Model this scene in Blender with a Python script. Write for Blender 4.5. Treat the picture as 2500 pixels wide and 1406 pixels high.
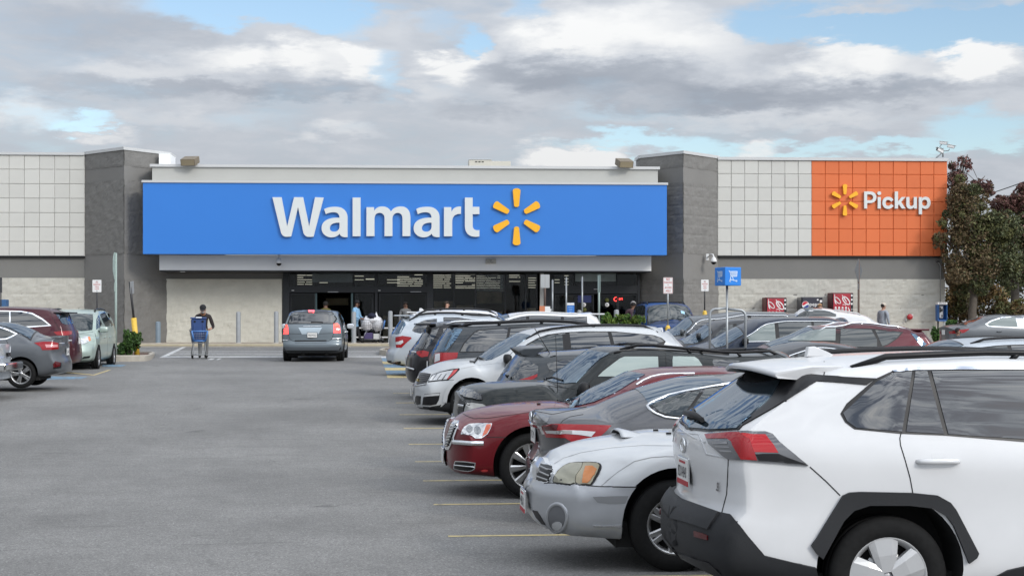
import bpy, bmesh, math, random
import numpy as np
from mathutils import Vector, Matrix, noise
from mathutils.bvhtree import BVHTree
from mathutils.geometry import delaunay_2d_cdt
R = math.radians
random.seed(7)
for o in list(bpy.data.objects):
    bpy.data.objects.remove(o)
SC = bpy.context.scene
COL = SC.collection

# ------------------------------------------------------------------ camera
F, CX, HZ, CAMH, TH = 4000.0, 1250.0, 782.0, 1.976, R(5.41)
FWD = Vector((math.sin(TH), math.cos(TH), 0)); RGT = Vector((math.cos(TH), -math.sin(TH), 0)); UP = Vector((0, 0, 1))
C0 = Vector((0, 0, CAMH))
cam = bpy.data.cameras.new('camera'); camo = bpy.data.objects.new('camera', cam); COL.objects.link(camo)
cam.sensor_width = 36.0; cam.lens = F / 2500 * 36; cam.shift_y = (HZ - 703) / 2500
cam.clip_start = 0.2; cam.clip_end = 4000
camo.location = C0; camo.rotation_euler = (R(90), 0, -TH)
SC.camera = camo

# ------------------------------------------------------------------ sky and sun
SUN_EL, SUN_AZ = R(29), R(142)          # azimuth clockwise from +Y
world = bpy.data.worlds.new('World'); SC.world = world; world.use_nodes = True
WN = world.node_tree; WN.nodes.clear()
def N(t, **k):
    n = WN.nodes.new(t)
    for a, b in k.items(): setattr(n, a, b)
    return n
def L(a, b): WN.links.new(a, b)
def M1(op, a, b=None, c=None, clamp=False):
    n = N('ShaderNodeMath', operation=op, use_clamp=clamp)
    for i, x in enumerate((a, b, c)):
        if x is None: continue
        if isinstance(x, (int, float)): n.inputs[i].default_value = x
        else: L(x, n.inputs[i])
    return n.outputs[0]
def build_sky():
    tc = N('ShaderNodeTexCoord'); sep = N('ShaderNodeSeparateXYZ'); L(tc.outputs['Generated'], sep.inputs[0])
    X, Y, Z = sep.outputs
    az = M1('ARCTAN2', X, Y)                                   # 0 along +Y
    hor = M1('SQRT', M1('ADD', M1('MULTIPLY', X, X), M1('MULTIPLY', Y, Y)))
    el = M1('ARCTAN2', Z, hor)
    # cloud space: azimuth / elevation in degrees, elevation stretched; fades to a plane projection higher up
    comb = N('ShaderNodeCombineXYZ'); 
    zc = M1('ADD', M1('MAXIMUM', Z, 0.0), 0.22)
    L(M1('DIVIDE', X, zc), comb.inputs[0]); L(M1('DIVIDE', Y, zc), comb.inputs[1]); L(M1('MULTIPLY', Z, 3.0), comb.inputs[2])
    def fbm(offz, scale, detail, rough, dist=0.0):
        mp = N('ShaderNodeVectorMath', operation='ADD'); L(comb.outputs[0], mp.inputs[0]); mp.inputs[1].default_value = (3.1, 7.7, offz)
        n = N('ShaderNodeTexNoise'); n.inputs['Scale'].default_value = scale; n.inputs['Detail'].default_value = detail
        n.inputs['Roughness'].default_value = rough; n.inputs['Distortion'].default_value = dist
        L(mp.outputs[0], n.inputs['Vector']); return n.outputs['Fac']
    big = fbm(0.0, 2.1, 9, 0.55, 0.25)
    det = fbm(5.0, 7.0, 9, 0.6, 0.3)
    fine = fbm(9.0, 20.0, 6, 0.6, 0.2)
    daz = M1('MULTIPLY', az, 180 / math.pi); dele = M1('MULTIPLY', el, 180 / math.pi)
    # wobble the coordinates so that the placed clouds have ragged outlines
    wa = M1('MULTIPLY', M1('SUBTRACT', det, 0.5), 4.2); we = M1('MULTIPLY', M1('SUBTRACT', fbm(15.0, 9.0, 8, 0.6, 0.0), 0.5), 2.2)
    cv = N('ShaderNodeCombineXYZ'); L(M1('ADD', daz, wa), cv.inputs[0]); L(M1('ADD', dele, we), cv.inputs[1])
    def blob(u, v, ru, rv, amp, soft=1.0):
        a = math.degrees(TH + math.atan((u - CX) / F)); e = math.degrees(math.atan((HZ - v) / F))
        s = N('ShaderNodeVectorMath', operation='SUBTRACT'); L(cv.outputs[0], s.inputs[0]); s.inputs[1].default_value = (a, e, 0)
        m = N('ShaderNodeVectorMath', operation='MULTIPLY'); L(s.outputs[0], m.inputs[0])
        k = 180 / math.pi / F
        m.inputs[1].default_value = (1 / (ru * k), 1 / (rv * k), 0)
        l = N('ShaderNodeVectorMath', operation='LENGTH'); L(m.outputs[0], l.inputs[0])
        r = N('ShaderNodeMapRange', interpolation_type='SMOOTHSTEP'); L(l.outputs['Value'], r.inputs[0])
        r.inputs[1].default_value = 1.0 + 0.15 * soft; r.inputs[2].default_value = 1.0 - 0.75 * soft if soft < 1.2 else 0.05
        r.inputs[3].default_value = 0; r.inputs[4].default_value = amp
        return r.outputs[0]
    def total(blobs, start):
        t = start
        for b in blobs: t = M1('ADD', t, blob(*b))
        return t
    # coverage: mostly cloud, holes of blue where the photograph has them
    holes = [(640, 28, 320, 56, -.72), (850, 62, 150, 42, -.35), (1145, 105, 60, 46, -.5), (1060, 55, 70, 40, -.2), (950, 180, 60, 70, -.25),
             (1900, 60, 260, 75, -.62), (2330, 90, 330, 80, -.8), (1290, 25, 70, 40, -.3), (200, 318, 130, 24, -.33), (60, 300, 120, 20, -.1),
             (1530, 352, 220, 34, -.5), (1900, 376, 400, 26, -.36), (2420, 330, 160, 60, -.5), (2280, 372, 200, 24, -.35), (1480, 280, 180, 30, -.12)]
    puffs = [(1520, 95, 330, 90, .5), (1330, 110, 160, 75, .35), (1730, 140, 160, 60, .3), (2080, 150, 200, 75, .4), (2390, 180, 100, 70, .45), (1420, 375, 120, 40, .55),
             (700, 155, 240, 55, .3), (1120, 165, 80, 40, .4), (1830, 372, 70, 30, .3), (250, 350, 60, 25, .3), (2150, 40, 420, 14, .25)]
    hi = N('ShaderNodeMapRange', interpolation_type='SMOOTHSTEP'); L(dele, hi.inputs[0]); hi.inputs[1].default_value = 12.0; hi.inputs[2].default_value = 20.0; HI = hi.outputs[0]
    bank = M1('MULTIPLY', M1('SUBTRACT', fbm(25.0, 9.0, 8, 0.6, 0.4), 0.5), HI)
    base = M1('ADD', M1('ADD', M1('MULTIPLY', big, 0.7), 0.20), M1('MULTIPLY', M1('SUBTRACT', det, 0.5), 0.42))
    base = M1('ADD', base, M1('MULTIPLY', bank, 3.6))
    base = M1('ADD', base, M1('MULTIPLY', M1('SUBTRACT', fine, 0.5), 0.09))
    dens = total(holes + puffs, M1('ADD', base, 0.14))
    cover = N('ShaderNodeMapRange', interpolation_type='SMOOTHSTEP'); L(dens, cover.inputs[0])
    cover.inputs[1].default_value = 0.20; cover.inputs[2].default_value = 0.72
    # brightness: sunlit heads, grey bases
    lights = [(1480, 70, 330, 85, .50), (1330, 115, 170, 70, .25), (1730, 120, 150, 60, .3), (2060, 135, 190, 70, .55), (2400, 175, 110, 70, .6), (2250, 180, 200, 60, .25), (1990, 200, 300, 40, .2),
              (800, 145, 190, 55, .50), (600, 150, 170, 42, .38), (890, 160, 60, 60, .3), (1110, 165, 80, 46, .62), (1180, 150, 60, 30, .25), (30, 300, 120, 55, .42), (1410, 385, 140, 50, .9), (820, 325, 120, 28, .28), (250, 350, 80, 26, .4),
              (330, 190, 240, 34, .2), (1050, 235, 80, 60, .22), (1830, 372, 80, 34, .6), (1580, 235, 120, 28, .2), (450, 305, 300, 30, .12), (1900, 300, 400, 26, .18)]
    darks = [(1480, 190, 330, 55, -.34), (1280, 160, 110, 60, -.25), (1900, 230, 380, 48, -.30), (1650, 250, 330, 42, -.22), (250, 80, 330, 80, -.16), (700, 225, 320, 24, -.2),
             (400, 235, 420, 26, -.16), (2200, 235, 330, 34, -.2), (1150, 270, 160, 34, -.16), (1230, 60, 110, 60, -.05), (1900, 275, 300, 24, -.12), (1930, 125, 70, 45, -.2)]
    sh = total(lights + darks, M1('ADD', 0.44, M1('MULTIPLY', M1('SUBTRACT', det, 0.5), 0.62)))
    sh = M1('ADD', sh, M1('MULTIPLY', M1('SUBTRACT', fine, 0.5), 0.10))
    sh = M1('ADD', sh, M1('MULTIPLY', M1('SUBTRACT', big, 0.5), 0.4))
    sh = M1('ADD', sh, M1('MULTIPLY', bank, 3.2))
    ramp = N('ShaderNodeValToRGB'); L(sh, ramp.inputs[0])
    e = ramp.color_ramp.elements
    e[0].position = 0.0; e[0].color = (.345, .38, .44, 1)
    e[1].position = 1.0; e[1].color = (.86, .87, .875, 1)
    for p, c in ((.25, (.43, .465, .525, 1)), (.5, (.56, .595, .65, 1)), (.75, (.69, .715, .75, 1))):
        x = e.new(p); x.color = c
    sky = N('ShaderNodeTexSky', sky_type='NISHITA'); sky.sun_disc = False
    sky.sun_elevation = SUN_EL; sky.sun_rotation = SUN_AZ; sky.air_density = 1.0; sky.dust_density = 0.6; sky.ozone_density = 1.6
    b1 = N('ShaderNodeBackground'); b1.inputs['Strength'].default_value = 0.085; L(sky.outputs[0], b1.inputs['Color'])
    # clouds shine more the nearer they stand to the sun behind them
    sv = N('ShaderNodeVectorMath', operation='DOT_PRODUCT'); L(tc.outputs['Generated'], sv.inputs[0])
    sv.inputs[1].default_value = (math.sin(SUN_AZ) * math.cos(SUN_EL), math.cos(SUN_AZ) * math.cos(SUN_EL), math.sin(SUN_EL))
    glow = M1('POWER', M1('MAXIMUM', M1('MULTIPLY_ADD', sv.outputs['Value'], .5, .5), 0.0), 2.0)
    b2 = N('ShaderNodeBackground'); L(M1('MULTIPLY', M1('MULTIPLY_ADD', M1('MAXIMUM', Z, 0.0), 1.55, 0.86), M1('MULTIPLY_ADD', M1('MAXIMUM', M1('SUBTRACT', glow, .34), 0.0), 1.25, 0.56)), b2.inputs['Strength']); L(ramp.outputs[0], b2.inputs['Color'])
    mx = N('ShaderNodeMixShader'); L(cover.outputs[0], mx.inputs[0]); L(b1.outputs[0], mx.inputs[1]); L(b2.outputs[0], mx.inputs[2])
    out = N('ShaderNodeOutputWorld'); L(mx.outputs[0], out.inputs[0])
build_sky()
sun = bpy.data.lights.new('sun', 'SUN'); sun.energy = 1.0; sun.angle = R(13); sun.color = (1, .955, .89)
suno = bpy.data.objects.new('sun', sun); COL.objects.link(suno)
suno.location = (30, -30, 40)
sd = Vector((math.sin(SUN_AZ) * math.cos(SUN_EL), math.cos(SUN_AZ) * math.cos(SUN_EL), math.sin(SUN_EL)))
suno.rotation_euler = sd.to_track_quat('Z', 'Y').to_euler()
vs = SC.view_settings; SC.display_settings.display_device = 'sRGB'
vs.view_transform = 'Standard'; vs.look = 'None'; vs.exposure = 0.80; vs.gamma = 1; vs.use_curve_mapping = False
SC.cycles.max_bounces = 8; SC.cycles.glossy_bounces = 4; SC.cycles.transmission_bounces = 6; SC.cycles.transparent_max_bounces = 8
SC.cycles.use_denoising = True

# ------------------------------------------------------------------ helpers
def tag(o, label=None, cat=None, group=None, kind=None):
    if label: o['label'] = label
    if cat: o['category'] = cat
    if group: o['group'] = group
    if kind: o['kind'] = kind
    return o
def thing(name, label, cat, loc=(0, 0, 0), rotz=0.0, group=None):
    o = bpy.data.objects.new(name, None); COL.objects.link(o); o.empty_display_size = .2
    o.location = loc; o.rotation_euler = (0, 0, rotz)
    return tag(o, label, cat, group)
def link(name, me, mats=None, parent=None, loc=None, smooth=False, kind=None):
    if isinstance(me, bmesh.types.BMesh):
        bm = me; me = bpy.data.meshes.new(name); bm.to_mesh(me); bm.free()
    if mats is not None and not me.materials:
        for m in (mats if isinstance(mats, (list, tuple)) else [mats]): me.materials.append(m)
    if smooth: me.polygons.foreach_set('use_smooth', [True] * len(me.polygons))
    o = bpy.data.objects.new(name, me); COL.objects.link(o)
    if parent is not None: o.parent = parent
    if loc is not None: o.location = loc
    if kind: o['kind'] = kind
    return o
def pyd(verts, faces, mi=None):
    me = bpy.data.meshes.new('m'); me.from_pydata([tuple(v) for v in verts], [], faces)
    if mi is not None: me.polygons.foreach_set('material_index', mi)
    me.update(); return me
def box(bm, x0, x1, y0, y1, z0, z1, mi=0, bev=0.0):
    vs_ = [bm.verts.new(p) for p in ((x0,y0,z0),(x1,y0,z0),(x1,y1,z0),(x0,y1,z0),(x0,y0,z1),(x1,y0,z1),(x1,y1,z1),(x0,y1,z1))]
    fs = []
    for f in ((3,2,1,0),(4,5,6,7),(0,1,5,4),(1,2,6,5),(2,3,7,6),(3,0,4,7)):
        q = bm.faces.new([vs_[i] for i in f]); q.material_index = mi; fs.append(q)
    if bev > 0:
        es = list({e for f in fs for e in f.edges})
        bmesh.ops.bevel(bm, geom=es, offset=bev, segments=2, affect='EDGES', profile=.5)
    return vs_
def boxo(name, x0, x1, y0, y1, z0, z1, m, parent=None, bev=0.0):
    bm = bmesh.new(); box(bm, x0, x1, y0, y1, z0, z1, 0, bev); return link(name, bm, m, parent)
def tube(bm, pts, r, n=8, mi=0, cap=True):
    pts = [Vector(p) for p in pts]; rs = r if isinstance(r, (list, tuple)) else [r] * len(pts)
    rings = []; prev = None
    for i, p in enumerate(pts):
        d = (pts[min(i+1, len(pts)-1)] - pts[max(i-1, 0)]).normalized()
        ref = prev if prev is not None else (Vector((0, 0, 1)) if abs(d.z) < .9 else Vector((1, 0, 0)))
        a = ref - d * ref.dot(d)
        if a.length < 1e-5: a = d.orthogonal()
        a.normalize(); prev = a; b = d.cross(a)
        rings.append([bm.verts.new(p + (a * math.cos(2*math.pi*k/n) + b * math.sin(2*math.pi*k/n)) * rs[i]) for k in range(n)])
    for i in range(len(rings) - 1):
        for k in range(n):
            f = bm.faces.new((rings[i][k], rings[i][(k+1) % n], rings[i+1][(k+1) % n], rings[i+1][k])); f.material_index = mi; f.smooth = True
    if cap:
        f = bm.faces.new(list(reversed(rings[0]))); f.material_index = mi
        f = bm.faces.new(rings[-1]); f.material_index = mi
def tubeo(name, pts, r, m, parent=None, n=8, loc=None):
    bm = bmesh.new(); tube(bm, pts, r, n); return link(name, bm, m, parent, loc)
def prism(bm, poly, y0, y1, mi=0, bev=0.0):
    """poly in (x, z), extruded along y from y0 (front) to y1"""
    a = [bm.verts.new((p[0], y0, p[1])) for p in poly]; b = [bm.verts.new((p[0], y1, p[1])) for p in poly]
    n = len(poly); area = sum(poly[i][0]*poly[(i+1) % n][1] - poly[(i+1) % n][0]*poly[i][1] for i in range(n))
    if area < 0: a.reverse(); b.reverse()
    f0 = bm.faces.new(a); f1 = bm.faces.new(list(reversed(b)))
    for i in range(n):
        bm.faces.new((a[i], b[i], b[(i+1) % n], a[(i+1) % n])).material_index = mi
    f0.material_index = mi; f1.material_index = mi
    if bev > 0:
        bmesh.ops.bevel(bm, geom=list(f0.edges), offset=bev, segments=2, affect='EDGES', profile=.5)
def lathe(bm, prof, n=32, mi=0, axis='y', smooth=True):
    """prof: list of (r, h); revolved about the axis"""
    rings = []
    for r, h in prof:
        ring = []
        for k in range(n):
            c, s = math.cos(2*math.pi*k/n) * r, math.sin(2*math.pi*k/n) * r
            ring.append(bm.verts.new((c, h, s) if axis == 'y' else (c, s, h)))
        rings.append(ring)
    for i in range(len(rings) - 1):
        for k in range(n):
            q = (rings[i][k], rings[i][(k+1) % n], rings[i+1][(k+1) % n], rings[i+1][k])
            f = bm.faces.new(q if axis != 'y' else tuple(reversed(q))); f.smooth = smooth; f.material_index = mi
    return rings
def pchip(pts):
    pts = sorted(pts); x = np.array([p[0] for p in pts], float); y = np.array([p[1] for p in pts], float)
    for i in range(1, len(x)):
        if x[i] <= x[i-1]: x[i] = x[i-1] + 1e-4
    n = len(x)
    if n == 1: return lambda t: y[0] + 0 * np.asarray(t, float)
    h = np.diff(x); d = np.diff(y) / h; m = np.zeros(n)
    if n > 2:
        for i in range(1, n-1):
            if d[i-1] * d[i] > 0:
                w1, w2 = 2*h[i] + h[i-1], h[i] + 2*h[i-1]; m[i] = (w1 + w2) / (w1 / d[i-1] + w2 / d[i])
    m[0], m[-1] = d[0], d[-1]
    def f(t):
        t = np.clip(np.asarray(t, float), x[0], x[-1]); i = np.clip(np.searchsorted(x, t) - 1, 0, n-2)
        s = (t - x[i]) / h[i]
        return (2*s**3 - 3*s**2 + 1)*y[i] + (s**3 - 2*s**2 + s)*h[i]*m[i] + (-2*s**3 + 3*s**2)*y[i+1] + (s**3 - s**2)*h[i]*m[i+1]
    return f
def ray(u, v): return FWD + RGT * ((u - CX) / F) + UP * ((HZ - v) / F)
GZ = pchip([(-30, .55), (0, .30), (6, .19), (9.2, .15), (12, .125), (14.4, .077), (17.1, .05), (19.9, .03), (22.6, .026), (25.4, .06), (28.1, .125), (30.9, .205),
            (33.6, .288), (36.3, .36), (40, .43), (44, .50), (53, .65), (56, .69), (64, .84), (67, .89), (68.5, .90), (140, .90), (400, .9)])
def gz(y): return float(GZ(y))
def at_y(u, v, Y):
    d = ray(u, v); return C0 + d * (Y / d.y)
def on_ground(u, v, it=30):
    d = ray(u, v); t = 5.0
    lo, hi = 3.0, 110.0
    for _ in range(60):
        t = (lo + hi) / 2; p = C0 + d * t
        if p.z > gz(p.y): lo = t
        else: hi = t
    return C0 + d * lo

# ------------------------------------------------------------------ materials
MATS = {}
def mat(name, color=(.5, .5, .5), rough=.5, metal=0.0, coat=0.0, coat_r=.03, spec=.5, ior=None, emit=None, es=0.0, trans=0.0, alpha=1.0, noise_=None, bump=None):
    """noise_=(scale, amount) varies the colour a little; bump=(scale, strength)"""
    if name in MATS: return MATS[name]
    m = bpy.data.materials.new(name); m.use_nodes = True; nt = m.node_tree; p = nt.nodes['Principled BSDF']
    p.inputs['Base Color'].default_value = (*color, 1); p.inputs['Roughness'].default_value = rough; p.inputs['Metallic'].default_value = metal
    p.inputs['Coat Weight'].default_value = coat; p.inputs['Coat Roughness'].default_value = coat_r
    p.inputs['Specular IOR Level'].default_value = spec
    if ior: p.inputs['IOR'].default_value = ior
    if trans: p.inputs['Transmission Weight'].default_value = trans
    if alpha < 1: p.inputs['Alpha'].default_value = alpha
    if emit: p.inputs['Emission Color'].default_value = (*emit, 1); p.inputs['Emission Strength'].default_value = es
    if noise_ or bump:
        tc = nt.nodes.new('ShaderNodeTexCoord')
    if noise_:
        n = nt.nodes.new('ShaderNodeTexNoise'); n.inputs['Scale'].default_value = noise_[0]; n.inputs['Detail'].default_value = 6; n.inputs['Roughness'].default_value = .6
        nt.links.new(tc.outputs['Object'], n.inputs['Vector'])
        r = nt.nodes.new('ShaderNodeMapRange'); r.inputs[1].default_value = .25; r.inputs[2].default_value = .75; r.inputs[3].default_value = 1 - noise_[1]; r.inputs[4].default_value = 1 + noise_[1]
        nt.links.new(n.outputs['Fac'], r.inputs[0])
        v = nt.nodes.new('ShaderNodeVectorMath'); v.operation = 'SCALE'; v.inputs[0].default_value = color; nt.links.new(r.outputs[0], v.inputs['Scale'])
        nt.links.new(v.outputs[0], p.inputs['Base Color'])
    if bump:
        n2 = nt.nodes.new('ShaderNodeTexNoise'); n2.inputs['Scale'].default_value = bump[0]; n2.inputs['Detail'].default_value = 5
        nt.links.new(tc.outputs['Object'], n2.inputs['Vector'])
        b = nt.nodes.new('ShaderNodeBump'); b.inputs['Strength'].default_value = bump[1]; b.inputs['Distance'].default_value = .02
        nt.links.new(n2.outputs['Fac'], b.inputs['Height']); nt.links.new(b.outputs[0], p.inputs['Normal'])
    MATS[name] = m; return m
def paint(name, color, metal=.0, rough=.35, coat=1.0):
    """car paint: base with a clear coat, a little road dust low on the body"""
    return mat(name, color, rough, metal, coat * .55, .03, .10, noise_=(2.0, .04))
M_GLASS_DARK = mat('privacy_glass', (.004, .005, .005), .012, spec=.5, ior=1.95)
M_GLASS = mat('window_glass', (.022, .028, .028), .012, spec=.5, ior=1.7)
M_GLASS_BLUE = mat('windscreen_glass', (.014, .021, .027), .012, spec=.5, ior=2.3)
M_GLASS_BLUE.node_tree.nodes['Principled BSDF'].inputs['Specular Tint'].default_value = (.50, .74, 1.0, 1)
M_GLASS_PALE = mat('sky_toned_glass', (.16, .19, .18), .03, spec=.5, ior=1.7)  # opaque; the pale base colour stands in for bright sky seen through
M_BLACK = mat('black_plastic', (.012, .012, .013), .55, spec=.3)
M_CLAD = mat('grey_cladding', (.017, .018, .020), .6, spec=.3, bump=(300, .15))
M_TRIM = mat('black_trim', (.006, .006, .007), .35, spec=.3)
M_DARK = mat('wheel_well', (.006, .006, .006), .9)
M_TYRE = mat('tyre_rubber', (.009, .009, .009), .8, spec=.2, noise_=(30, .3))
M_RIM = mat('alloy', (.42, .42, .42), .3, .9)
M_RIMD = mat('dark_alloy', (.10, .10, .105), .3, .8)
M_COVER = mat('silver_wheel_cover', (.40, .405, .41), .38, .35, .3)
M_CHROME = mat('chrome', (.75, .76, .77), .08, 1.0)
M_RED = mat('red_lens', (.25, .004, .007), .1, spec=.3, coat=.4)
M_REDD = mat('dark_red_lens', (.07, .003, .005), .1, spec=.3, coat=.4)
M_REDLIT = mat('lit_brake_lens', (.7, .01, .015), .1, coat=1.0, emit=(1, .06, .05), es=1.6)
M_LENS = mat('clear_lens', (.52, .53, .54), .08, .35, coat=1.0)
M_LENSD = mat('smoked_lens', (.10, .10, .105), .08, .2, coat=1.0)
M_AMBER = mat('amber_lens', (.55, .15, .03), .12, coat=1.0)
M_YELLENS = mat('yellowed_lens', (.21, .205, .155), .28, coat=.5)
M_ORANGEL = mat('orange_lens', (.42, .145, .03), .22, coat=.5)
M_PLATE = mat('plate_white', (.62, .62, .6), .5)
M_INK = mat('plate_ink', (.03, .03, .04), .6)
M_REDINK = mat('red_ink', (.35, .02, .03), .6)
M_SEAM = mat('panel_gap', (.012, .012, .012), .8)
M_WHITE = mat('white_print', (.78, .78, .77), .5)
M_GALV = mat('galvanised_steel', (.34, .36, .37), .45, .6, noise_=(9, .12))
M_YPAINT = mat('yellow_paint', (.62, .40, .05), .55, noise_=(6, .15))
# ------------------------------------------------------------------ ground
def asphalt_material():
    m = bpy.data.materials.new('worn_asphalt'); m.use_nodes = True; nt = m.node_tree; p = nt.nodes['Principled BSDF']
    def n(t, **k):
        x = nt.nodes.new(t)
        for a, b in k.items(): setattr(x, a, b)
        return x
    tc = n('ShaderNodeTexCoord'); O = tc.outputs['Object']
    def noise_(scale, det, rough=.6, sc=None, dist=0):
        x = n('ShaderNodeTexNoise'); x.inputs['Scale'].default_value = scale; x.inputs['Detail'].default_value = det; x.inputs['Roughness'].default_value = rough; x.inputs['Distortion'].default_value = dist
        if sc:
            mp = n('ShaderNodeMapping'); mp.inputs['Scale'].default_value = sc; nt.links.new(O, mp.inputs['Vector']); nt.links.new(mp.outputs[0], x.inputs['Vector'])
        else: nt.links.new(O, x.inputs['Vector'])
        return x.outputs['Fac']
    def rng(i, a, b, c, d):
        x = n('ShaderNodeMapRange'); x.inputs[1].default_value = a; x.inputs[2].default_value = b; x.inputs[3].default_value = c; x.inputs[4].default_value = d
        nt.links.new(i, x.inputs[0]); return x.outputs[0]
    def mul(a, b):
        x = n('ShaderNodeMath', operation='MULTIPLY'); nt.links.new(a, x.inputs[0])
        if isinstance(b, float): x.inputs[1].default_value = b
        else: nt.links.new(b, x.inputs[1])
        return x.outputs[0]
    vor = n('ShaderNodeTexVoronoi'); vor.inputs['Scale'].default_value = 95; nt.links.new(O, vor.inputs['Vector'])
    sepc = n('ShaderNodeSeparateColor'); nt.links.new(vor.outputs['Color'], sepc.inputs[0])
    stone = rng(sepc.outputs[0], 0, 1, .62, 1.38)
    light = rng(sepc.outputs[1], .92, 1.0, 1.0, 1.8)
    t = mul(stone, light)
    t = mul(t, rng(noise_(.28, 6), .3, .7, .80, 1.17))
    t = mul(t, rng(noise_(2.2, 5, .7), .3, .7, .90, 1.1))
    t = mul(t, rng(noise_(1.0, 4, .6, (.32, 3.0, 1)), .62, .74, 1.0, .80))        # worn streaks
    t = mul(t, rng(noise_(3.4, 4, .7, (.35, 2.0, 1), .5), .68, .73, 1.0, .70))
    t = mul(t, rng(noise_(.9, 4, .65, (.8, 1.0, 1), .8), .66, .72, 1.0, .62))        # oil spots
    crk = n('ShaderNodeTexVoronoi', feature='DISTANCE_TO_EDGE'); crk.inputs['Scale'].default_value = .33
    wv = n('ShaderNodeTexNoise'); wv.inputs['Scale'].default_value = 1.3; wv.inputs['Detail'].default_value = 5; nt.links.new(O, wv.inputs['Vector'])
    av = n('ShaderNodeVectorMath', operation='ADD'); nt.links.new(O, av.inputs[0]); nt.links.new(wv.outputs['Color'], av.inputs[1]); nt.links.new(av.outputs[0], crk.inputs['Vector'])
    t = mul(t, rng(crk.outputs['Distance'], 0.0, .006, .84, 1.0))
    v = n('ShaderNodeVectorMath', operation='SCALE'); v.inputs[0].default_value = (.166, .163, .156); nt.links.new(t, v.inputs['Scale'])
    nt.links.new(v.outputs[0], p.inputs['Base Color']); p.inputs['Roughness'].default_value = .85; p.inputs['Specular IOR Level'].default_value = .35
    b = n('ShaderNodeBump'); b.inputs['Strength'].default_value = .55; b.inputs['Distance'].default_value = .006
    nt.links.new(sepc.outputs[0], b.inputs['Height']); nt.links.new(b.outputs[0], p.inputs['Normal'])
    return m
ASPHALT = asphalt_material()
ys = [-300, -120, -60, -30] + list(np.arange(-10, 70, 1.0)) + [72, 80, 100, 140, 220, 400, 1200]
xs = [-900, -200, -80, -40, -20, -10, 0, 10, 20, 40, 80, 200, 900]
vv = [(x, y, gz(y)) for y in ys for x in xs]; nx_ = len(xs)
ff = [(j*nx_+i, j*nx_+i+1, (j+1)*nx_+i+1, (j+1)*nx_+i) for j in range(len(ys)-1) for i in range(nx_-1)]
tag(link('parking_lot', pyd(vv, ff), ASPHALT, smooth=True), kind='structure')
def marking_material(name, col, wear=.5):
    m = mat(name, col, .75); nt = m.node_tree; p = nt.nodes['Principled BSDF']
    tc = nt.nodes.new('ShaderNodeTexCoord'); n = nt.nodes.new('ShaderNodeTexNoise'); n.inputs['Scale'].default_value = 9; n.inputs['Detail'].default_value = 8; n.inputs['Roughness'].default_value = .75
    nt.links.new(tc.outputs['Object'], n.inputs['Vector'])
    r = nt.nodes.new('ShaderNodeMapRange'); r.inputs[1].default_value = wear - .06; r.inputs[2].default_value = wear + .10; nt.links.new(n.outputs['Fac'], r.inputs[0])
    mx = nt.nodes.new('ShaderNodeMix'); mx.data_type = 'RGBA'; mx.inputs[6].default_value = (*col, 1); mx.inputs[7].default_value = (.12, .12, .12, 1)
    nt.links.new(r.outputs[0], mx.inputs[0]); nt.links.new(mx.outputs[2], p.inputs['Base Color']); return m
M_YLINE = marking_material('worn_yellow_paint', (.47, .38, .18), .56)
M_WLINE = marking_material('worn_white_paint', (.50, .50, .49), .55)
M_BLINE = marking_material('worn_blue_paint', (.13, .25, .36), .50)
LIFT = [0.004]
def stripe(name, quad, m, lift=None, cuts=8):
    """a painted sheet over the ground between four ground points (a,b on one end, d,c on the other)"""
    lift = LIFT[0] if lift is None else lift
    a, b, c, d = [Vector((q[0], q[1], 0)) for q in quad]; vs_ = []
    for i in range(cuts + 1):
        t = i / cuts
        for p in (a.lerp(d, t), b.lerp(c, t)): vs_.append((p.x, p.y, gz(p.y) + lift))
    fs = [(2*i, 2*i+1, 2*i+3, 2*i+2) for i in range(cuts)]
    return tag(link(name, pyd(vs_, fs), m), kind='structure')
# stall lines of the near row (pitch 9 ft)
for k in range(-1, 9):
    y = 14.4 + 2.743 * k
    stripe('stall_line', ((.80, y - .05), (6.4, y - .05), (6.4, y + .05), (.80, y + .05)), M_YLINE)
    stripe('stall_line', ((6.5, y - .05), (12.0, y - .05), (12.0, y + .05), (6.5, y + .05)), M_YLINE)
def gp(u, v): p = on_ground(u, v); return (p.x, p.y)
# access aisle hatching beyond the row, blue and yellow bars
for (v, m, wpx, u0) in ((872.5, M_WLINE, 1.2, 931), (878.5, M_BLINE, 4.5, 933), (885.6, M_YLINE, 3.2, 934), (893.2, M_BLINE, 4, 937), (901, M_YLINE, 3.2, 940), (909.5, M_BLINE, 5, 943), (919, M_YLINE, 3.4, 945)):
    y0 = on_ground(u0, v + wpx).y; y1 = on_ground(u0, v - wpx).y; x = on_ground(u0, v).x
    stripe('access_aisle_bar', ((x, y0), (6.3, y0), (6.3, y1), (x, y1)), m, .004)
# left hand bays
for quad, m in ((((133, 905), (222, 915.5), (228, 916.5), (232, 914), (150, 903))[:4], M_YLINE), ):
    q = [gp(*p) for p in ((120, 904.5), (224, 914.5), (228, 916.5), (120, 906.5))]; stripe('bay_line', (q[0], q[1], q[2], q[3]), m, .008, 1)
q = [gp(*p) for p in ((222, 916.5), (230, 916.5), (272, 903), (264, 903))]; stripe('bay_line', q, M_YLINE, .004, 1)
q = [gp(*p) for p in ((60, 928), (200, 925), (214, 920), (60, 918))]; stripe('blue_bay_bar', q, M_BLINE, .004, 1)
q = [gp(*p) for p in ((250, 895), (296, 895.5), (310, 890.5), (250, 889.5))]; stripe('blue_bay_bar', q, M_BLINE, .004, 1)
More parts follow.
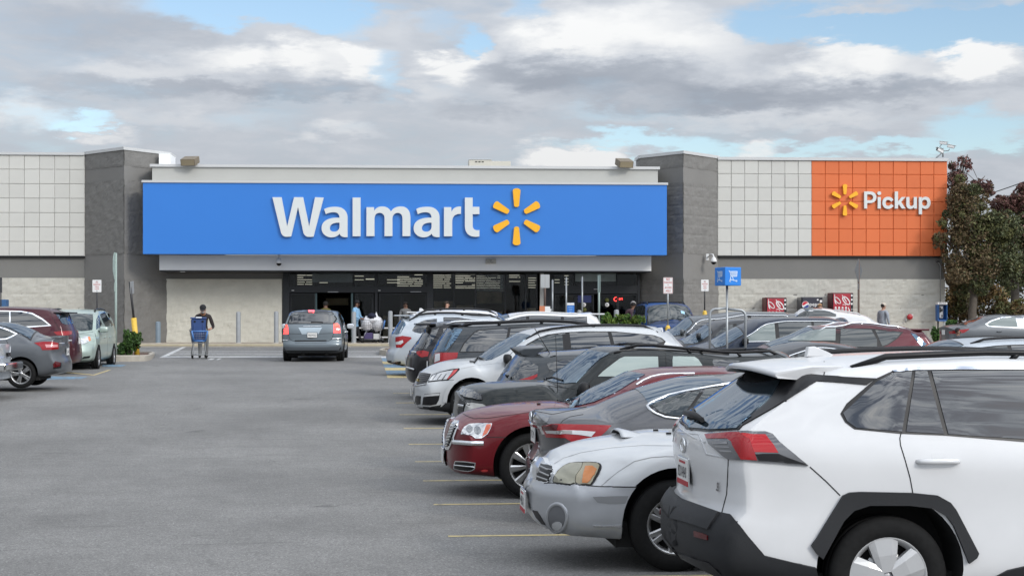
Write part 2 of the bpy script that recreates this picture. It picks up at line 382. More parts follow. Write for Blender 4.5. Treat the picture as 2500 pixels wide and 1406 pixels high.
# crosswalk in front of the doors
q = [gp(*p) for p in ((388, 873), (402, 873), (459, 846), (449, 846))]; stripe('crosswalk_line', q, M_WLINE)
yc = on_ground(600, 871).y
for (v0, v1) in ((872.5, 870.5), (869.0, 868.0), (864.6, 863.8), (861, 860.4), (857.8, 857.2)):
    a = gp(404 + (872 - v0) * 2.0, v0)[0]; y0, y1 = on_ground(600, v0).y, on_ground(600, v1).y
    stripe('crosswalk_line', ((a, y0), (1.2, y0), (1.2, y1), (a, y1)), M_WLINE)
for (a, b) in ((506, 526), (527, 542)):
    q = [gp(*p) for p in ((a, 878.5), (b - 8, 878.5), (b, 875), (a + 8, 875))]; stripe('crosswalk_mark', q, M_WLINE, .006, 1)

# ------------------------------------------------------------------ store building (facade frame: a along, b into the building)
AL = R(2.18); AX = Vector((math.cos(AL), -math.sin(AL), 0)); BX = Vector((math.sin(AL), math.cos(AL), 0))
def bp(u, v, b):
    d = ray(u, v); t = b / d.dot(BX); return (t * d.dot(AX), CAMH + t * d.z)
def fa(u, b): return bp(u, 700, b)[0]
def fz(v, b, u=1000): return bp(u, v, b)[1]
def fw(a, b, z=0): return AX * a + BX * b + Vector((0, 0, z))
B0 = 70.6; GB = .90; WALK = 1.04
M_PANEL = mat('light_panel', (.515, .51, .475), .7, noise_=(.8, .04))
M_ORANGE = mat('orange_panel', (.62, .142, .040), .65, noise_=(.8, .04))
M_BAND = mat('grey_render', (.165, .163, .153), .85, noise_=(.7, .06), bump=(60, .2))
M_TOWER = mat('tower_render', (.182, .178, .168), .85, noise_=(.8, .07), bump=(60, .2))
M_TSPLIT = mat('tower_split_block', (.172, .168, .158), .9, noise_=(2.2, .12), bump=(30, .5))
M_SPLIT = mat('light_split_block', (.43, .42, .375), .9, noise_=(1.6, .07), bump=(30, .4))
M_COPE = mat('coping_metal', (.50, .505, .50), .45, .1)
M_FASCIA = mat('fascia_panel', (.76, .76, .735), .6, noise_=(.5, .04))
M_PARA = mat('parapet_render', (.40, .40, .375), .75, noise_=(.6, .05))
M_BLUE = mat('blue_sign_face', (.024, .170, .545), .42, noise_=(.3, .03))
M_LETTER = mat('sign_white', (.60, .625, .615), .5)
M_SPARK = mat('spark_yellow', (.82, .40, .008), .5)
M_FRAME = mat('dark_bronze_frame', (.016, .018, .021), .45, spec=.35)
M_ROOFW = mat('white_membrane', (.78, .79, .79), .6)
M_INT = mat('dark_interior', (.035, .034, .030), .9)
M_PANE = mat('store_glass', (.8, .85, .85), .01, trans=1.0, ior=1.22)
M_LAMP = mat('interior_lamp', (.8, .8, .7), .5, emit=(1, .93, .76), es=.36)
M_WALK = mat('tan_concrete', (.33, .265, .20), .85, noise_=(2, .12), bump=(40, .3))
M_KERB = mat('kerb_concrete', (.36, .33, .28), .85, noise_=(4, .15), bump=(40, .3))
store = thing('store_building', 'big store with long blue name sign, grey stone towers and orange wall at one end', 'store', (0, 0, 0), -AL)
def sbox(name, a0, a1, b0, b1, z0, z1, m, bev=0.0, parent=None): return boxo(name, a0, a1, b0, b1, z0, z1, m, parent or store, bev)
def split_face(name, p0, p1, z0, z1, m, res=.085, amp=.016):
    """rock-faced block wall between two (a, b) points, front on the right-hand side of p1->p0"""
    p0, p1 = Vector(p0), Vector(p1); d = p1 - p0; ln = d.length; d.normalize(); nrm = Vector((d.y, -d.x))
    nx, nz = max(2, int(ln / res)), max(2, int((z1 - z0) / res)); vs_, fs = [], []
    for j in range(nz + 1):
        z = z0 + (z1 - z0) * j / nz; row = int((z - z0) / .203)
        for i in range(nx + 1):
            s = ln * i / nx; blk = int((s + (.2 if row % 2 else 0)) / .406)
            rz = ((blk * 7919 + row * 104729) % 97) / 97.0
            h = noise.fractal(Vector((s * 5 + p0.x, z * 6, p0.y)), .8, 2.1, 4) * amp + (rz - .5) * amp * .9
            jz = (z - z0) % .203
            if jz < .03: h -= amp * .7
            q = p0 + d * s + nrm * h
            vs_.append((q.x, q.y, z))
    for j in range(nz):
        for i in range(nx):
            fs.append((j*(nx+1)+i, j*(nx+1)+i+1, (j+1)*(nx+1)+i+1, (j+1)*(nx+1)+i))
    o = link(name, pyd(vs_, fs), m, store); o['kind'] = 'stuff'; return o
AL0 = -42.0
aL = fa(207, B0); zL_t = fz(379, B0, 100); zL_b = fz(625.4, B0, 100)
a_w0 = fa(1752, B0); a_or = fa(1981.2, B0); a_end = fa(2307, B0); a_pend = fa(2312.4, B0)
zR_t = fz(392.5, B0, 2000); zR_b = fz(625.3, B0, 2000)
ZB2 = fz(681, B0, 1900)
# cores
sbox('wall', AL0, aL + 1.5, B0 + .08, B0 + 38, GB - .2, zL_t - .02, M_BAND)
sbox('wall', a_w0 - 1.2, a_end, B0 + .08, B0 + 38, GB - .2, zR_t - .02, M_BAND)
sbox('roof', aL, a_w0, B0 + 1.2, B0 + 38, zL_t - .9, zL_t - .6, M_ROOFW)
split_face('split_face_blocks', (AL0, B0 + .06), (aL + .4, B0 + .06), GB - .05, ZB2, M_SPLIT)
split_face('split_face_blocks', (a_w0 - .3, B0 + .06), (a_end + .02, B0 + .06), GB - .05, ZB2, M_SPLIT)
def vary(m, amt):
    nt = m.node_tree; p = nt.nodes['Principled BSDF']; l = p.inputs['Base Color'].links[0]; src = l.from_socket; oi = nt.nodes.new('ShaderNodeObjectInfo'); r = nt.nodes.new('ShaderNodeMapRange'); r.inputs[3].default_value = 1 - amt; r.inputs[4].default_value = 1 + amt
    v = nt.nodes.new('ShaderNodeVectorMath'); v.operation = 'SCALE'; nt.links.new(oi.outputs['Random'], r.inputs[0]); nt.links.new(src, v.inputs[0]); nt.links.new(r.outputs[0], v.inputs['Scale']); nt.links.new(v.outputs[0], p.inputs['Base Color'])
vary(M_PANEL, .035); vary(M_ORANGE, .04)
# wall panels, each its own part
def panel_mesh(w, h, m, key):
    bm = bmesh.new(); g = .0045; c = .016; d = .024
    o = [(g, 0), (w - g, 0), (w - g, 0), (g, 0)]
    A = [bm.verts.new((x, .03, z)) for x, z in ((g, g), (w - g, g), (w - g, h - g), (g, h - g))]
    B = [bm.verts.new((x, -d + .02, z)) for x, z in ((g, g), (w - g, g), (w - g, h - g), (g, h - g))]
    Cc = [bm.verts.new((x, -d, z)) for x, z in ((g + c, g + c), (w - g - c, g + c), (w - g - c, h - g - c), (g + c, h - g - c))]
    bm.faces.new(Cc)
    for P, Q in ((A, B), (B, Cc)):
        for i in range(4): bm.faces.new((P[i], P[(i+1) % 4], Q[(i+1) % 4], Q[i]))
    me = bpy.data.meshes.new(key); bm.to_mesh(me); bm.free(); me.materials.append(m); return me
def panels(a0, a1, nc, z0, z1, nr, m, key, back):
    w, h = (a1 - a0) / nc, (z1 - z0) / nr; me = panel_mesh(w, h, m, key)
    for j in range(nr):
        for i in range(nc):
            o = link('panel', me, None, store, (a0 + i * w + random.uniform(-.004, .004), B0 + random.uniform(-.006, .006), z0 + j * h))
            o.rotation_euler = (random.uniform(-.006, .006), 0, random.uniform(-.006, .006))
    sbox('panel_backing', a0, a1, B0 + .02, B0 + .09, z0 + .004, z1 - .004, back)
M_PBACK = mat('panel_joint', (.50, .495, .465), .8); M_OBACK = mat('orange_joint', (.60, .135, .038), .8)
pw = (fa(173.9, B0) - fa(26.2, B0)) / 4
panels(aL - pw * 12, aL, 12, zL_b, zL_t, 7, M_PANEL, 'light_panel_wide', M_PBACK)
panels(a_w0, a_or, 7, zR_b, zR_t, 7, M_PANEL, 'light_panel', M_PBACK)
panels(a_or, a_pend, 10, zR_b, zR_t, 7, M_ORANGE, 'orange_panel', M_OBACK)
sbox('trim_strip', AL0, aL, B0 - .05, B0 + .1, zL_b - .06, zL_b - .002, M_TRIM)
sbox('trim_strip', a_w0, a_pend, B0 - .05, B0 + .1, zR_b - .06, zR_b - .002, M_TRIM)
sbox('coping', AL0, aL, B0 - .09, B0 + .5, zL_t, fz(372.5, B0, 100), M_COPE)
sbox('coping', a_w0, a_pend + .03, B0 - .09, B0 + .5, zR_t, fz(385.3, B0, 2000), M_COPE)
# wedge towers
def tower(uL, uC, uR, vc, bC, vs_):
    cap, s1, s2, s3, s4 = [fz(v, bC, uC) for v in vs_]
    bL = B0 + .05
    pL, pC, pR = (fa(uL, bL), bL), (fa(uC, bC), bC), (fa(uR, bL), bL)
    ztop = fz(vc, bC, uC)
    def core(name, z0, z1, grow, m):
        bm = bmesh.new(); pts = [(pL[0] - grow, pL[1] + 1.4), (pL[0] - grow, pL[1]), (pC[0], pC[1] - grow * 1.4), (pR[0] + grow, pR[1]), (pR[0] + grow, pR[1] + 1.4)]
        lo = [bm.verts.new((x, y, z0)) for x, y in pts]; hi = [bm.verts.new((x, y, z1)) for x, y in pts]
        bm.faces.new(hi); bm.faces.new(list(reversed(lo)))
        for i in range(5): bm.faces.new((lo[i], lo[(i+1) % 5], hi[(i+1) % 5], hi[i]))
        return link(name, bm, m, store)
    core('tower_wall', GB - .1, cap, 0.0, M_TOWER); core('tower_coping', cap, ztop, .07, M_COPE)
    for z0, z1 in ((s1, cap - .01), (s3, s2), (GB - .05, s4)):
        for A, Bq in ((pL, pC), (pC, pR)):
            d = Vector(Bq) - Vector(A); n = Vector((d.y, -d.x)).normalized() * .02
            split_face('split_face_blocks', Vector(A) + n, Vector(Bq) + n, z0, z1, M_TSPLIT, .08, .013)
    return pL, pC, pR, cap, ztop
T1 = tower(207, 303, 414, 359, 68.5, (366.3, 405, 438, 620, 681))
T2 = tower(1563, 1668, 1753, 368.3, 68.6, (375.6, 408, 445, 619, 680))
sbox('parapet_return', fa(388, 69.7), fa(414.5, 69.7), 69.7, B0 + .7, fz(404, 69.7, 400), fz(375.5, 69.7, 400), M_ROOFW)
# centre bay: upper parapet, sign board, fascia, soffit
bP = 68.55; bS = 67.7
zp = lambda v: fz(v, bP, 990)
sbox('upper_parapet', fa(368, bP) + .06, fa(1609.5, bP) - .06, bP, bP + 1.6, fz(450, bP, 990), zp(411), M_PARA)
sbox('parapet_coping', fa(366.5, bP), fa(1610.5, bP), bP - .09, bP + 1.7, zp(411), zp(404.5), M_COPE)
sign_top, sign_bot = fz(448.8, bS, 990), fz(621.4, bS, 990)
sa0, sa1 = fa(349, bS), fa(1628, bS)
sign = sbox('sign_board', sa0, sa1, bS, bP - .005, sign_bot, sign_top, M_BLUE)
sbox('sign_coping', sa0 - .05, sa1 + .05, bS - .05, bP - .004, sign_top, fz(443.3, bS, 990), M_COPE)
bF = bP + .28
fb = fz(660.5, bF, 990)
sbox('fascia', fa(389, bF), fa(1590, bF), bF, B0 + .9, fb, sign_bot - .003, M_FASCIA)
sbox('fascia_drip', fa(389, bF) + .01, fa(1590, bF) - .01, bF + .02, B0 + .88, fb - .05, fb - .002, M_FRAME)
bW = B0 - .12
a1_, a2_ = fa(412, bW), fa(691, bW)
sbox('wall', a1_ - 1.0, a2_, bW + .06, bW + .4, GB - .1, fb - .06, M_BAND)
M_SPLIT2 = mat('lightened_split_block', (.56, .545, .475), .9, noise_=(1.6, .08), bump=(30, .5))  # same block, colour lightened to make up for the canopy's shade
split_face('split_face_blocks', (a1_ - .9, bW), (a2_ - .05, bW), GB, fz(681, bW, 550), M_SPLIT2, .08, .016)
# ---- letters drawn as outlines (x to the right, y up, in photograph pixels from the zoomed sign)
def outline(seq, n=10):
    """seq: points; ('q', cx, cy, x, y) quadratic curve to x, y"""
    out = []
    for s in seq:
        if s[0] == 'q':
            x0, y0 = out[-1]; cx, cy, x, y = s[1:]
            for k in range(1, n + 1):
                t = k / n; out.append(((1-t)**2*x0 + 2*t*(1-t)*cx + t*t*x, (1-t)**2*y0 + 2*t*(1-t)*cy + t*t*y))
        elif s[0] == 'c':
            x0, y0 = out[-1]; ax_, ay, bx_, by, x, y = s[1:]
            for k in range(1, n + 1):
                t = k / n; out.append(((1-t)**3*x0 + 3*t*(1-t)**2*ax_ + 3*t*t*(1-t)*bx_ + t**3*x, (1-t)**3*y0 + 3*t*(1-t)**2*ay + 3*t*t*(1-t)*by + t**3*y))
        else: out.append(s)
    return out
def glyph_mesh(loops, depth, bev=.012, y0=0.0):
    """solid letter from an outer loop and holes, front at y0 - depth, in the x/z plane"""
    pts, edges, faces = [], [], []
    for lp in loops:
        s = len(pts); pts += [Vector(p) for p in lp]; edges += [(s + i, s + (i+1) % len(lp)) for i in range(len(lp))]
    res = delaunay_2d_cdt(pts, edges, [], 0, 1e-5)
    V, E, Fc = res[0], res[1], res[2]
    def inside(p):
        c = False
        for lp in loops:
            j = len(lp) - 1
            for i in range(len(lp)):
                xi, yi = lp[i]; xj, yj = lp[j]
                if (yi > p[1]) != (yj > p[1]) and p[0] < (xj - xi) * (p[1] - yi) / (yj - yi) + xi: c = not c
                j = i
        return c
    bm = bmesh.new(); fr = [bm.verts.new((p.x, y0 - depth, p.y)) for p in V]
    fs = []
    for t in Fc:
        cx_ = sum(V[i].x for i in t) / 3; cy_ = sum(V[i].y for i in t) / 3
        if inside((cx_, cy_)):
            f = bm.faces.new([fr[i] for i in t]); fs.append(f)
    bm.normal_update()
    for f in fs:
        if f.normal.y > 0: f.normal_flip()
    r = bmesh.ops.extrude_face_region(bm, geom=list(fs), use_keep_orig=True)
    nv = [g for g in r['geom'] if isinstance(g, bmesh.types.BMVert)]
    for v in nv: v.co.y = y0
    bmesh.ops.delete(bm, geom=[v for v in bm.verts if not v.link_faces], context='VERTS')
    bmesh.ops.recalc_face_normals(bm, faces=bm.faces)
    return bm
LET = {
 'W': [[(89,147),(166,147),(214,395),(272,147),(349,147),(400,395),(450,147),(523,150),(437,480),('q',400,484,380,480),('q',356,468,350,440),(306,230),(248,478),('q',212,484,190,478),('q',167,468,160,438)]],
 'a': [[(527,248),('c',560,225,640,222,672,236),('c',710,252,725,285,725,320),(725,484),('q',668,490,657,455),('c',640,478,615,486,590,486),('c',540,486,505,452,505,408),('c',505,350,560,315,657,320),('c',655,280,630,274,605,274),('q',570,274,541,291)],
       [(657,362),('c',600,360,575,380,575,408),('c',575,430,592,438,612,438),('c',640,438,657,420,657,392)]],
 'l': [[(768,150),(835,150),(835,477),(768,477)]],
 'm': [[(885,231),(949,231),(951,262),('c',965,235,990,225,1018,225),('c',1055,225,1078,240,1092,268),('c',1110,238,1140,225,1175,225),('c',1230,225,1257,260,1257,320),(1257,476),(1190,476),(1190,330),('c',1190,295,1172,279,1150,279),('c',1125,279,1105,298,1105,330),(1105,476),(1038,476),(1038,325),('c',1038,295,1020,279,996,279),('c',970,279,953,298,953,328),(953,476),(885,476)]],
 'r': [[(1541,231),(1602,231),(1605,270),('c',1618,238,1645,222,1686,226),(1685,288),('c',1640,285,1612,305,1611,350),(1611,477),(1541,477)]],
 't': [[(1718,150),(1784,150),(1784,228),(1841,228),(1841,290),(1784,290),(1784,385),('c',1784,415,1800,424,1822,426),(1841,424),(1841,478),('c',1810,484,1785,480,1772,476),('c',1735,462,1718,430,1718,385)]],
}
def sign_px(x, y): return (640 + x / 3.4722, 440 + y / 3.4722)
def put_glyph(name, loops, pxf, b, m, depth=.13):
    L2 = [[bp(*pxf(x, y), b) for x, y in outline(lp)] for lp in loops]
    return link(name, glyph_mesh(L2, depth, y0=b), m, sign if b == bS else store)
sign_children = []
def shift(loops, dx): return [[((s[0],) + tuple(q + (dx if k % 2 == 0 else 0) for k, q in enumerate(s[1:]))) if isinstance(s[0], str) else (s[0] + dx, s[1]) for s in lp] for lp in loops]
for key, dx in (('W', 0), ('a', 0), ('l', 0), ('m', 0), ('a', 779), ('r', 0), ('t', 0)):
    put_glyph('sign_letter', shift(LET[key], dx), sign_px, bS, M_LETTER)
def spark(cx_, cy_, sc, b, pxf, m):
    for k in range(6):
        a = math.radians(60 * k); ux, uy = math.sin(a), -math.cos(a); px_, py_ = -uy, ux; lp = []
        for i in range(9):   # rounded wide outer end
            t = math.pi * i / 8; lp.append((31 * math.cos(t), 208 + 32 * math.sin(t) * .6 + (0)))
        for i in range(7):
            t = math.pi * i / 6; lp.append((-20 * math.cos(t), 90 - 12 * math.sin(t)))
        sx = .92 if k % 3 else 1.0
        pts = [(cx_ + sc * (px_ * x + ux * y * sx * (1.0)), cy_ + sc * (py_ * x + uy * y * sx * 1.0)) for x, y in lp]
        L2 = [[bp(*pxf(x, y), b) for x, y in pts]]
        link('spark_ray', glyph_mesh(L2, .11, y0=b), m, sign if b == bS else store)
spark(2156, 312, 1.06, bS, sign_px, M_SPARK)
# Pickup sign on the orange panels (zoom scale 3.905 from 1950, 340)
def pk_px(x, y): return (1950 + x / 3.9055, 340 + y / 3.9055)
PK = {
 'P': [[(620,500),(672,500),('c',712,500,736,522,736,555),('c',736,590,712,611,672,611),(648,611),(648,663),(620,663)],[(648,528),(648,584),(672,584),('c',695,584,706,573,706,556),('c',706,538,695,528,672,528)]],
 'i': [[(749,553),(778,553),(778,663),(749,663)]],
 'c': [[(898,580),(878,598),('c',866,584,860,580,848,580),('c',832,580,824,592,824,608),('c',824,626,832,637,848,637),('c',860,637,868,632,878,619),(899,637),('c',886,657,870,666,848,666),('c',814,666,794,642,794,608),('c',794,574,814,551,848,551),('c',870,551,886,560,898,580)]],
 'k': [[(912,500),(942,500),(942,598),(977,553),(1012,553),(972,600),(1014,663),(978,663),(951,622),(942,632),(942,663),(912,663)]],
 'u': [[(1022,553),(1051,553),(1051,618),('c',1051,632,1060,639,1070,639),('c',1082,639,1093,630,1093,614),(1093,553),(1122,553),(1122,663),(1095,663),(1093,650),('c',1084,662,1072,666,1060,666),('c',1036,666,1022,650,1022,624)]],
 'p': [[(1141,553),(1168,553),(1170,567),('c',1178,556,1190,550,1204,550),('c',1234,550,1252,575,1252,608),('c',1252,642,1233,666,1203,666),('c',1190,666,1179,661,1171,651),(1171,718),(1141,718)],[(1171,608),('c',1171,626,1181,638,1196,638),('c',1212,638,1222,626,1222,608),('c',1222,590,1212,578,1196,578),('c',1181,578,1171,590,1171,608)]],
}
bK = B0 - .06
for k in 'Pickup':
    put_glyph('pickup_letter', PK[k], pk_px, bK, M_LETTER, .08)
put_glyph('pickup_letter', [[(763.5 + 18 * math.cos(t * math.pi / 8), 517 + 18 * math.sin(t * math.pi / 8)) for t in range(16)]], pk_px, bK, M_LETTER, .08)
spark(436, 581, .66, bK, pk_px, M_SPARK)
for lv in (628, 681.5):
    pass

# ------------------------------------------------------------------ storefront
def sfb(name, u0, u1, v0, v1, b0, b1, m, parent=None, bev=0.0):
    um = (u0 + u1) / 2
    return boxo(name, fa(u0, b0), fa(u1, b0), b0, b1, fz(v1, b0, um), fz(v0, b0, um), m, parent or store, bev)
bD = bW
M_STRIPE = mat('door_stripe', (.7, .7, .7), .5)
zf = WALK
def vb(u): return 836.5
ZTOP = fb - .06
def col(u0, u1, d=.12, m=None): return boxo('storefront_mullion', fa(u0, bD), fa(u1, bD), bD - .03, bD + d, zf - .05, ZTOP, m or M_FRAME, store)
for u0, u1 in ((691, 707), (915, 922), (1042, 1057.5), (1107.6, 1109.4), (1160, 1162), (1232, 1234.5), (1282, 1284.5), (1310, 1312), (1333, 1352), (1556, 1562)): col(u0, u1)
boxo('storefront_column', fa(1318, bD), fa(1327, bD), bD - .06, bD + .2, zf - .05, ZTOP, M_PARA, store)
for u0, u1, v0, v1 in ((707, 1042, 699, 714), (1352, 1556, 697, 717), (707, 1042, 660, 664), (1057, 1333, 660, 664.5), (1352, 1556, 660, 665), (1057, 1333, 826, 836)):
    sfb('storefront_header', u0, u1, v0, v1, bD - .02, bD + .15, M_FRAME)
for u0, u1, v0, v1 in ((707, 863, 664, 699), (865, 915, 664, 699), (922, 1042, 664, 699), (1057.5, 1107.6, 664.5, 826), (1109.4, 1160, 664.5, 826), (1162, 1232, 664.5, 826), (1234.5, 1282, 664.5, 826), (1284.5, 1310, 664.5, 826),
                      (1352, 1402, 665, 697), (1404, 1505, 665, 697), (1507, 1556, 665, 697)):
    sfb('window_pane', u0, u1, v0, v1, bD + .06, bD + .07, M_PANE)
for u in (863, 1402.5, 1505.5): boxo('storefront_mullion', fa(u - .7, bD), fa(u + .7, bD), bD - .02, bD + .1, fz(699, bD, 900), ZTOP, M_FRAME, store)
def door(u0, u1, v0, stripes=True, fr=2.2, open_=False):
    um = (u0 + u1) / 2; d = bpy.data.objects.new('door', None); COL.objects.link(d); d.parent = store
    for x0, x1, y0, y1 in ((u0, u0 + fr, v0, 836), (u1 - fr, u1, v0, 836), (u0 + fr, u1 - fr, v0, v0 + fr), (u0 + fr, u1 - fr, 831.5, 836)):
        sfb('door_frame', x0, x1, y0, y1, bD + .01, bD + .06, M_FRAME, d)
    sfb('door_pane', u0 + fr, u1 - fr, v0 + fr, 831.5, bD + .03, bD + .04, M_PANE, d)
    if stripes:
        for v in (800.5, 823): sfb('door_stripe', u0 + fr + 1, u1 - fr - 1, v - 1.6, v + 1.6, bD + .0, bD + .01, M_STRIPE, d)
for a in ((709, 770, 716, False), (866, 912, 716), (925, 981, 716), (982.5, 1041, 716), (1354, 1404, 719), (1405, 1450, 719), (1459, 1508, 719), (1509, 1555, 719)): door(*a)
for u0, u1 in ((770, 774), (857, 862)): sfb('door_frame', u0, u1, 716, 836, bD, bD + .1, mat('grey_door_post', (.06, .095, .10), .4, .5))
for u0, u1, v in ((800, 826, 712.6), (1002, 1028, 712.4), (1450, 1459, 706)): sfb('door_sensor', u0, u1, v - .7, v + .7, bD - .06, bD - .02, mat('sensor_grey', (.45, .46, .47), .4))
for u, v in ((715, 709), (926, 709)): sfb('door_label', u - 3, u + 3, v - .8, v + .8, bD - .025, bD - .02, M_WHITE)
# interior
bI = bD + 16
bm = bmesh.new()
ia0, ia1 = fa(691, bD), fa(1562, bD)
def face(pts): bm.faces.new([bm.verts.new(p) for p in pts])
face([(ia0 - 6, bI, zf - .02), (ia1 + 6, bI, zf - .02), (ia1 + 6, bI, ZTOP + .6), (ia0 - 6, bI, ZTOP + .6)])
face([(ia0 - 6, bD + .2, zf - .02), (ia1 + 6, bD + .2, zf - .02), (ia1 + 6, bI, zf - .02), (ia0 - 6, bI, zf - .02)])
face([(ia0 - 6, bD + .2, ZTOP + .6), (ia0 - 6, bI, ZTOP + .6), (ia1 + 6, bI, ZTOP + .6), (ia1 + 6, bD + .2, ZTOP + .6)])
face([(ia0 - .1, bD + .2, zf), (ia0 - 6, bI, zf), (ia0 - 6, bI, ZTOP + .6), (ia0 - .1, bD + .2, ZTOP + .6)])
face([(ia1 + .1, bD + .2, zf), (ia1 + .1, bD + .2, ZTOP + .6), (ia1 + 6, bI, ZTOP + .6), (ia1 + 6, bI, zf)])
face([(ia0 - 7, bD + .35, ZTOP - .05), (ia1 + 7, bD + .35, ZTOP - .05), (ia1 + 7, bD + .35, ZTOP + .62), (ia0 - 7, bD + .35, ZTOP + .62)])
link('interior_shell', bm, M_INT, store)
bm = bmesh.new(); rnd = random.Random(3)
for (u0, u1, n, v0, v1) in ((726, 762, 5, 672, 694), (780, 800, 2, 690, 695), (866, 888, 3, 674, 692), (893, 914, 2, 681, 682), (945, 976, 3, 676, 690), (970, 1032, 7, 671, 698), (1058, 1101, 8, 667, 702), (1112, 1160, 9, 670, 703), (1163, 1221, 9, 670, 703), (1243, 1270, 5, 667, 687), (1290, 1311, 7, 667, 702), (1354, 1366, 4, 676, 697), (1378, 1388, 4, 673, 695)):
    for i in range(n):
        v = v0 + (v1 - v0) * i / max(1, n - 1); b = bD + 3 + 12 * i / n; x = u0
        while x < u1 - 3:
            w = rnd.uniform(14, 40); 
            if rnd.random() < .86: 
                a0, z = bp(x, v, b); a1 = bp(min(u1, x + w), v, b)[0]; box(bm, a0, a1, b, b + .02, z - .012, z + .012)
            x += w + rnd.uniform(1, 4)
o = link('interior_lights', bm, M_LAMP, store); o['kind'] = 'stuff'
M_SHELF = mat('interior_shelf', (.26, .21, .14), .8, noise_=(1.5, .5)); M_IWALL = mat('interior_wall', (.42, .36, .24), .8, noise_=(.8, .3))
sfb('interior_wall', 795, 850, 728, 745, bD + 10, bD + 10.2, M_IWALL)
for k, (u0, u1, v0, v1, b) in enumerate(((1060, 1105, 735, 836, 7), (1115, 1156, 745, 836, 6), (1165, 1225, 712, 740, 9), (1170, 1226, 760, 836, 5), (1238, 1278, 770, 836, 6), (1288, 1308, 752, 836, 3), (1380, 1400, 720, 836, 9), (726, 755, 760, 836, 6), (935, 970, 770, 836, 7))):
    sfb('display_shelf', u0, u1, v0, v1, bD + b, bD + b + .6, M_SHELF)
sfb('hanging_bulkhead', 1163, 1232, 664, 711, bD + .5, bD + .55, mat('bulkhead_glass', (.05, .05, .045), .1, alpha=.35))
sfb('transom_reflection', 1404.5, 1504, 663.5, 687, bD + .1, bD + .14, mat('pale_sky_reflection', (.34, .36, .33), .5, noise_=(1.2, .25)))  # added sheet behind the transom pane, coloured as a pale sky reflection
sfb('transom_reflection', 762, 862, 664, 689, bD + .1, bD + .14, mat('dim_sky_reflection', (.06, .07, .07), .4, noise_=(1.2, .35)))  # same on the left: a dimmer sheet painted as reflected sky
sfb('entrance_notice', 1410.5, 1443.5, 721.5, 738.5, bD - .01, bD + .0, mat('navy_notice', (.012, .022, .12), .4))
for u, v in ((1425.5, 744), (1482, 744)):
    bm = bmesh.new(); a, z = bp(u, v, bD - .03); rr = 5.2 / 56
    lathe(bm, [(0.0001, -.004), (rr, -.004), (rr, 0)], 20); link('door_sticker', bm, M_WHITE, store, (a, bD - .03, z))
    bm = bmesh.new(); prism(bm, [(0, .05), (.035, 0), (.012, 0), (.012, -.05), (-.012, -.05), (-.012, 0), (-.035, 0)], -.009, -.005); link('sticker_arrow', bm, M_INK, store, (a, bD - .03, z))
for u, v in ((1482, 732.5), (1427, 756)):
    bm = bmesh.new(); a, z = bp(u, v, bD - .03); lathe(bm, [(0.0001, -.004), (5/56, -.004), (5/56, 0)], 20); link('door_sticker', bm, mat('olive_sticker', (.09, .10, .015), .5), store, (a, bD - .03, z))
M_NEON = mat('red_neon', (.5, .01, .01), .3, emit=(1, .05, .04), es=2.2)
bm = bmesh.new()
def npx(x, y): a, z = bp(1320 + x / 8.788, 640 + y / 8.788, bD + .12); return (a, bD + .12, z)
tube(bm, [npx(*p) for p in ((1625,750),(1590,760),(1572,790),(1580,820),(1610,838),(1635,820))], .018, 6)
tube(bm, [npx(*p) for p in ((1660,780),(1668,808),(1690,805),(1695,775),(1680,770),(1665,790),(1700,812),(1712,775),(1722,805),(1725,775),(1745,765),(1752,810))], .015, 6)
link('neon_sign', bm, M_NEON, store)
# ------------------------------------------------------------------ cars
def sstep(t): t = np.clip(t, 0, 1); return t * t * (3 - 2 * t)
def chaikin(p, it=1, closed=True):
    for _ in range(it):
        q = []; n = len(p)
        for i in range(n if closed else n - 1):
            a, b = p[i], p[(i+1) % n]
            q += [(a[0]*.75 + b[0]*.25, a[1]*.75 + b[1]*.25), (a[0]*.25 + b[0]*.75, a[1]*.25 + b[1]*.75)]
        p = q if closed else [p[0]] + q + [p[-1]]
    return p
def densify(p, step, closed=True):
    out = []; n = len(p)
    for i in range(n if closed else n - 1):
        a, b = p[i], p[(i+1) % n]; d = math.hypot(b[0]-a[0], b[1]-a[1]); k = max(1, int(math.ceil(d / step)))
        for j in range(k): out.append((a[0] + (b[0]-a[0]) * j / k, a[1] + (b[1]-a[1]) * j / k))
    if not closed: out.append(p[-1])
    return out
def in_poly(p, lp):
    c = False; j = len(lp) - 1
    for i in range(len(lp)):
        xi, yi = lp[i]; xj, yj = lp[j]
        if (yi > p[1]) != (yj > p[1]) and p[0] < (xj - xi) * (p[1] - yi) / (yj - yi) + xi: c = not c
        j = i
    return c
SIDE0 = [(0, .88), (.06, .945), (.16, .972), (.32, .986), (.5, .994), (.66, 1.0), (.8, .996), (.92, .984), (1, .968)]
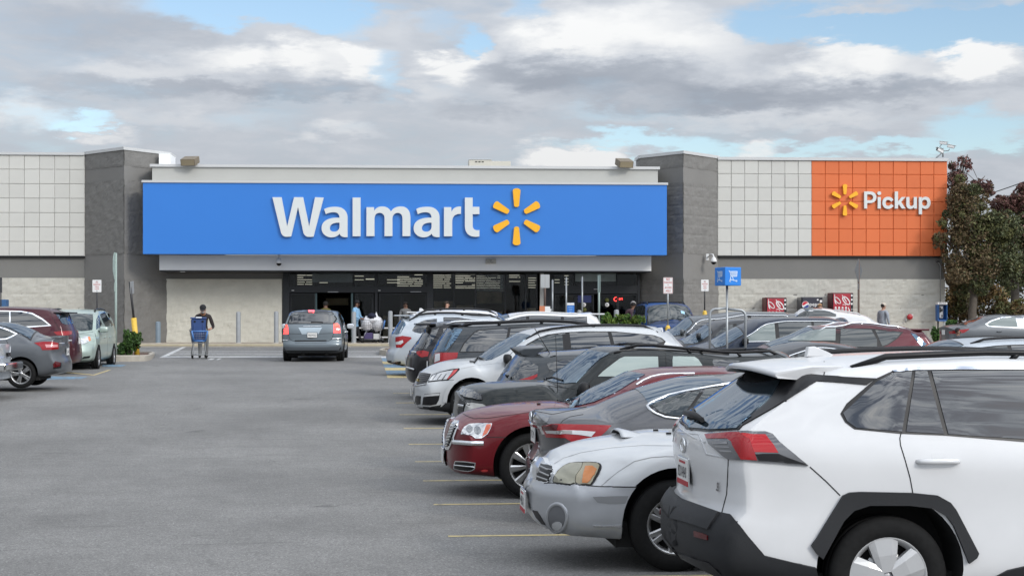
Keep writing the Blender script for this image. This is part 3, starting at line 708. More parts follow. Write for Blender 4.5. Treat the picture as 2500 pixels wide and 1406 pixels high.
class Car:
    def __init__(s, name, label, cat, color, L, W, near=None, u_end=None, head=1, rot=None, origin=None, g=None, group=None, u_rear=None):
        s.L, s.W = L, W; s.paint = color
        if rot is None:
            Yc = near + W / 2; g = gz(Yc) if g is None else g
            Xe = at_y(u_end if u_rear is None else u_rear, HZ, Yc).x
            if u_rear is not None: Xe = Xe - (L if head < 0 else 0)
            if head > 0: origin, rot = (Xe, Yc, g), 0.0
            else: origin, rot = (Xe + L, Yc, g), math.pi
        s.M = Matrix.Translation(origin) @ Matrix.Rotation(rot, 4, 'Z'); s.Mi = s.M.inverted()
        s.root = thing(name, label, cat, origin, rot, group)
        s.cam = s.Mi @ C0; s.ns = 1 if s.cam.y > 0 else -1
    def ray(s, u, v): return (s.Mi.to_3x3() @ ray(u, v)).normalized()
    def px(s, u, v, frac=0.0):
        """pixel -> local (x, z) on the plane y = ns * frac * W/2"""
        y = s.ns * frac * s.W / 2; d = s.ray(u, v); t = (y - s.cam.y) / d.y
        p = s.cam + d * t; return (p.x, p.z)
    def P(s, pts, frac=0.0): return [s.px(p[0], p[1], frac) if len(p) == 2 else (p[1], p[2]) for p in pts]
    # ---- body
    def body(s, top, belt, rear, front, bottom=None, plan=None, k=.36, k2=.10, crown=.055, cslope=.30, c_f=.30, c_r=.24, side=None, yb=.955, nx=84, ns=40, wheels=None, dark_below=None, dark_mat=None, cexp=2.6, rexp=2.7, wd_f=.9, wd_r=.9):
        """top/belt: local (x, z); rear/front: (recess, z) as [(x from that end, z)]"""
        L, hw = s.L, s.W / 2; k, k2 = max(.08, k - .15), k2 + .20
        fr, ff_ = pchip([(z, x) for x, z in rear]), pchip([(z, x) for x, z in front])
        dr = max(wd_r, 2.3 * max(x for x, z in rear)); df = max(wd_f, 2.3 * max(x for x, z in front))
        P_ = pchip(plan or [(0, .945), (.10, .98), (.25, .998), (.5, 1.0), (.75, .998), (.9, .97), (1, .915)])
        SD = pchip(side or SIDE0); QR, QF = float(P_(0.0)), float(P_(1.0))
        zb_ = pchip(bottom or [(0, .34), (.35, .25), (L*.5, .22), (L - .4, .22), (L, .26)])
        def warp(xn, y, z):
            q = np.minimum(np.abs(y) / hw, 1.0)
            wr = sstep(1 - xn / dr); wf = sstep(1 - (L - xn) / df)
            qr, qf = np.minimum(q / QR, 1.0), np.minimum(q / QF, 1.0)
            rr = .45 * qr ** rexp + .55 * (1 - np.sqrt(1 - qr ** (rexp + .6))); rf = .45 * qf ** cexp + .55 * (1 - np.sqrt(1 - qf ** (cexp + .6)))
            return xn + wr * (fr(z) + c_r * rr) - wf * (ff_(z) + c_f * rf)
        def nominal(x, z, y=0.0):
            lo, hi = 0.0, L
            for _ in range(40):
                m = (lo + hi) / 2
                if warp(m, y, z) < x: lo = m
                else: hi = m
            return (lo + hi) / 2
        T = pchip([(nominal(x, z), z) for x, z in top])
        Bf = pchip([(nominal(x, z, hw * .9), z) for x, z in belt])
        t = np.linspace(0, 1, nx); xn = L * (t + .10 * np.sin(2 * math.pi * t) / (2 * math.pi) * -1.0)
        tz = T(xn); sl = np.abs(np.gradient(tz, xn)); ker = np.ones(5) / 5
        sl = np.convolve(np.pad(sl, 2, 'edge'), ker, 'valid')
        rows = []; s.E, s.B = [], []
        for i in range(nx):
            x = xn[i]; zt = tz[i]; cr = crown + cslope * min(sl[i], .62); z0 = float(zb_(x))
            zbelt = float(Bf(x)); cr = min(cr, max(.04, (zt - z0) * .3)); ze = zt - cr
            zbelt = min(zbelt, ze - .012); w = hw * float(P_(x / L)); H_ = zbelt - z0
            pts = [(0.0, z0), (w * .55, z0), (w * .80, z0)]
            for q in np.linspace(0, 1, 15): pts.append((w * float(SD(q)), z0 + H_ * q))
            ybel = w * yb; dz = ze - zbelt
            pts[-1] = (w * float(SD(1)), zbelt)
            for q in (.06, .2, .4, .6, .8, .93, 1.0):
                d = dz * q; pts.append((ybel - k * d - k2 * d * d, zbelt + d))
            ye = pts[-1][0]
            s.E.append((x, ye, ze)); s.B.append((x, ybel, zbelt))
            for q in (.96, .88, .76, .62, .45, .25, .1, 0.0):
                pts.append((ye * q, zt - cr * q ** (2.5 - .5 * min(1.0, sl[i] / .25))))
            for _ in range(2): pts = [pts[0]] + [(pts[j-1][0]*.25 + pts[j][0]*.5 + pts[j+1][0]*.25, pts[j-1][1]*.25 + pts[j][1]*.5 + pts[j+1][1]*.25) for j in range(1, len(pts)-1)] + [pts[-1]]
            a = np.array(pts); dl = np.hypot(*np.diff(a, axis=0).T); c = np.concatenate([[0], np.cumsum(dl)]); u = np.linspace(0, c[-1], ns)
            rows.append(np.stack([np.interp(u, c, a[:, 0]), np.interp(u, c, a[:, 1])], 1))
        verts, faces = [], []
        rows = np.array(rows)                                   # nx, ns, 2
        X = np.array([warp(xn[i], rows[i, :, 0], rows[i, :, 1]) for i in range(nx)])
        def vid(i, j, sd): 
            return (i * ns + j) * 2 + sd
        for i in range(nx):
            for j in range(ns):
                for sd in (1, -1): verts.append((X[i, j], sd * rows[i, j, 0], rows[i, j, 1]))
        for i in range(nx - 1):
            for j in range(ns - 1):
                faces.append((vid(i, j, 0), vid(i, j+1, 0), vid(i+1, j+1, 0), vid(i+1, j, 0)))
                faces.append((vid(i, j, 1), vid(i+1, j, 1), vid(i+1, j+1, 1), vid(i, j+1, 1)))
        nc = 12                                                   # end caps
        for i, flip in ((0, 0), (nx - 1, 1)):
            ring = [[vid(i, j, 0) for j in range(ns)]]
            for kk in range(1, 2 * nc):
                q = math.sin(math.pi / 2 * (1 - kk / nc)); r = []
                for j in range(ns):
                    y, z = rows[i, j]; verts.append((float(warp(xn[i], y * q, z)), y * q, z)); r.append(len(verts) - 1)
                ring.append(r)
            ring.append([vid(i, j, 1) for j in range(ns)])
            for kk in range(2 * nc):
                for j in range(ns - 1):
                    f = (ring[kk][j], ring[kk+1][j], ring[kk+1][j+1], ring[kk][j+1])
                    faces.append(tuple(reversed(f)) if flip else f)
        me = pyd(verts, faces); bm = bmesh.new(); bm.from_mesh(me)
        bmesh.ops.remove_doubles(bm, verts=bm.verts, dist=.0006)
        bmesh.ops.recalc_face_normals(bm, faces=bm.faces)
        s.bvh = BVHTree.FromBMesh(bm)
        for f in bm.faces: f.smooth = True
        bm.to_mesh(me); bm.free()
        s.warp = warp
        for a in ('E', 'B'):
            arr = [(float(warp(p[0], p[1], p[2])), p[1], p[2]) for p in getattr(s, a)]
            setattr(s, a, np.array(sorted(arr)))
        me.materials.clear(); me.materials.append(s.paint); me.materials.append(M_DARK)
        if dark_below is not None:
            me.materials.append(dark_mat or M_CLAD); fb_ = pchip(dark_below)
            for p in me.polygons:
                if p.center.z < float(fb_(p.center.x)): p.material_index = 2
        s.bodyo = link('body', me, None, s.root)
        if wheels: s.arches(wheels)
        return s
    def arches(s, wheels):
        """wheels: (x, radius of the opening, z of its centre); cut out with a closed cylinder each"""
        bm = bmesh.new()
        for x, r, z in wheels:
            for sd in (1, -1):
                y0, y1 = sd * (s.W/2 - .34), sd * (s.W/2 + .25); n = 40
                a = [bm.verts.new((x + r*math.cos(2*math.pi*q/n), y0, z + r*math.sin(2*math.pi*q/n))) for q in range(n)]
                b = [bm.verts.new((v.co.x, y1, v.co.z)) for v in a]
                fs = [bm.faces.new(a), bm.faces.new(list(reversed(b)))] + [bm.faces.new((a[q], b[q], b[(q+1) % n], a[(q+1) % n])) for q in range(n)]
                for f in fs: f.material_index = 1
        bmesh.ops.recalc_face_normals(bm, faces=bm.faces)
        cme = bpy.data.meshes.new('c'); bm.to_mesh(cme); bm.free(); cme.materials.append(s.paint); cme.materials.append(M_DARK)
        co = bpy.data.objects.new('cut', cme); COL.objects.link(co)
        co.matrix_world = s.M; bpy.context.view_layer.update()
        md = s.bodyo.modifiers.new('b', 'BOOLEAN'); md.operation = 'DIFFERENCE'; md.object = co; md.solver = 'EXACT'
        dg = bpy.context.evaluated_depsgraph_get(); ev = s.bodyo.evaluated_get(dg)
        nm = bpy.data.meshes.new_from_object(ev, depsgraph=dg)
        s.bodyo.modifiers.clear(); old = s.bodyo.data; s.bodyo.data = nm
        bpy.data.objects.remove(co)
        for p in nm.polygons: p.use_smooth = p.material_index != 1
        try: nm.set_sharp_from_angle(angle=R(50))
        except Exception: pass
    # ---- surface hits
    def hit(s, a, b, mode):
        ns = s.ns
        if mode == 'cam': o, d = s.cam, s.ray(a, b)
        elif mode == 'side': o, d = Vector((a, ns * 4, b)), Vector((0, -ns, 0))
        elif mode == 'rear': o, d = Vector((-3, a, b)), Vector((1, 0, 0))
        elif mode == 'front': o, d = Vector((s.L + 3, a, b)), Vector((-1, 0, 0))
        else: o, d = Vector((a, b, 5)), Vector((0, 0, -1))
        h = s.bvh.ray_cast(o, d)
        if h[0] is None:
            if mode == 'cam': t = ((ns * s.W * .42) - o.y) / d.y if abs(d.y) > .2 else (Vector((s.L/2, 0, .8)) - o).dot(d)
            elif mode in ('side',): t = 4 - s.W * .45
            elif mode == 'top': t = 4.2
            else: t = 3.1
            n = s.bvh.find_nearest(o + d * t); return n[0], (n[1] if n[1].dot(d) < 0 else -n[1])
        return h[0], (h[1] if h[1].dot(d) < 0 else -h[1])
    def scale(s, mode): return 1.0 if mode != 'cam' else F / max(1.0, (Vector((s.L*.35, 0, .9)) - s.cam).length)
    def _emit(s, name, verts, faces, m, mirror, parent, smooth):
        par = parent or s.root
        o = link(name, pyd(verts, faces), m, par, smooth=smooth)
        if mirror:
            link(name, pyd([(v[0], -v[1], v[2]) for v in verts], [tuple(reversed(f)) for f in faces]), m, par if parent is None else s.root, smooth=smooth)
        return o
    def patch(s, name, pts, m, mode='cam', off=.005, mirror=True, rnd=0, res=.05, skirt=.02, parent=None, frac=None, bulge=0.0, smooth=True):
        k = s.scale(mode); p = [tuple(q) for q in pts]
        if rnd: p = chaikin(p, rnd)
        st = res * k; bd = densify(p, st)
        if sum(bd[i][0]*bd[(i+1) % len(bd)][1] - bd[(i+1) % len(bd)][0]*bd[i][1] for i in range(len(bd))) < 0: bd.reverse()
        xs_, ys_ = [q[0] for q in bd], [q[1] for q in bd]; inner = []
        y = min(ys_) + st * .5; r_ = 0
        while y < max(ys_):
            x = min(xs_) + st * (.5 if r_ % 2 else .15)
            while x < max(xs_):
                if in_poly((x, y), bd) and min((x-a)**2 + (y-b)**2 for a, b in bd) > (st*.45)**2: inner.append((x, y))
                x += st
            y += st * .87; r_ += 1
        n = len(bd); V, E, T = delaunay_2d_cdt([Vector(q) for q in bd + inner], [(i, (i+1) % n) for i in range(n)], [], 0, 1e-6)[:3]
        tris = [t for t in T if in_poly((sum(V[i].x for i in t)/3, sum(V[i].y for i in t)/3), bd)]
        hs = [s.hit(q.x, q.y, mode) for q in V]
        verts = [h[0] + h[1] * off for h in hs]
        bset = {}
        for t in tris:
            for a, b in ((t[0], t[1]), (t[1], t[2]), (t[2], t[0])):
                bset[(a, b)] = 1
        bnd = [e for e in bset if (e[1], e[0]) not in bset]; low = {}
        if bulge:
            bv = {i for e in bnd for i in e}
            for i, h in enumerate(hs):
                if i not in bv: verts[i] = h[0] + h[1] * (off + bulge)
        faces = [tuple(t) for t in tris]
        if faces:
            f = faces[0]; nn = (verts[f[1]] - verts[f[0]]).cross(verts[f[2]] - verts[f[0]])
            agg = sum((verts[f[1]] - verts[f[0]]).cross(verts[f[2]] - verts[f[0]]).dot(hs[f[0]][1]) for f in faces)
            if agg < 0: faces = [tuple(reversed(f)) for f in faces]; bnd = [(b, a) for a, b in bnd]
        for a, b in bnd:
            for i in (a, b):
                if i not in low: low[i] = len(verts); verts.append(hs[i][0] - hs[i][1] * skirt)
            faces.append((b, a, low[a], low[b]))
        o = s._emit(name, verts, faces, m, mirror, parent, smooth)
        try:
            o.data.set_sharp_from_angle(angle=R(40))
        except Exception: pass
        return o
    def line(s, name, pts, w, m, mode='cam', off=.002, h=.0, mirror=True, parent=None, rnd=0, closed=False, step=.04):
        p = [tuple(q) for q in pts]
        if rnd: p = chaikin(p, rnd, closed)
        p = densify(p, step * s.scale(mode), closed)
        hs = [s.hit(a, b, mode) for a, b in p]; n = len(p); verts, faces = [], []
        for i in range(n):
            a = hs[(i-1) % n if closed else max(i-1, 0)][0]; b = hs[(i+1) % n if closed else min(i+1, n-1)][0]
            d = (b - a); d = d.normalized() if d.length > 1e-6 else Vector((1, 0, 0)); nrm = hs[i][1]; sd = nrm.cross(d).normalized()
            c = hs[i][0]
            for q, e in ((-.5, -.004), (-.36, h), (.36, h), (.5, -.004)): verts.append(c + sd * (w * q) + nrm * (off + e))
        for i in range(n if closed else n - 1):
            for j in range(3): faces.append((4*i+j, 4*i+j+1, 4*((i+1) % n)+j+1, 4*((i+1) % n)+j))
        return s._emit(name, verts, faces, m, mirror, parent, True)
    # ---- generic pieces
    def edge_at(s, x): return float(np.interp(x, s.E[:, 0], s.E[:, 2])), float(np.interp(x, s.E[:, 0], s.E[:, 1]))
    def belt_at(s, x): return float(np.interp(x, s.B[:, 0], s.B[:, 2]))
    def side_windows(s, x0, x1, pillars=(), m=None, lo=.02, hi=.05, gap=.045, chrome=None, frame=True, rear_cut=None, rnd=0, cw=.022):
        """panes between the belt and the roof edge from x0 (rear) to x1 (front)"""
        xs_ = np.arange(x0, x1 + .001, .03); pl, pu = [], []
        for x in xs_:
            ze, _ = s.edge_at(x); zl = s.belt_at(x) + lo; zu = ze - hi
            if rear_cut: zu = min(zu, rear_cut(x)) if not isinstance(rear_cut, tuple) else min(zu, zl + .02 + max(0, (x - x0)) * rear_cut[0])
            if zu > zl + .015: pl.append((x, zl)); pu.append((x, zu))
        poly = pl + pu[::-1]
        if len(poly) < 4: return
        if frame: s.patch('window_frame', poly, M_TRIM, 'side', .003, rnd=rnd)
        ms = m if isinstance(m, (list, tuple)) else [m or M_GLASS_DARK] * (len(pillars) + 1)
        cuts = [x0 - 9] + list(pillars) + [x1 + 9]
        for i in range(len(cuts) - 1):
            a, b = cuts[i] + gap/2, cuts[i+1] - gap/2
            L_ = [q for q in pl if a <= q[0] <= b]; U_ = [q for q in pu if a <= q[0] <= b]
            if len(L_) < 2: continue
            c = .014
            q = [(x, z + c) for x, z in L_] + [(x, z - c) for x, z in U_[::-1]]
            q = [(min(max(x, L_[0][0] + (c if i == 0 else 0)), L_[-1][0] - (c if i == len(cuts)-2 else 0)), z) for x, z in q]
            s.patch('side_window', q, ms[min(i, len(ms)-1)], 'side', .007)
        if chrome: s.line('window_trim', poly, cw, chrome, 'side', .006, .006, closed=True)
    def screen(s, x0, x1, m=None, marg=.05, name='windscreen', frame=True, low=None):
        """glass on the sloping top between x0 and x1 (either end), projected from above"""
        xs_ = np.linspace(x0, x1, 9); pts = []
        for x in xs_:
            _, ye = s.edge_at(x); pts.append((x, ye - marg))
        q = pts + [(x, -y) for x, y in pts[::-1]]
        if frame: s.patch(name + '_frame', [(x, y * 1.03) for x, y in q], M_TRIM, 'top', .002, mirror=False, res=.09)
        q2 = []
        a = .03 if x1 > x0 else -.03
        for x, y in q: q2.append((min(max(x, min(x0, x1) + .03), max(x0, x1) - .03), y * .96))
        s.patch(name, q2, m or M_GLASS_BLUE, 'top', .006, mirror=False, res=.07)
    def wheels(s, xs_, r, rim, style='five', w=.21, inset=.02, rimr=None, arch=None):
        for x in xs_:
            for sd in (1, -1):
                wh = make_wheel(r, rim, style, w)
                wh.parent = s.root; wh.location = (x, sd * (s.W/2 - w/2 - inset), r)
                wh.rotation_euler = (0, random.uniform(0, 6), 0) if sd < 0 else (0, random.uniform(0, 6), math.pi)
                wh.rotation_mode = 'XYZ'
    def mirror_(s, x, z, m=None, size=(.11, .20, .15), out=.03, name='wing_mirror'):
        for sd in (1, -1):
            hz_, nrm = s.bvh.ray_cast(Vector((x, sd * 4, z)), Vector((0, -sd, 0)))[:2]
            y = (hz_.y if hz_ else sd * s.W/2)
            bm = bmesh.new(); bmesh.ops.create_uvsphere(bm, u_segments=14, v_segments=10, radius=.5)
            for v in bm.verts:
                c = v.co; e = .62
                c.x, c.y, c.z = [math.copysign(abs(2*t) ** e / 2, t) for t in c]
                v.co = Vector((c.x * size[0] * (1.15 if c.x > 0 else .8), c.y * size[1], c.z * size[2] + .3 * c.x * size[0] * 0))
            for f in bm.faces: f.smooth = True
            o = link(name, bm, m or s.paint, s.root, (x, y + sd * (size[1]/2 + out), z + .03))
            tubeo('mirror_arm', [(0, -sd * size[1]*.3, -.04), (-.01, -sd * (size[1]/2 + out + .02), -.06)], .025, M_BLACK, o, 6)
            bm = bmesh.new(); box(bm, -size[0]*.42, -size[0]*.40, -size[1]*.38, size[1]*.38, -size[2]*.34, size[2]*.34); link('mirror_glass', bm, M_CHROME, o)
    def handle(s, x, z, m=None, w=.19, up=.0):
        for sd in (1, -1):
            h_ = s.bvh.ray_cast(Vector((x, sd * 4, z)), Vector((0, -sd, 0)))
            if h_[0] is None: continue
            y = h_[0].y; bm = bmesh.new()
            pts = [(-w/2, -.006, 0), (-w/2 + .02, .030, .002), (-w*.2, .038, .004 + up), (w*.25, .036, .004 + up), (w/2 - .02, .03, .002), (w/2, -.006, 0)]
            tube(bm, [(a, sd * b, c) for a, b, c in pts], [.013, .016, .017, .017, .016, .013], 8)
            link('door_handle', bm, m or s.paint, s.root, (x, y, z))
    def rail(s, x0, x1, m=None, r=.018, h=.035, feet=2, name='roof_rail', inset=.10, bars=()):
        ends = []
        for sd in (1, -1):
            pts = []; n = 10
            for i in range(n + 1):
                x = x0 + (x1 - x0) * i / n; _, ye = s.edge_at(x); y = sd * (ye - inset)
                z = s.bvh.ray_cast(Vector((x, y, 5)), Vector((0, 0, -1)))[0].z
                pts.append((x, y, z + (h if 0 < i < n else -.01)))
            bm = bmesh.new(); tube(bm, [Vector(p) for p in pts], r, 8)
            for i in range(1, feet): 
                q = pts[int(i * n / feet)]; tube(bm, [(q[0] - .05, q[1], q[2] - h - .01), (q[0], q[1], q[2])], r * .9, 6)
            link(name, bm, m or M_BLACK, s.root); ends.append(pts)
        for f in bars:
            i = int(f * 10); a, b = ends[0][i], ends[1][i]
            tubeo('roof_cross_bar', [a, ((a[0]+b[0])/2, 0, max(a[2], b[2]) + .02), b], r * .9, m or M_BLACK, s.root)
    def plate(s, y, z, rear=True, text='', m=None, w=.305, h=.152, band=None, tilt=0.0, out=.012):
        d = 1 if rear else -1
        o_ = Vector((-3 if rear else s.L + 3, y, z)); hh = s.bvh.ray_cast(o_, Vector((d, 0, 0)))
        x = hh[0].x if hh[0] else (0 if rear else s.L)
        bm = bmesh.new(); box(bm, -.012 if rear else 0, 0 if rear else .012, -w/2 - .012, w/2 + .012, -h/2 - .012, h/2 + .012, 0, .004)
        fr = link('licence_plate', bm, m or M_CHROME, s.root, (x - d * out, y, z)); fr.rotation_euler = (0, tilt, 0)
        bm = bmesh.new(); xx = -.015 if rear else .015; box(bm, min(xx, 0), max(xx, 0), -w/2, w/2, -h/2, h/2); link('plate_face', bm, M_PLATE, fr)
        if text:
            t = text_mesh(text, w * .84, h * .46); t.rotation_euler = (R(90), 0, R(-90) if rear else R(90)); t.parent = fr; t.location = (-.0165 if rear else .0165, 0, -h*.25); t.name = 'plate_number'
        if band is not None:
            bm = bmesh.new(); box(bm, min(xx*1.1, 0), max(xx*1.1, 0), -w/2 - .008, w/2 + .008, -h/2 - .01, -h/2 + .022); link('plate_band', bm, band, fr)
            bm = bmesh.new(); box(bm, min(xx*1.1, 0), max(xx*1.1, 0), -w*.3, w*.3, h/2 - .026, h/2 - .012); link('plate_band', bm, band, fr)
        return fr
    def emblem(s, y, z, rear=True, r=.05, m=None, oval=1.5, ring=True):
        d = 1 if rear else -1; hh = s.bvh.ray_cast(Vector((-3 if rear else s.L + 3, y, z)), Vector((d, 0, 0)))
        x = hh[0].x if hh[0] else 0
        bm = bmesh.new(); pts = [(0, math.cos(2*math.pi*i/20) * r * oval, math.sin(2*math.pi*i/20) * r) for i in range(21)]
        tube(bm, pts, r * .16, 6, cap=False)
        pts = [(0, math.cos(2*math.pi*i/16) * r * .45, math.sin(2*math.pi*i/16) * r * .95) for i in range(17)]; tube(bm, pts, r * .13, 6, cap=False)
        pts = [(0, math.cos(2*math.pi*i/16) * r * .95, .38*r + math.sin(2*math.pi*i/16) * r * .45) for i in range(17)]; tube(bm, pts, r * .12, 6, cap=False)
        return link('emblem', bm, m or M_CHROME, s.root, (x - d * .008, y, z))
    def underside(s):
        bm = bmesh.new(); box(bm, s.L*.12, s.L*.88, -s.W*.40, s.W*.40, .17, .36); link('underbody', bm, M_DARK, s.root)
TEXTS = {}
def text_mesh(txt, w, h, m=None, bold=0.0):
    """flat print: the text as a mesh, w wide and h high, base line at 0, centred"""
    key = (txt, bold)
    cu = bpy.data.curves.new('t', 'FONT'); cu.body = txt; cu.align_x = 'CENTER'; cu.offset = bold; cu.extrude = 0.0; cu.resolution_u = 3
    o = bpy.data.objects.new('t', cu); COL.objects.link(o); bpy.context.view_layer.update()
    dg = bpy.context.evaluated_depsgraph_get(); me = bpy.data.meshes.new_from_object(o.evaluated_get(dg), depsgraph=dg); bpy.data.objects.remove(o)
    co = np.empty(len(me.vertices) * 3); me.vertices.foreach_get('co', co); co = co.reshape(-1, 3)
    a, b = co.min(0), co.max(0); co[:, 0] = (co[:, 0] - (a[0]+b[0])/2) * w / max(1e-6, b[0]-a[0]); co[:, 1] = (co[:, 1] - a[1]) * h / max(1e-6, b[1]-a[1]); co[:, 2] = 0
    me.vertices.foreach_set('co', co.ravel()); me.update(); me.materials.clear(); me.materials.append(m or M_INK)
    ob = bpy.data.objects.new('print', me); COL.objects.link(ob); return ob
WHEELS = {}
def make_wheel(r, rim, style, w):
    key = (r, rim, style, w)
    if key not in WHEELS:
        bm = bmesh.new(); n = 48; hw = w / 2; sh = r - rim
        prof = [(rim - .01, hw * .70), (rim + .004, hw * .86), (rim + sh*.25, hw * .97), (rim + sh*.55, hw * 1.0), (r - .028, hw * .93), (r - .008, hw * .80), (r, hw * .66),
                (r, hw * .42), (r - .009, hw * .40), (r - .009, hw * .34), (r, hw * .32), (r, -hw * .32), (r - .009, -hw*.34), (r - .009, -hw*.40), (r, -hw*.42), (r, -hw * .66), (r - .008, -hw * .8), (r - .028, -hw * .93),
                (rim + sh*.55, -hw), (rim + sh*.25, -hw * .97), (rim + .004, -hw * .86), (rim - .012, -hw * .72)]
        lathe(bm, [(a, b) for a, b in prof], n, 0, 'y')
        tyre = bpy.data.meshes.new('tyre'); bm.to_mesh(tyre); bm.free(); tyre.materials.append(M_TYRE)
        bm = bmesh.new(); yo = -hw * .80           # outer face towards -y
        lathe(bm, [(rim - .012, hw * .7), (rim - .03, hw * .5), (rim - .034, yo + .03), (rim - .012, yo + .006), (rim, yo - .004), (rim + .006, yo + .004), (rim, yo + .03)], n, 0)
        lathe(bm, [(.001, yo + .09), (rim - .03, yo + .09)], 32, 1)
        lathe(bm, [(.001, yo + .012), (.022, yo + .010), (.032, yo + .018), (.060, yo + .022), (.072, yo + .05)], 24, 0)
        def spoke(a0, w0, w1, r0, r1, y0, y1, th=.03, mi=0):
            c, s_ = math.cos(a0), math.sin(a0); q = []
            for rr, ww, yy in ((r0, w0, y0), ((r0+r1)/2, (w0+w1)/2, (y0+y1)/2 - .004), (r1, w1, y1)):
                for e in (-1, -.55, .55, 1):
                    q.append(bm.verts.new((c*rr - s_*ww*e/2, yy + (0.010 if abs(e) == 1 else 0), s_*rr + c*ww*e/2)))
                for e in (-1, 1): q.append(bm.verts.new((c*rr - s_*ww*e/2, yy + th, s_*rr + c*ww*e/2)))
            for i in range(2):
                o = i * 6; p = o + 6
                for a, b in ((0, 1), (1, 2), (2, 3)): bm.faces.new((q[o+a], q[p+a], q[p+b], q[o+b])).material_index = mi
                bm.faces.new((q[o], q[o+4], q[p+4], q[p])).material_index = mi; bm.faces.new((q[o+3], q[p+3], q[p+5], q[o+5])).material_index = mi
        st = style.split('_')[0]; n_ = int(style.split('_')[1]) if '_' in style else 5
        if st == 'five':
            for i in range(n_): spoke(2*math.pi*i/n_, .085, .12, .05, rim - .012, yo + .014, yo + .008)
        elif st == 'split':
            for i in range(n_):
                for e in (-1, 1): spoke(2*math.pi*i/n_ + e * .145, .05, .042, .05, rim - .012, yo + .012, yo + .006)
        elif st == 'thin':
            for i in range(n_): spoke(2*math.pi*i/n_, .042, .05, .05, rim - .012, yo + .014, yo + .006)
        elif st == 'duo':
            for i in range(n_): spoke(2*math.pi*i/n_, .03, .085, .05, rim - .012, yo + .014, yo + .004)
        elif st == 'cover':
            for i in range(n_): spoke(2*math.pi*i/n_, .10, .19, .03, rim - .008, yo - .004, yo + .002, .05); spoke(2*math.pi*(i+.5)/n_, .05, .03, .03, rim*.62, yo + .022, yo + .05)
        bmesh.ops.recalc_face_normals(bm, faces=bm.faces)
        rm = bpy.data.meshes.new('rim'); bm.to_mesh(rm); bm.free()
        rm.materials.append({'cover': M_COVER}.get(st, M_RIM)); rm.materials.append(M_DARK)
        WHEELS[key] = (tyre, rm)
    ty, rm = WHEELS[key]
    a = bpy.data.objects.new('wheel', ty); COL.objects.link(a)
    b = bpy.data.objects.new('rim', rm); COL.objects.link(b); b.parent = a
    return a
CARG = 'cars parked in the lot'
def crop(u0, v0, k): return lambda *p: [(u0 + x / k, v0 + y / k) for x, y in p]
c4, c5, c6, c7 = crop(920, 720, 4.1345), crop(1080, 820, 3.347), crop(1250, 980, 3.3), crop(1600, 820, 2.399)
P_WHITE = paint('white_paint', (.575, .58, .585), rough=.3)
P_SILVERW = paint('pale_silver_paint', (.45, .465, .475), .25)
P_GREY = paint('mid_grey_paint', (.082, .084, .090), .4)
P_MAROON = paint('dark_red_paint', (.105, .004, .008), .15)
P_BLACKG = paint('black_green_paint', (.013, .016, .016), .2)
P_DGREY = paint('dark_grey_paint', (.036, .041, .046), .3)
P_BUMPS = paint('silver_bumper_paint', (.335, .345, .36), .35)
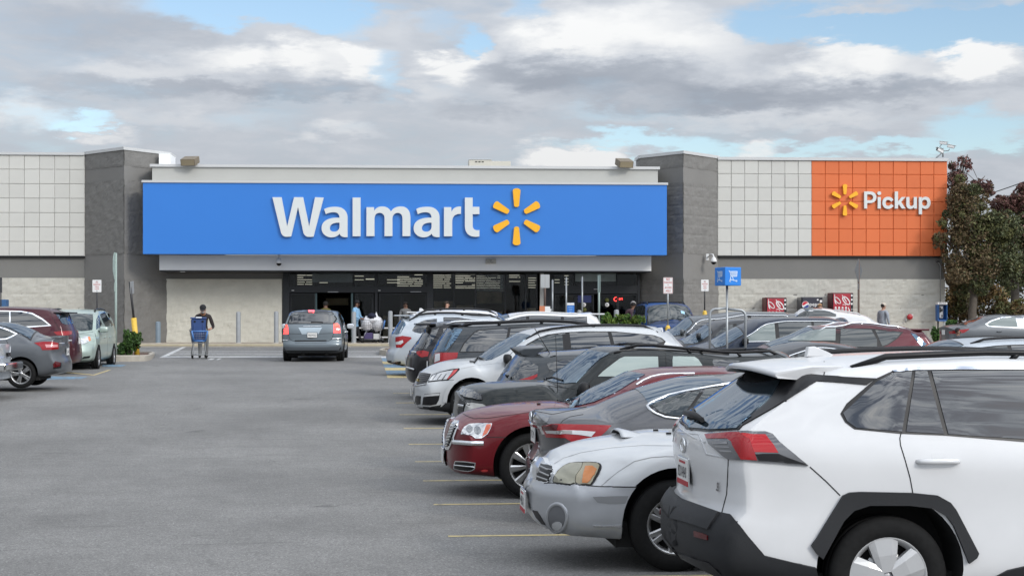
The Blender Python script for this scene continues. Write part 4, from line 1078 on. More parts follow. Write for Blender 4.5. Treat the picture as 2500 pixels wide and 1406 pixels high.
# ================= R1: white compact SUV, tail to the aisle
def car_white_suv():
    c = Car('parked_suv', 'large white SUV closest to the viewer with black wheel arch cladding, tail towards the aisle', 'SUV', P_WHITE, 4.60, 1.855, near=9.2, u_end=1646, head=1, g=.135, group=CARG)
    c.body(top=[(.62, 1.575), (.80, 1.605), (1.2, 1.635), (1.8, 1.65), (2.4, 1.64), (2.95, 1.575), (3.6, 1.14), (3.75, 1.075), (4.2, 1.01), (4.45, .92), (4.53, .84)],
           belt=[(.25, 1.20), (1.0, 1.185), (1.4, 1.165), (1.9, 1.135), (3.4, 1.06), (4.5, .86)],
           rear=[(.25, .24), (.10, .33), (.0, .46), (.0, .60), (.035, .68), (.085, .74), (.085, .85), (.06, 1.0), (.07, 1.12), (.12, 1.19), (.32, 1.33), (.50, 1.45), (.60, 1.53), (.62, 1.60)],
           front=[(.20, .24), (.03, .36), (.0, .5), (.03, .7), (.07, .84)], k=.33, k2=.06, c_r=.20, dark_below=[(0,.70),(.16,.68),(.3,.5),(.5,.38),(.7,.30),(2.2,.24),(4,.28),(4.6,.5)], crown=.045, yb=.945,
           side=[(0, .90), (.06, .955), (.14, .985), (.30, .990), (.45, .985), (.60, .983), (.72, .99), (.82, 1.0), (.90, .992), (1, .955)],
           wheels=[(1.09, .435, .395), (3.72, .43, .39)], nx=110, ns=56, wd_r=1.45)
    tw = c7
    # rear glass and black pillar trim
    c.patch('pillar_trim', tw((432,225),(690,212),(985,236),(1135,243),(1292,250),(1238,288),(1090,275),(945,266),(700,420),(560,500),(515,525),(492,550),(315,560),(180,545),(165,495),(230,450),(330,340),(425,250)), M_TRIM, off=.009, res=.025)
    c.patch('rear_window', tw((445,265),(600,285),(745,262),(690,350),(600,430),(505,520),(480,546),(320,554),(192,538),(250,460),(345,345)), M_GLASS_BLUE, off=.014, mirror=True, res=.03)
    # spoiler
    bm = bmesh.new(); rows = []
    for i in range(17):
        y = -.66 + 1.32 * i / 16; q = abs(y) / .66; lip = .40 + .075 * q ** 2; zc = -.035 * q ** 2.2
        rows.append([bm.verts.new(p) for p in ((.98, y * .97, 1.612 + zc * 1.3), (.70, y, 1.600 + zc), (lip + .02, y, 1.570 + zc), (lip, y, 1.552 + zc), (lip + .015, y, 1.535 + zc), (.62, y * .98, 1.525 + zc), (.80, y * .96, 1.545 + zc * 1.2))])
    for a, b in zip(rows, rows[1:]):
        for i in range(6):
            f = bm.faces.new((a[i], b[i], b[i+1], a[i+1])); f.smooth = True; f.material_index = 1 if i >= 4 else 0
    for r_ in (rows[0], rows[-1]): bm.faces.new(r_)
    bmesh.ops.recalc_face_normals(bm, faces=bm.faces)
    link('spoiler', bm, [P_WHITE, M_BLACK], c.root)
    bm = bmesh.new(); box(bm, .56, .60, -.20, .20, 1.515, 1.53, 0, .005); link('high_brake_lamp', bm, M_REDD, c.root)
    # side glass
    c.patch('window_frame', tw((1083,455),(1120,395),(1290,250),(1395,203),(1510,186),(2159,180),(2600,186),(2600,650),(2159,620),(1700,583),(1430,572),(1165,546),(1110,505)), M_TRIM, off=.003)
    c.patch('quarter_window', tw((1098,452),(1300,266),(1400,217),(1502,209),(1442,560),(1175,538),(1122,500)), M_GLASS_DARK, off=.008)
    c.patch('side_window', tw((1522,209),(1590,207),(1688,574),(1467,561)), M_GLASS_DARK, off=.008)
    c.patch('side_window', tw((1616,207),(2159,205),(2330,207),(2330,622),(2159,604),(1714,575)), M_GLASS_DARK, off=.008)
    c.patch('window_chrome', tw((1385,206),(1500,187),(1800,181),(2159,183),(2600,190),(2600,204),(2159,199),(1700,199),(1510,203),(1400,214)), M_CHROME, off=.010, skirt=.012)
    c.patch('side_window', [(2.45, 1.14), (3.25, 1.10), (2.98, 1.36), (2.78, 1.46), (2.45, 1.50)], M_GLASS_DARK, 'side', .006)
    c.screen(3.55, 2.98)
    # tail lamp
    tl = c.patch('taillight', tw((298,582),(335,568),(505,562),(640,560),(685,575),(725,620),(895,757),(600,735),(430,720),(402,700),(322,632)), M_LENSD, off=.014, res=.03)
    c.patch('lamp_lens', tw((300,583),(400,575),(500,572),(545,600),(572,660),(592,726),(510,722),(482,672),(455,625),(430,607),(312,608)), M_RED, off=.019, res=.03, parent=tl)
    c.patch('lamp_lens', tw((510,578),(642,580),(690,640),(718,684),(575,680),(548,608)), mat('bright_red_lens', (.36, .005, .008), .1, spec=.3, coat=.4), off=.020, res=.03, parent=tl)
    c.patch('lamp_lens', tw((580,690),(718,690),(885,752),(605,728)), M_TRIM, off=.019, res=.03, parent=tl)
    for q in (((345,625),(425,625),(432,632),(352,632)), ((360,645),(440,648),(446,655),(368,652)), ((385,668),(455,672),(462,680),(395,676))):
        c.patch('lamp_rib', tw(*q), mat('lamp_rib_grey', (.30, .30, .31), .2, .5), off=.018, res=.03, parent=tl)
    # cladding
    c.patch('rear_bumper', tw((92,932),(240,990),(392,1042),(450,1053),(540,1168),(640,1283),(800,1322),(938,1352),(965,1470),(420,1420),(290,1350),(160,1272),(84,1180),(78,1070),(100,1012)), M_CLAD, off=.022, res=.05, skirt=.06)
    c.patch('bumper_step', tw((120,952),(240,994),(390,1048),(330,1134),(200,1092),(112,1072)), M_CLAD, off=.036, res=.04, skirt=.05)
    c.patch('bumper_recess', tw((150,1262),(330,1315),(400,1380),(380,1395),(260,1335),(165,1285)), M_TRIM, off=.026)
    c.patch('rear_reflector', tw((250,1143),(326,1165),(326,1192),(252,1172)), M_REDD, off=.03, res=.03)
    c.patch('wheel_arch_trim', tw((910,1224),(938,1186),(1095,932),(1135,914),(1200,910),(1500,916),(1650,931),(1722,972),(1755,1015),(1888,1270),(1876,1295),(1832,1328),(1742,1112),(1700,1052),(1620,1006),(1480,990),(1250,990),(1160,1020),(1100,1080),(978,1302),(945,1275)), M_CLAD, off=.026, res=.05, skirt=.06)
    c.patch('sill_cladding', tw((1940,1425),(2060,1368),(2159,1345),(2500,1330),(2500,1480),(1900,1480)), M_CLAD, off=.02, skirt=.05)
    c.patch('sill_cladding', [(2.6, .22), (3.25, .22), (3.25, .38), (2.6, .36)], M_CLAD, 'side', .02)
    c.patch('wheel_arch_trim', [(3.72 + .56*math.cos(t*math.pi/12), .36 + .54*math.sin(t*math.pi/12)) for t in range(-1, 14)] + [(3.72 + .45*math.cos(t*math.pi/12), .38 + .44*math.sin(t*math.pi/12)) for t in range(13, -2, -1)], M_CLAD, 'side', .024)
    # gaps
    for q in (((1506,188),(1440,560),(1432,600),(1436,640),(1462,722),(1492,830),(1522,995)), ((988,150),(998,188),(985,236),(948,264)), ((428,722),(424,820),(418,925),(388,1038)), ((905,765),(1000,850),(1082,932)), ((2330,190),(2330,640),(2340,900),(2320,1300))):
        c.line('panel_gap', tw(*q), .007, M_SEAM, off=.003)
    c.line('tailgate_crease', tw((112,560),(255,575),(300,690),(430,716)), .012, mat('white_crease', (.5, .51, .52), .3), off=.004)
    # plate, emblem, badge
    c.plate(0.0, .90, True, '8DX4840', band=M_REDINK)
    c.emblem(0.0, 1.06, True, .043)
    h_ = c.hit(*tw((365, 905))[0], 'cam'); t = text_mesh('LE', .085, .05, M_RIMD, .02); t.rotation_euler = (R(90), 0, R(-90)); t.parent = c.root; t.location = h_[0] + Vector((-.006, 0, 0)); t.name = 'trim_badge'
    h_ = c.hit(*tw((1655, 735))[0], 'cam'); c.handle(h_[0].x, h_[0].z, None, .25)
    c.patch('handle_cup', tw((1610,700),(1640,685),(1690,684),(1715,705),(1705,735),(1640,742)), P_WHITE, off=.001, rnd=1, skirt=.002)
    c.rail(.93, 3.0, M_TRIM, .020, .035, inset=.085)
    x, z = c.px(*tw((960, 118))[0], 0.0)
    bm = bmesh.new(); prism(bm, [(0, 0), (.012, .062), (.055, .066), (.13, .035), (.20, 0)], -.028, .028, 0, .008); link('shark_fin_antenna', bm, P_WHITE, c.root, (x - .09, 0, c.bvh.ray_cast(Vector((x, 0, 5)), Vector((0, 0, -1)))[0].z - .006))
    a, b, d = [c.hit(*q, 'cam')[0] + Vector((-.03, -.01, .02)) for q in tw((200,468),(245,478),(300,510))]
    tubeo('rear_wiper', [a, b, d], [.018, .026, .016], M_BLACK, c.root); tubeo('rear_wiper_arm', [b, b + Vector((.06, .28, .02))], .010, M_BLACK, c.root)
    c.wheels((1.09, 3.72), .352, .232, 'cover_5', .225, .035)
    c.mirror_(3.05, 1.10); c.underside()
    c.patch('headlight', [(4.05, .86), (4.45, .80), (4.5, .70), (4.2, .76)], M_LENS, 'side', .008)
    return c
car_white_suv()

# ================= R2: silver and white wagon-pickup, nose to the aisle
def car_pickup_wagon():
    c = Car('parked_wagon', 'white over silver wagon with hood scoop and big round fog lamp beside the closest SUV', 'car', P_WHITE2, 4.91, 1.76, near=11.85, u_end=1286, head=-1, g=.125, group=CARG)
    L = c.L; hood = c.P(c6((232,486),(262,445),(300,410),(370,372),(500,330),(700,294),(870,268),(1000,248),(1170,234),(1290,232)))
    c.body(top=[(.0, .86), (.9, .90), (1.4, .93), (1.75, 1.38), (2.3, 1.45), (2.75, 1.43), (3.42, 1.02)] + hood,
           belt=[(0, .82), (1.5, .90), (2.6, .91), (3.5, .90), (4.2, .82), (4.75, .70)],
           rear=[(.1, .3), (.0, .5), (.02, .8)], front=[(.16, .24), (.05, .30), (.0, .40), (.0, .56), (.045, .62), (.06, .70), (.12, .78)],
           c_f=.34, k=.40, crown=.05, plan=[(0, .94), (.12, .985), (.5, 1.0), (.78, .998), (.92, .97), (1, .90)],
           side=[(0, .90), (.06, .955), (.16, .985), (.35, .992), (.5, .995), (.64, .985), (.75, .995), (.9, .985), (1, .955)],
           wheels=[(.96, .40, .345), (L - 1.015, .415, .355)], nx=110, ns=52)
    c.patch('bumper', c6((112,648),(150,630),(200,612),(268,662),(335,656),(480,672),(720,684),(1003,684),(965,735),(930,800),(905,870),(888,960),(882,1088),(700,1080),(480,1062),(340,1032),(290,1005),(240,950),(190,870),(150,800),(115,700)), P_BUMPS, off=.014, res=.035, skirt=.05)
    c.patch('sill_cladding', [(1.4, .26), (3.4, .26), (3.4, .52), (1.4, .52)], P_BUMPS, 'side', .014)
    c.patch('grille_frame', c6((203,600),(212,555),(238,490),(332,524),(326,605),(300,650),(268,668),(225,650),(196,640)), M_CHROME, off=.012, res=.025, rnd=1)
    g = c.patch('grille', c6((215,600),(222,556),(243,506),(322,534),(317,602),(295,640),(266,656),(228,640),(208,632)), M_TRIM, off=.016, res=.025)
    for q in (((243,530),(322,566)), ((232,566),(318,600)), ((222,604),(306,634))): c.line('grille_bar', c6(*q), .014, M_RIM, off=.018, h=.006, parent=g)
    bp_ = c.hit(*c6((232, 562))[0], 'cam'); c.patch('badge', c6((218,560),(226,542),(240,546),(244,562),(236,578),(224,574)), M_RIM, off=.026, res=.02, mirror=False, rnd=1)
    hl = c.patch('headlight', c6((333,642),(346,592),(385,548),(425,516),(480,494),(620,488),(702,494),(724,512),(722,540),(700,590),(660,655),(640,677),(560,676),(480,670),(345,655)), M_TRIM, off=.010, res=.03, rnd=1)
    c.patch('lamp_lens', c6((345,640),(356,596),(392,552),(430,522),(482,504),(575,500),(560,545),(520,600),(510,668),(480,662),(352,648)), M_YELLENS, off=.016, res=.03, parent=hl)
    c.patch('lamp_lens', c6((580,500),(620,498),(695,503),(710,520),(690,575),(650,645),(632,668),(516,668),(525,602),(565,545)), mat('cream_lens', (.25, .225, .155), .25, coat=.5), off=.0165, res=.03, parent=hl)
    c.patch('lamp_lens', c6((600,530),(655,528),(690,552),(672,590),(635,640),(612,662),(572,660),(576,600)), M_ORANGEL, off=.021, res=.03, parent=hl)
    c.line('panel_gap', c6((720,678),(765,636),(860,560),(985,480),(1120,448),(1240,440),(1330,442)), .008, mat('soft_crease', (.33, .34, .35), .4), off=.003)
    c.line('panel_gap', c6((340,500),(420,452),(560,410),(800,372),(1050,352),(1290,356)), .006, mat('soft_crease', (.33, .34, .35), .4), off=.003)
    c.line('bumper_seam', c6((270,664),(340,658),(480,674),(720,686),(1003,686)), .010, M_SEAM, off=.015)
    # fog lamp
    def ring(cx, cy, rx, ry, n=28): return [(cx + rx * math.cos(2*math.pi*i/n), cy + ry * math.sin(2*math.pi*i/n)) for i in range(n)]
    c.line('fog_lamp_ring', c6(*ring(374, 930, 78, 108)), .030, P_BUMPS, off=.014, h=.010, closed=True, step=.03)
    fl = c.patch('fog_lamp', c6(*ring(370, 932, 68, 96)), mat('fog_lamp_cup', (.15, .155, .165), .3, .4), off=.017, res=.03)
    c.patch('lamp_lens', c6(*ring(376, 990, 40, 32)), M_LENS, off=.021, res=.02, parent=fl)
    c.patch('lower_grille', c6((176,872),(220,880),(255,935),(282,985),(250,975),(205,925)), M_TRIM, off=.016, res=.025)
    c.patch('bumper_slot', c6((650,766),(800,760),(938,758),(912,818),(780,822),(690,808)), mat('slot_grey', (.19, .195, .20), .4), off=.017, res=.03)
    c.patch('bumper_strip', c6((648,992),(880,988),(880,1004),(700,1000)), M_CHROME, off=.020, res=.03)
    c.plate(.08, .46, False, '4BX', band=M_REDINK, out=.03)
    sc = c.hit(*c6((905, 290))[0], 'cam')[0]
    bm = bmesh.new(); rr = []
    for i in range(9):
        y = -.26 + .52 * i / 8; q = 1 - (abs(y) / .26) ** 4
        rr.append([bm.verts.new((a, y, b)) for a, b in ((-.36, -.012), (-.12, .022 * q), (.0, .05 * q), (.035, .045 * q), (.030, .034 * q), (-.05, -.01))])
    for a, b in zip(rr, rr[1:]):
        for i in range(5): f = bm.faces.new((a[i], b[i], b[i+1], a[i+1])); f.material_index = 1 if i == 4 else 0; f.smooth = True
    bmesh.ops.recalc_face_normals(bm, faces=bm.faces)
    zt = c.bvh.ray_cast(Vector((sc.x, 0, 4)), Vector((0, 0, -1)))[0].z
    link('hood_scoop', bm, [P_WHITE2, M_DARK], c.root, (sc.x, 0, zt))
    for p in c6((1158, 236), (1262, 262)):
        h_ = c.hit(*p, 'cam'); bm = bmesh.new(); box(bm, -.02, .02, -.012, .012, -.01, .014, 0, .004); link('washer_jet', bm, M_TRIM, c.root, h_[0])
    c.side_windows(1.75, 3.35, (2.55,), M_GLASS_DARK); c.screen(3.36, 2.78); c.screen(1.46, 1.74, name='rear_window')
    c.wheels((.96, L - 1.015), .338, .212, 'split_6', .215, .03); c.mirror_(3.1, .98); c.handle(1.9, .80); c.handle(2.75, .80); c.underside()
    c.patch('taillight', [(.0, .62), (.14, .62), (.12, .84), (.0, .84)], M_RED, 'side', .008)
    return c
P_WHITE2 = paint('silver_white_paint', (.50, .515, .525), .15, .3)
car_pickup_wagon()

# ================= R3: grey sedan, tail to the aisle
def car_grey_sedan():
    c = Car('parked_sedan', 'grey sedan with chrome window line and long red tail lamps, tail towards the aisle', 'car', P_GREY, 4.96, 1.835, near=14.85, u_end=1290, head=1, group=CARG)
    deck = c.P(c5((748,612),(770,603),(900,597),(1100,588),(1230,572),(1400,503),(1600,428),(1780,376),(1890,347),(2100,322),(2340,310)))
    c.body(top=deck + [(2.35, 1.45), (2.75, 1.445), (3.05, 1.40), (3.85, 1.02), (4.2, .95), (4.7, .82), (4.88, .72)],
           belt=[(.1, 1.0), (.9, 1.0), (1.6, 1.0), (2.4, .97), (3.8, .92), (4.6, .75)],
           rear=c.P(c5((690,1165),(668,1120),(665,1060),(668,975))) + [(.06, .66), (.05, .80), (.02, .93), (.0, 1.03)] if False else [(.16, .24), (.05, .30), (.0, .42), (.0, .55), (.05, .62), (.075, .72), (.06, .86), (.03, .97), (.06, 1.05)],
           front=[(.18, .24), (.02, .35), (.0, .5), (.06, .70)], c_r=.20, k=.42, crown=.05, wheels=[(1.08, .385, .34), (3.90, .385, .34)], nx=96, ns=48)
    c.screen(1.02, 1.80, M_GLASS_BLUE, .05, 'rear_window', frame=False)
    c.patch('window_frame', c5((1668,572),(1690,552),(1720,535),(1850,478),(2000,446),(2140,422),(2343,392),(2700,370),(2700,640),(2400,690),(1960,684),(1820,664),(1745,632),(1700,604)), M_TRIM, off=.003)
    c.line('window_trim', c5((2700,366),(2343,388),(2140,424),(2000,448),(1850,482),(1720,538),(1690,556),(1674,574),(1700,604),(1745,634),(1820,664),(1960,680),(2200,684)), .026, M_CHROME, off=.006, h=.008)
    c.patch('quarter_window', c5((1716,572),(1745,552),(1860,502),(2010,470),(2112,446),(2040,545),(1962,656),(1860,648),(1775,620)), M_GLASS, off=.008)
    c.patch('side_window', c5((2150,440),(2343,406),(2700,384),(2700,660),(1990,660),(2060,560)), M_GLASS, off=.008)
    tl = c.patch('taillight', c5((818,730),(960,722),(1200,724),(1380,733),(1330,785),(1262,842),(1092,878),(1062,866),(1000,832),(855,826),(838,790)), M_RED, off=.012, res=.03)
    c.patch('lamp_lens', c5((850,768),(1000,770),(1130,772),(1252,782),(1216,822),(1120,806),(1040,800),(865,792)), M_LENS, off=.017, res=.03, parent=tl)
    c.patch('lamp_lens', c5((940,772),(1060,774),(1060,798),(945,794)), mat('lamp_bulb_grey', (.28, .26, .25), .2, .3), off=.019, res=.03, parent=tl)
    c.patch('lamp_lens', c5((828,736),(950,730),(940,764),(845,766)), M_REDD, off=.016, res=.03, parent=tl)
    c.patch('trunk_trim', c5((738,716),(822,734),(842,800),(826,800),(806,752),(738,734)), M_CHROME, off=.016, res=.03)
    c.patch('trunk_face', c5((746,624),(800,640),(880,650),(860,700),(830,712),(742,704)), mat('darker_grey_gloss', (.05, .052, .056), .3, .3, 1.0), off=.003, res=.03)
    c.emblem(0, .985, True, .045); c.plate(0, .82, True, '7CM', out=.012)
    c.line('panel_gap', c5((960,724),(985,690),(1040,660),(1150,640)), .008, M_SEAM, off=.003)
    c.line('panel_gap', c5((752,612),(900,640),(1040,610),(1180,580)), .006, M_SEAM, off=.003)
    c.line('panel_gap', c5((2140,430),(2040,560),(1950,684),(1930,780)), .008, M_SEAM, off=.003)
    c.line('bumper_strip', c5((668,975),(700,1000),(770,1018),(830,1014)), .012, M_CHROME, off=.006, h=.004)
    c.patch('rear_reflector', c5((664,985),(676,990),(680,1100),(668,1095)), M_REDD, off=.006, res=.03)
    for y in (.55, -.55): tubeo('exhaust_tip', [(.10, y, .25), (.3, y, .25)], .04, M_CHROME, c.root, 12)
    c.screen(3.84, 3.06); c.wheels((1.08, 3.90), .335, .222, 'five_10', .215); c.mirror_(3.2, .98); c.handle(1.6, .84); c.handle(2.7, .83); c.underside()
    c.patch('headlight', [(4.35, .76), (4.75, .66), (4.78, .58), (4.5, .62)], M_LENS, 'side', .008)
    return c
car_grey_sedan()

# ================= R4: dark red sedan, nose to the aisle
def car_red_sedan():
    c = Car('parked_sedan', 'dark red sedan with upright chrome grille, nose towards the aisle', 'car', P_MAROON, 5.04, 1.905, near=17.6, u_end=1086, head=-1, group=CARG)
    L = c.L; top = c.P(c5((112,672),(135,645),(165,624),(270,594),(400,570),(560,550),(740,537),(900,531),(1020,542),(1200,440),(1360,366),(1530,288),(1620,270),(1760,256),(1900,249),(2100,245),(2300,250)))
    c.body(top=[(.05, 1.0), (.25, 1.03), (.9, 1.07), (1.75, 1.38)] + top,
           belt=[(0, .98), (1.2, 1.0), (2.5, .985), (3.3, .97), (4.0, .92), (4.7, .82), (4.95, .72)],
           rear=[(.12, .26), (.0, .45), (.03, .7), (.05, 1.0)], front=[(.20, .22), (.06, .27), (.01, .34), (.0, .45), (.0, .55), (.0, .62), (.03, .75), (.085, .86)],
           c_f=.28, cexp=2.8, k=.40, crown=.05, plan=[(0, .94), (.1, .98), (.3, 1.0), (.8, 1.0), (.93, .975), (1, .93)],
           wheels=[(1.14, .40, .37), (L - .90, .425, .375)], nx=110, ns=50)
    c.patch('grille_surround', c5((16,918),(28,868),(52,800),(75,724),(98,692),(142,698),(128,760),(96,850),(62,925),(40,930)), M_CHROME, off=.014, res=.025)
    g = c.patch('grille', c5((28,902),(40,850),(62,790),(84,728),(124,716),(112,760),(84,842),(54,905)), M_TRIM, off=.017, res=.025, parent=None)
    for k in range(8):
        t = (k + .5) / 8; a = (84 - 56*t, 730 + 172*t); b = (122 - 68*t, 722 + 178*t)
        c.line('grille_bar', c5(a, b), .022, M_CHROME, off=.020, h=.008, parent=g)
    hl = c.patch('headlight', c5((154,802),(162,775),(182,744),(222,720),(300,714),(408,716),(398,752),(372,800),(322,836),(270,836),(240,814),(200,806)), M_CHROME, off=.008, res=.03)
    c.patch('lamp_lens', c5((164,796),(172,774),(190,750),(226,728),(300,722),(362,722),(345,760),(318,826),(274,828),(246,808),(204,798)), M_LENS, off=.013, res=.03, parent=hl)
    c.patch('lamp_lens', c5((366,726),(400,724),(390,752),(366,796),(324,826),(348,770)), mat('amber_red_lens', (.52, .10, .04), .12, coat=1.0), off=.0135, res=.03, parent=hl)
    for q in ring_((225, 765), 26, 30), ring_((290, 775), 30, 34): c.patch('lamp_bowl', c5(*q), mat('lamp_bowl', (.30, .31, .32), .15, .8), off=.016, res=.03, parent=hl)
    c.line('bumper_strip', c5((95,866),(130,868),(240,876),(338,876)), .05, M_CHROME, off=.008, h=.014)
    c.patch('fog_surround', c5((92,1082),(98,1040),(106,1018),(190,1022),(272,1034),(266,1082),(250,1096),(212,1106),(150,1098)), M_CHROME, off=.006, res=.03)
    fg = c.patch('fog_grille', c5((102,1078),(106,1042),(112,1026),(190,1030),(264,1040),(258,1078),(244,1090),(212,1098),(150,1090)), M_TRIM, off=.010, res=.03)
    c.line('grille_bar', c5((104,1052),(180,1060),(262,1068)), .012, M_CHROME, off=.014, h=.004, parent=fg)
    c.line('lower_grille_edge', c5((14,930),(22,975),(28,1030)), .05, M_CHROME, off=.004, h=.012)
    c.patch('side_marker', c5((312,1098),(345,1090),(372,1096),(366,1106),(330,1108)), mat('red_marker', (.45, .03, .03), .2, coat=1.0), off=.006, res=.03)
    c.line('panel_gap', c5((165,632),(205,655),(260,674),(400,668),(520,650),(620,636),(740,618)), .008, M_SEAM, off=.003)
    c.line('panel_gap', c5((360,824),(440,826),(520,828)), .008, M_SEAM, off=.003)
    c.patch('windscreen', c5((1040,545),(1062,520),(1160,462),(1260,412),(1400,346),(1528,293),(1590,302),(1656,316),(1560,372),(1470,430),(1380,480),(1240,540),(1110,572),(1072,566)), M_GLASS_BLUE, off=.008, mirror=True, res=.04)
    c.line('wiper', c5((940,535),(1000,540),(1060,562)), .02, M_TRIM, off=.012, h=.01, mirror=False)
    c.line('window_trim', c5((1585,398),(1640,362),(1705,333),(1780,316),(1860,308),(2060,306)), .03, M_CHROME, off=.006, h=.006)
    c.side_windows(1.15, 3.72, (1.55, 2.5), M_GLASS, chrome=M_CHROME)
    c.screen(1.02, 1.62, name='rear_window')
    for p in c5((787, 557),): h_ = c.hit(*p, 'cam'); bm = bmesh.new(); box(bm, -.02, .02, -.02, .02, -.01, .014, 0, .004); link('washer_jet', bm, M_TRIM, c.root, h_[0])
    c.plate(0, .42, False, '', out=.02)
    c.wheels((1.14, L - .90), .358, .250, 'duo_9', .225, .03); c.mirror_(3.2, .93); c.handle(1.7, .90); c.handle(2.8, .88); c.underside()
    c.patch('taillight', [(.0, .72), (.25, .72), (.20, .95), (.0, .95)], M_RED, 'side', .008)
    return c
def ring_(cc, rx, ry, n=18): return [(cc[0] + rx * math.cos(2*math.pi*i/n), cc[1] + ry * math.sin(2*math.pi*i/n)) for i in range(n)]
car_red_sedan()

# ================= R5: black square SUV, nose to the aisle
def car_black_suv():
    c = Car('parked_suv', 'black boxy SUV with hood deflector and roof rack, nose towards the aisle', 'SUV', P_BLACKG, 4.65, 1.80, near=20.25, u_end=1092, head=-1, group=CARG)
    L = c.L; top = c.P(c4((826,968),(850,940),(900,915),(1000,892),(1150,878),(1300,868),(1500,858),(1700,858),(1860,750),(2000,650),(2145,545),(2200,524),(2280,514),(2400,508)) + c5((1500,80),(1700,80),(1900,96),(2100,112),(2343,132)))
    c.body(top=[(.22, 1.52), (.30, 1.55)] + top, belt=[(.2, 1.06), (1.5, 1.06), (2.9, 1.04), (3.2, 1.03), (4.2, .96), (4.6, .88)],
           rear=[(.1, .35), (.0, .5), (.05, .8), (.10, 1.1), (.22, 1.5)], front=[(.12, .30), (.0, .38), (.0, .58), (.07, .64), (.09, .80), (.11, .92)],
           c_f=.16, cexp=3.2, k=.22, k2=.04, crown=.045, wd_f=1.0, wheels=[(.95, .40, .39), (L - .86, .40, .39)], nx=100, ns=48)
    c.patch('hood_deflector', c4((838,1000),(842,978),(866,950),(950,962),(1062,1008),(1068,1058),(1040,1064),(985,1056),(885,1032),(842,1016)), mat('smoked_plastic', (.012, .013, .016), .06, coat=1.0), off=.022, res=.04, skirt=.03)
    hl = c.patch('headlight', c4((876,1186),(890,1130),(905,1086),(960,1082),(1072,1092),(1122,1118),(1134,1130),(1060,1150),(980,1186)), M_TRIM, off=.006, res=.03)
    c.patch('lamp_lens', c4((886,1178),(898,1130),(912,1094),(962,1090),(1068,1100),(1108,1122),(1020,1146),(960,1180)), mat('clear_aged_lens', (.26, .26, .25), .15, .2, coat=.6), off=.011, res=.03, parent=hl)
    c.patch('grille', c4((822,1180),(826,1090),(842,1040),(896,1066),(886,1100),(872,1180)), M_TRIM, off=.006, res=.03)
    c.line('grille_bar', c4((826,1110),(884,1120)), .03, M_CHROME, off=.01, h=.006)
    c.patch('front_bumper', c4((704,1300),(706,1240),(718,1226),(790,1216),(800,1300),(790,1420),(712,1420)), mat('bumper_grey', (.06, .063, .068), .35, .2, .5), off=.016, res=.03)
    c.line('panel_gap', c4((1610,905),(1700,912),(2000,950)), .008, M_SEAM, off=.003)
    c.line('panel_gap', c4((1880,930),(1790,900),(1710,865)), .012, M_TRIM, off=.003, mirror=False)
    c.patch('windscreen', c4((1716,862),(1790,820),(1900,730),(2020,640),(2148,556),(2230,572),(2350,590),(2250,650),(2130,760),(2010,886),(1900,894),(1790,882)), M_GLASS_BLUE, off=.008, res=.04)
    c.line('wiper', c4((1690,860),(1780,835),(1880,868)), .022, M_TRIM, off=.012, h=.012, mirror=False)
    c.patch('window_frame', c5((1255,330),(1300,285),(1380,222),(1440,178),(1485,160),(1772,160),(1780,330)), M_TRIM, off=.003)
    c.patch('side_window', c5((1270,330),(1310,290),(1390,228),(1448,185),(1488,168),(1762,168),(1768,330)), mat('sky_toned_green_glass', (.30, .36, .34), .04, spec=.5, ior=1.6), off=.007)  # opaque pane, skylight showing through it is put into the colour
    c.patch('side_window', c5((1880,200),(1884,166),(2060,172),(2090,190),(2122,236),(2130,300),(1884,300)), mat('sky_toned_green_glass', (.30, .36, .34), .04, spec=.5, ior=1.6), off=.007)
    c.patch('quarter_window', c5((2206,215),(2212,192),(2420,200),(2460,240),(2450,300),(2240,300)), M_GLASS_DARK, off=.006)
    for q in (((1820,118),(1830,240),(1834,330)), ((1230,345),(1180,420),(1100,470))): c.line('panel_gap', c5(*q), .008, M_SEAM, off=.003)
    # roof rack
    c.rail(.35, 2.5, M_TRIM, .02, .05, 3, inset=.12, bars=(.1, .55, .95))
    c.line('roof_gutter', c5((1400,140),(1470,122),(1600,112),(1800,118),(2000,128),(2343,152)), .02, M_TRIM, off=.004, h=.012)
    x, y = 3.0, .1; tubeo('antenna', [(L - 1.35, c.ns * .72, .98), (L - 1.32, c.ns * .74, 1.75)], .004, M_TRIM, c.root, 5)
    c.wheels((.95, L - .86), .37, .215, 'five_6', .24); c.mirror_(3.0, 1.06, M_BLACK, (.13, .22, .19)); c.handle(1.2, .98); c.handle(2.1, .98); c.underside()
    c.patch('taillight', [(.05, .75), (.2, .75), (.18, 1.1), (.08, 1.1)], M_RED, 'side', .008)
    return c
car_black_suv()

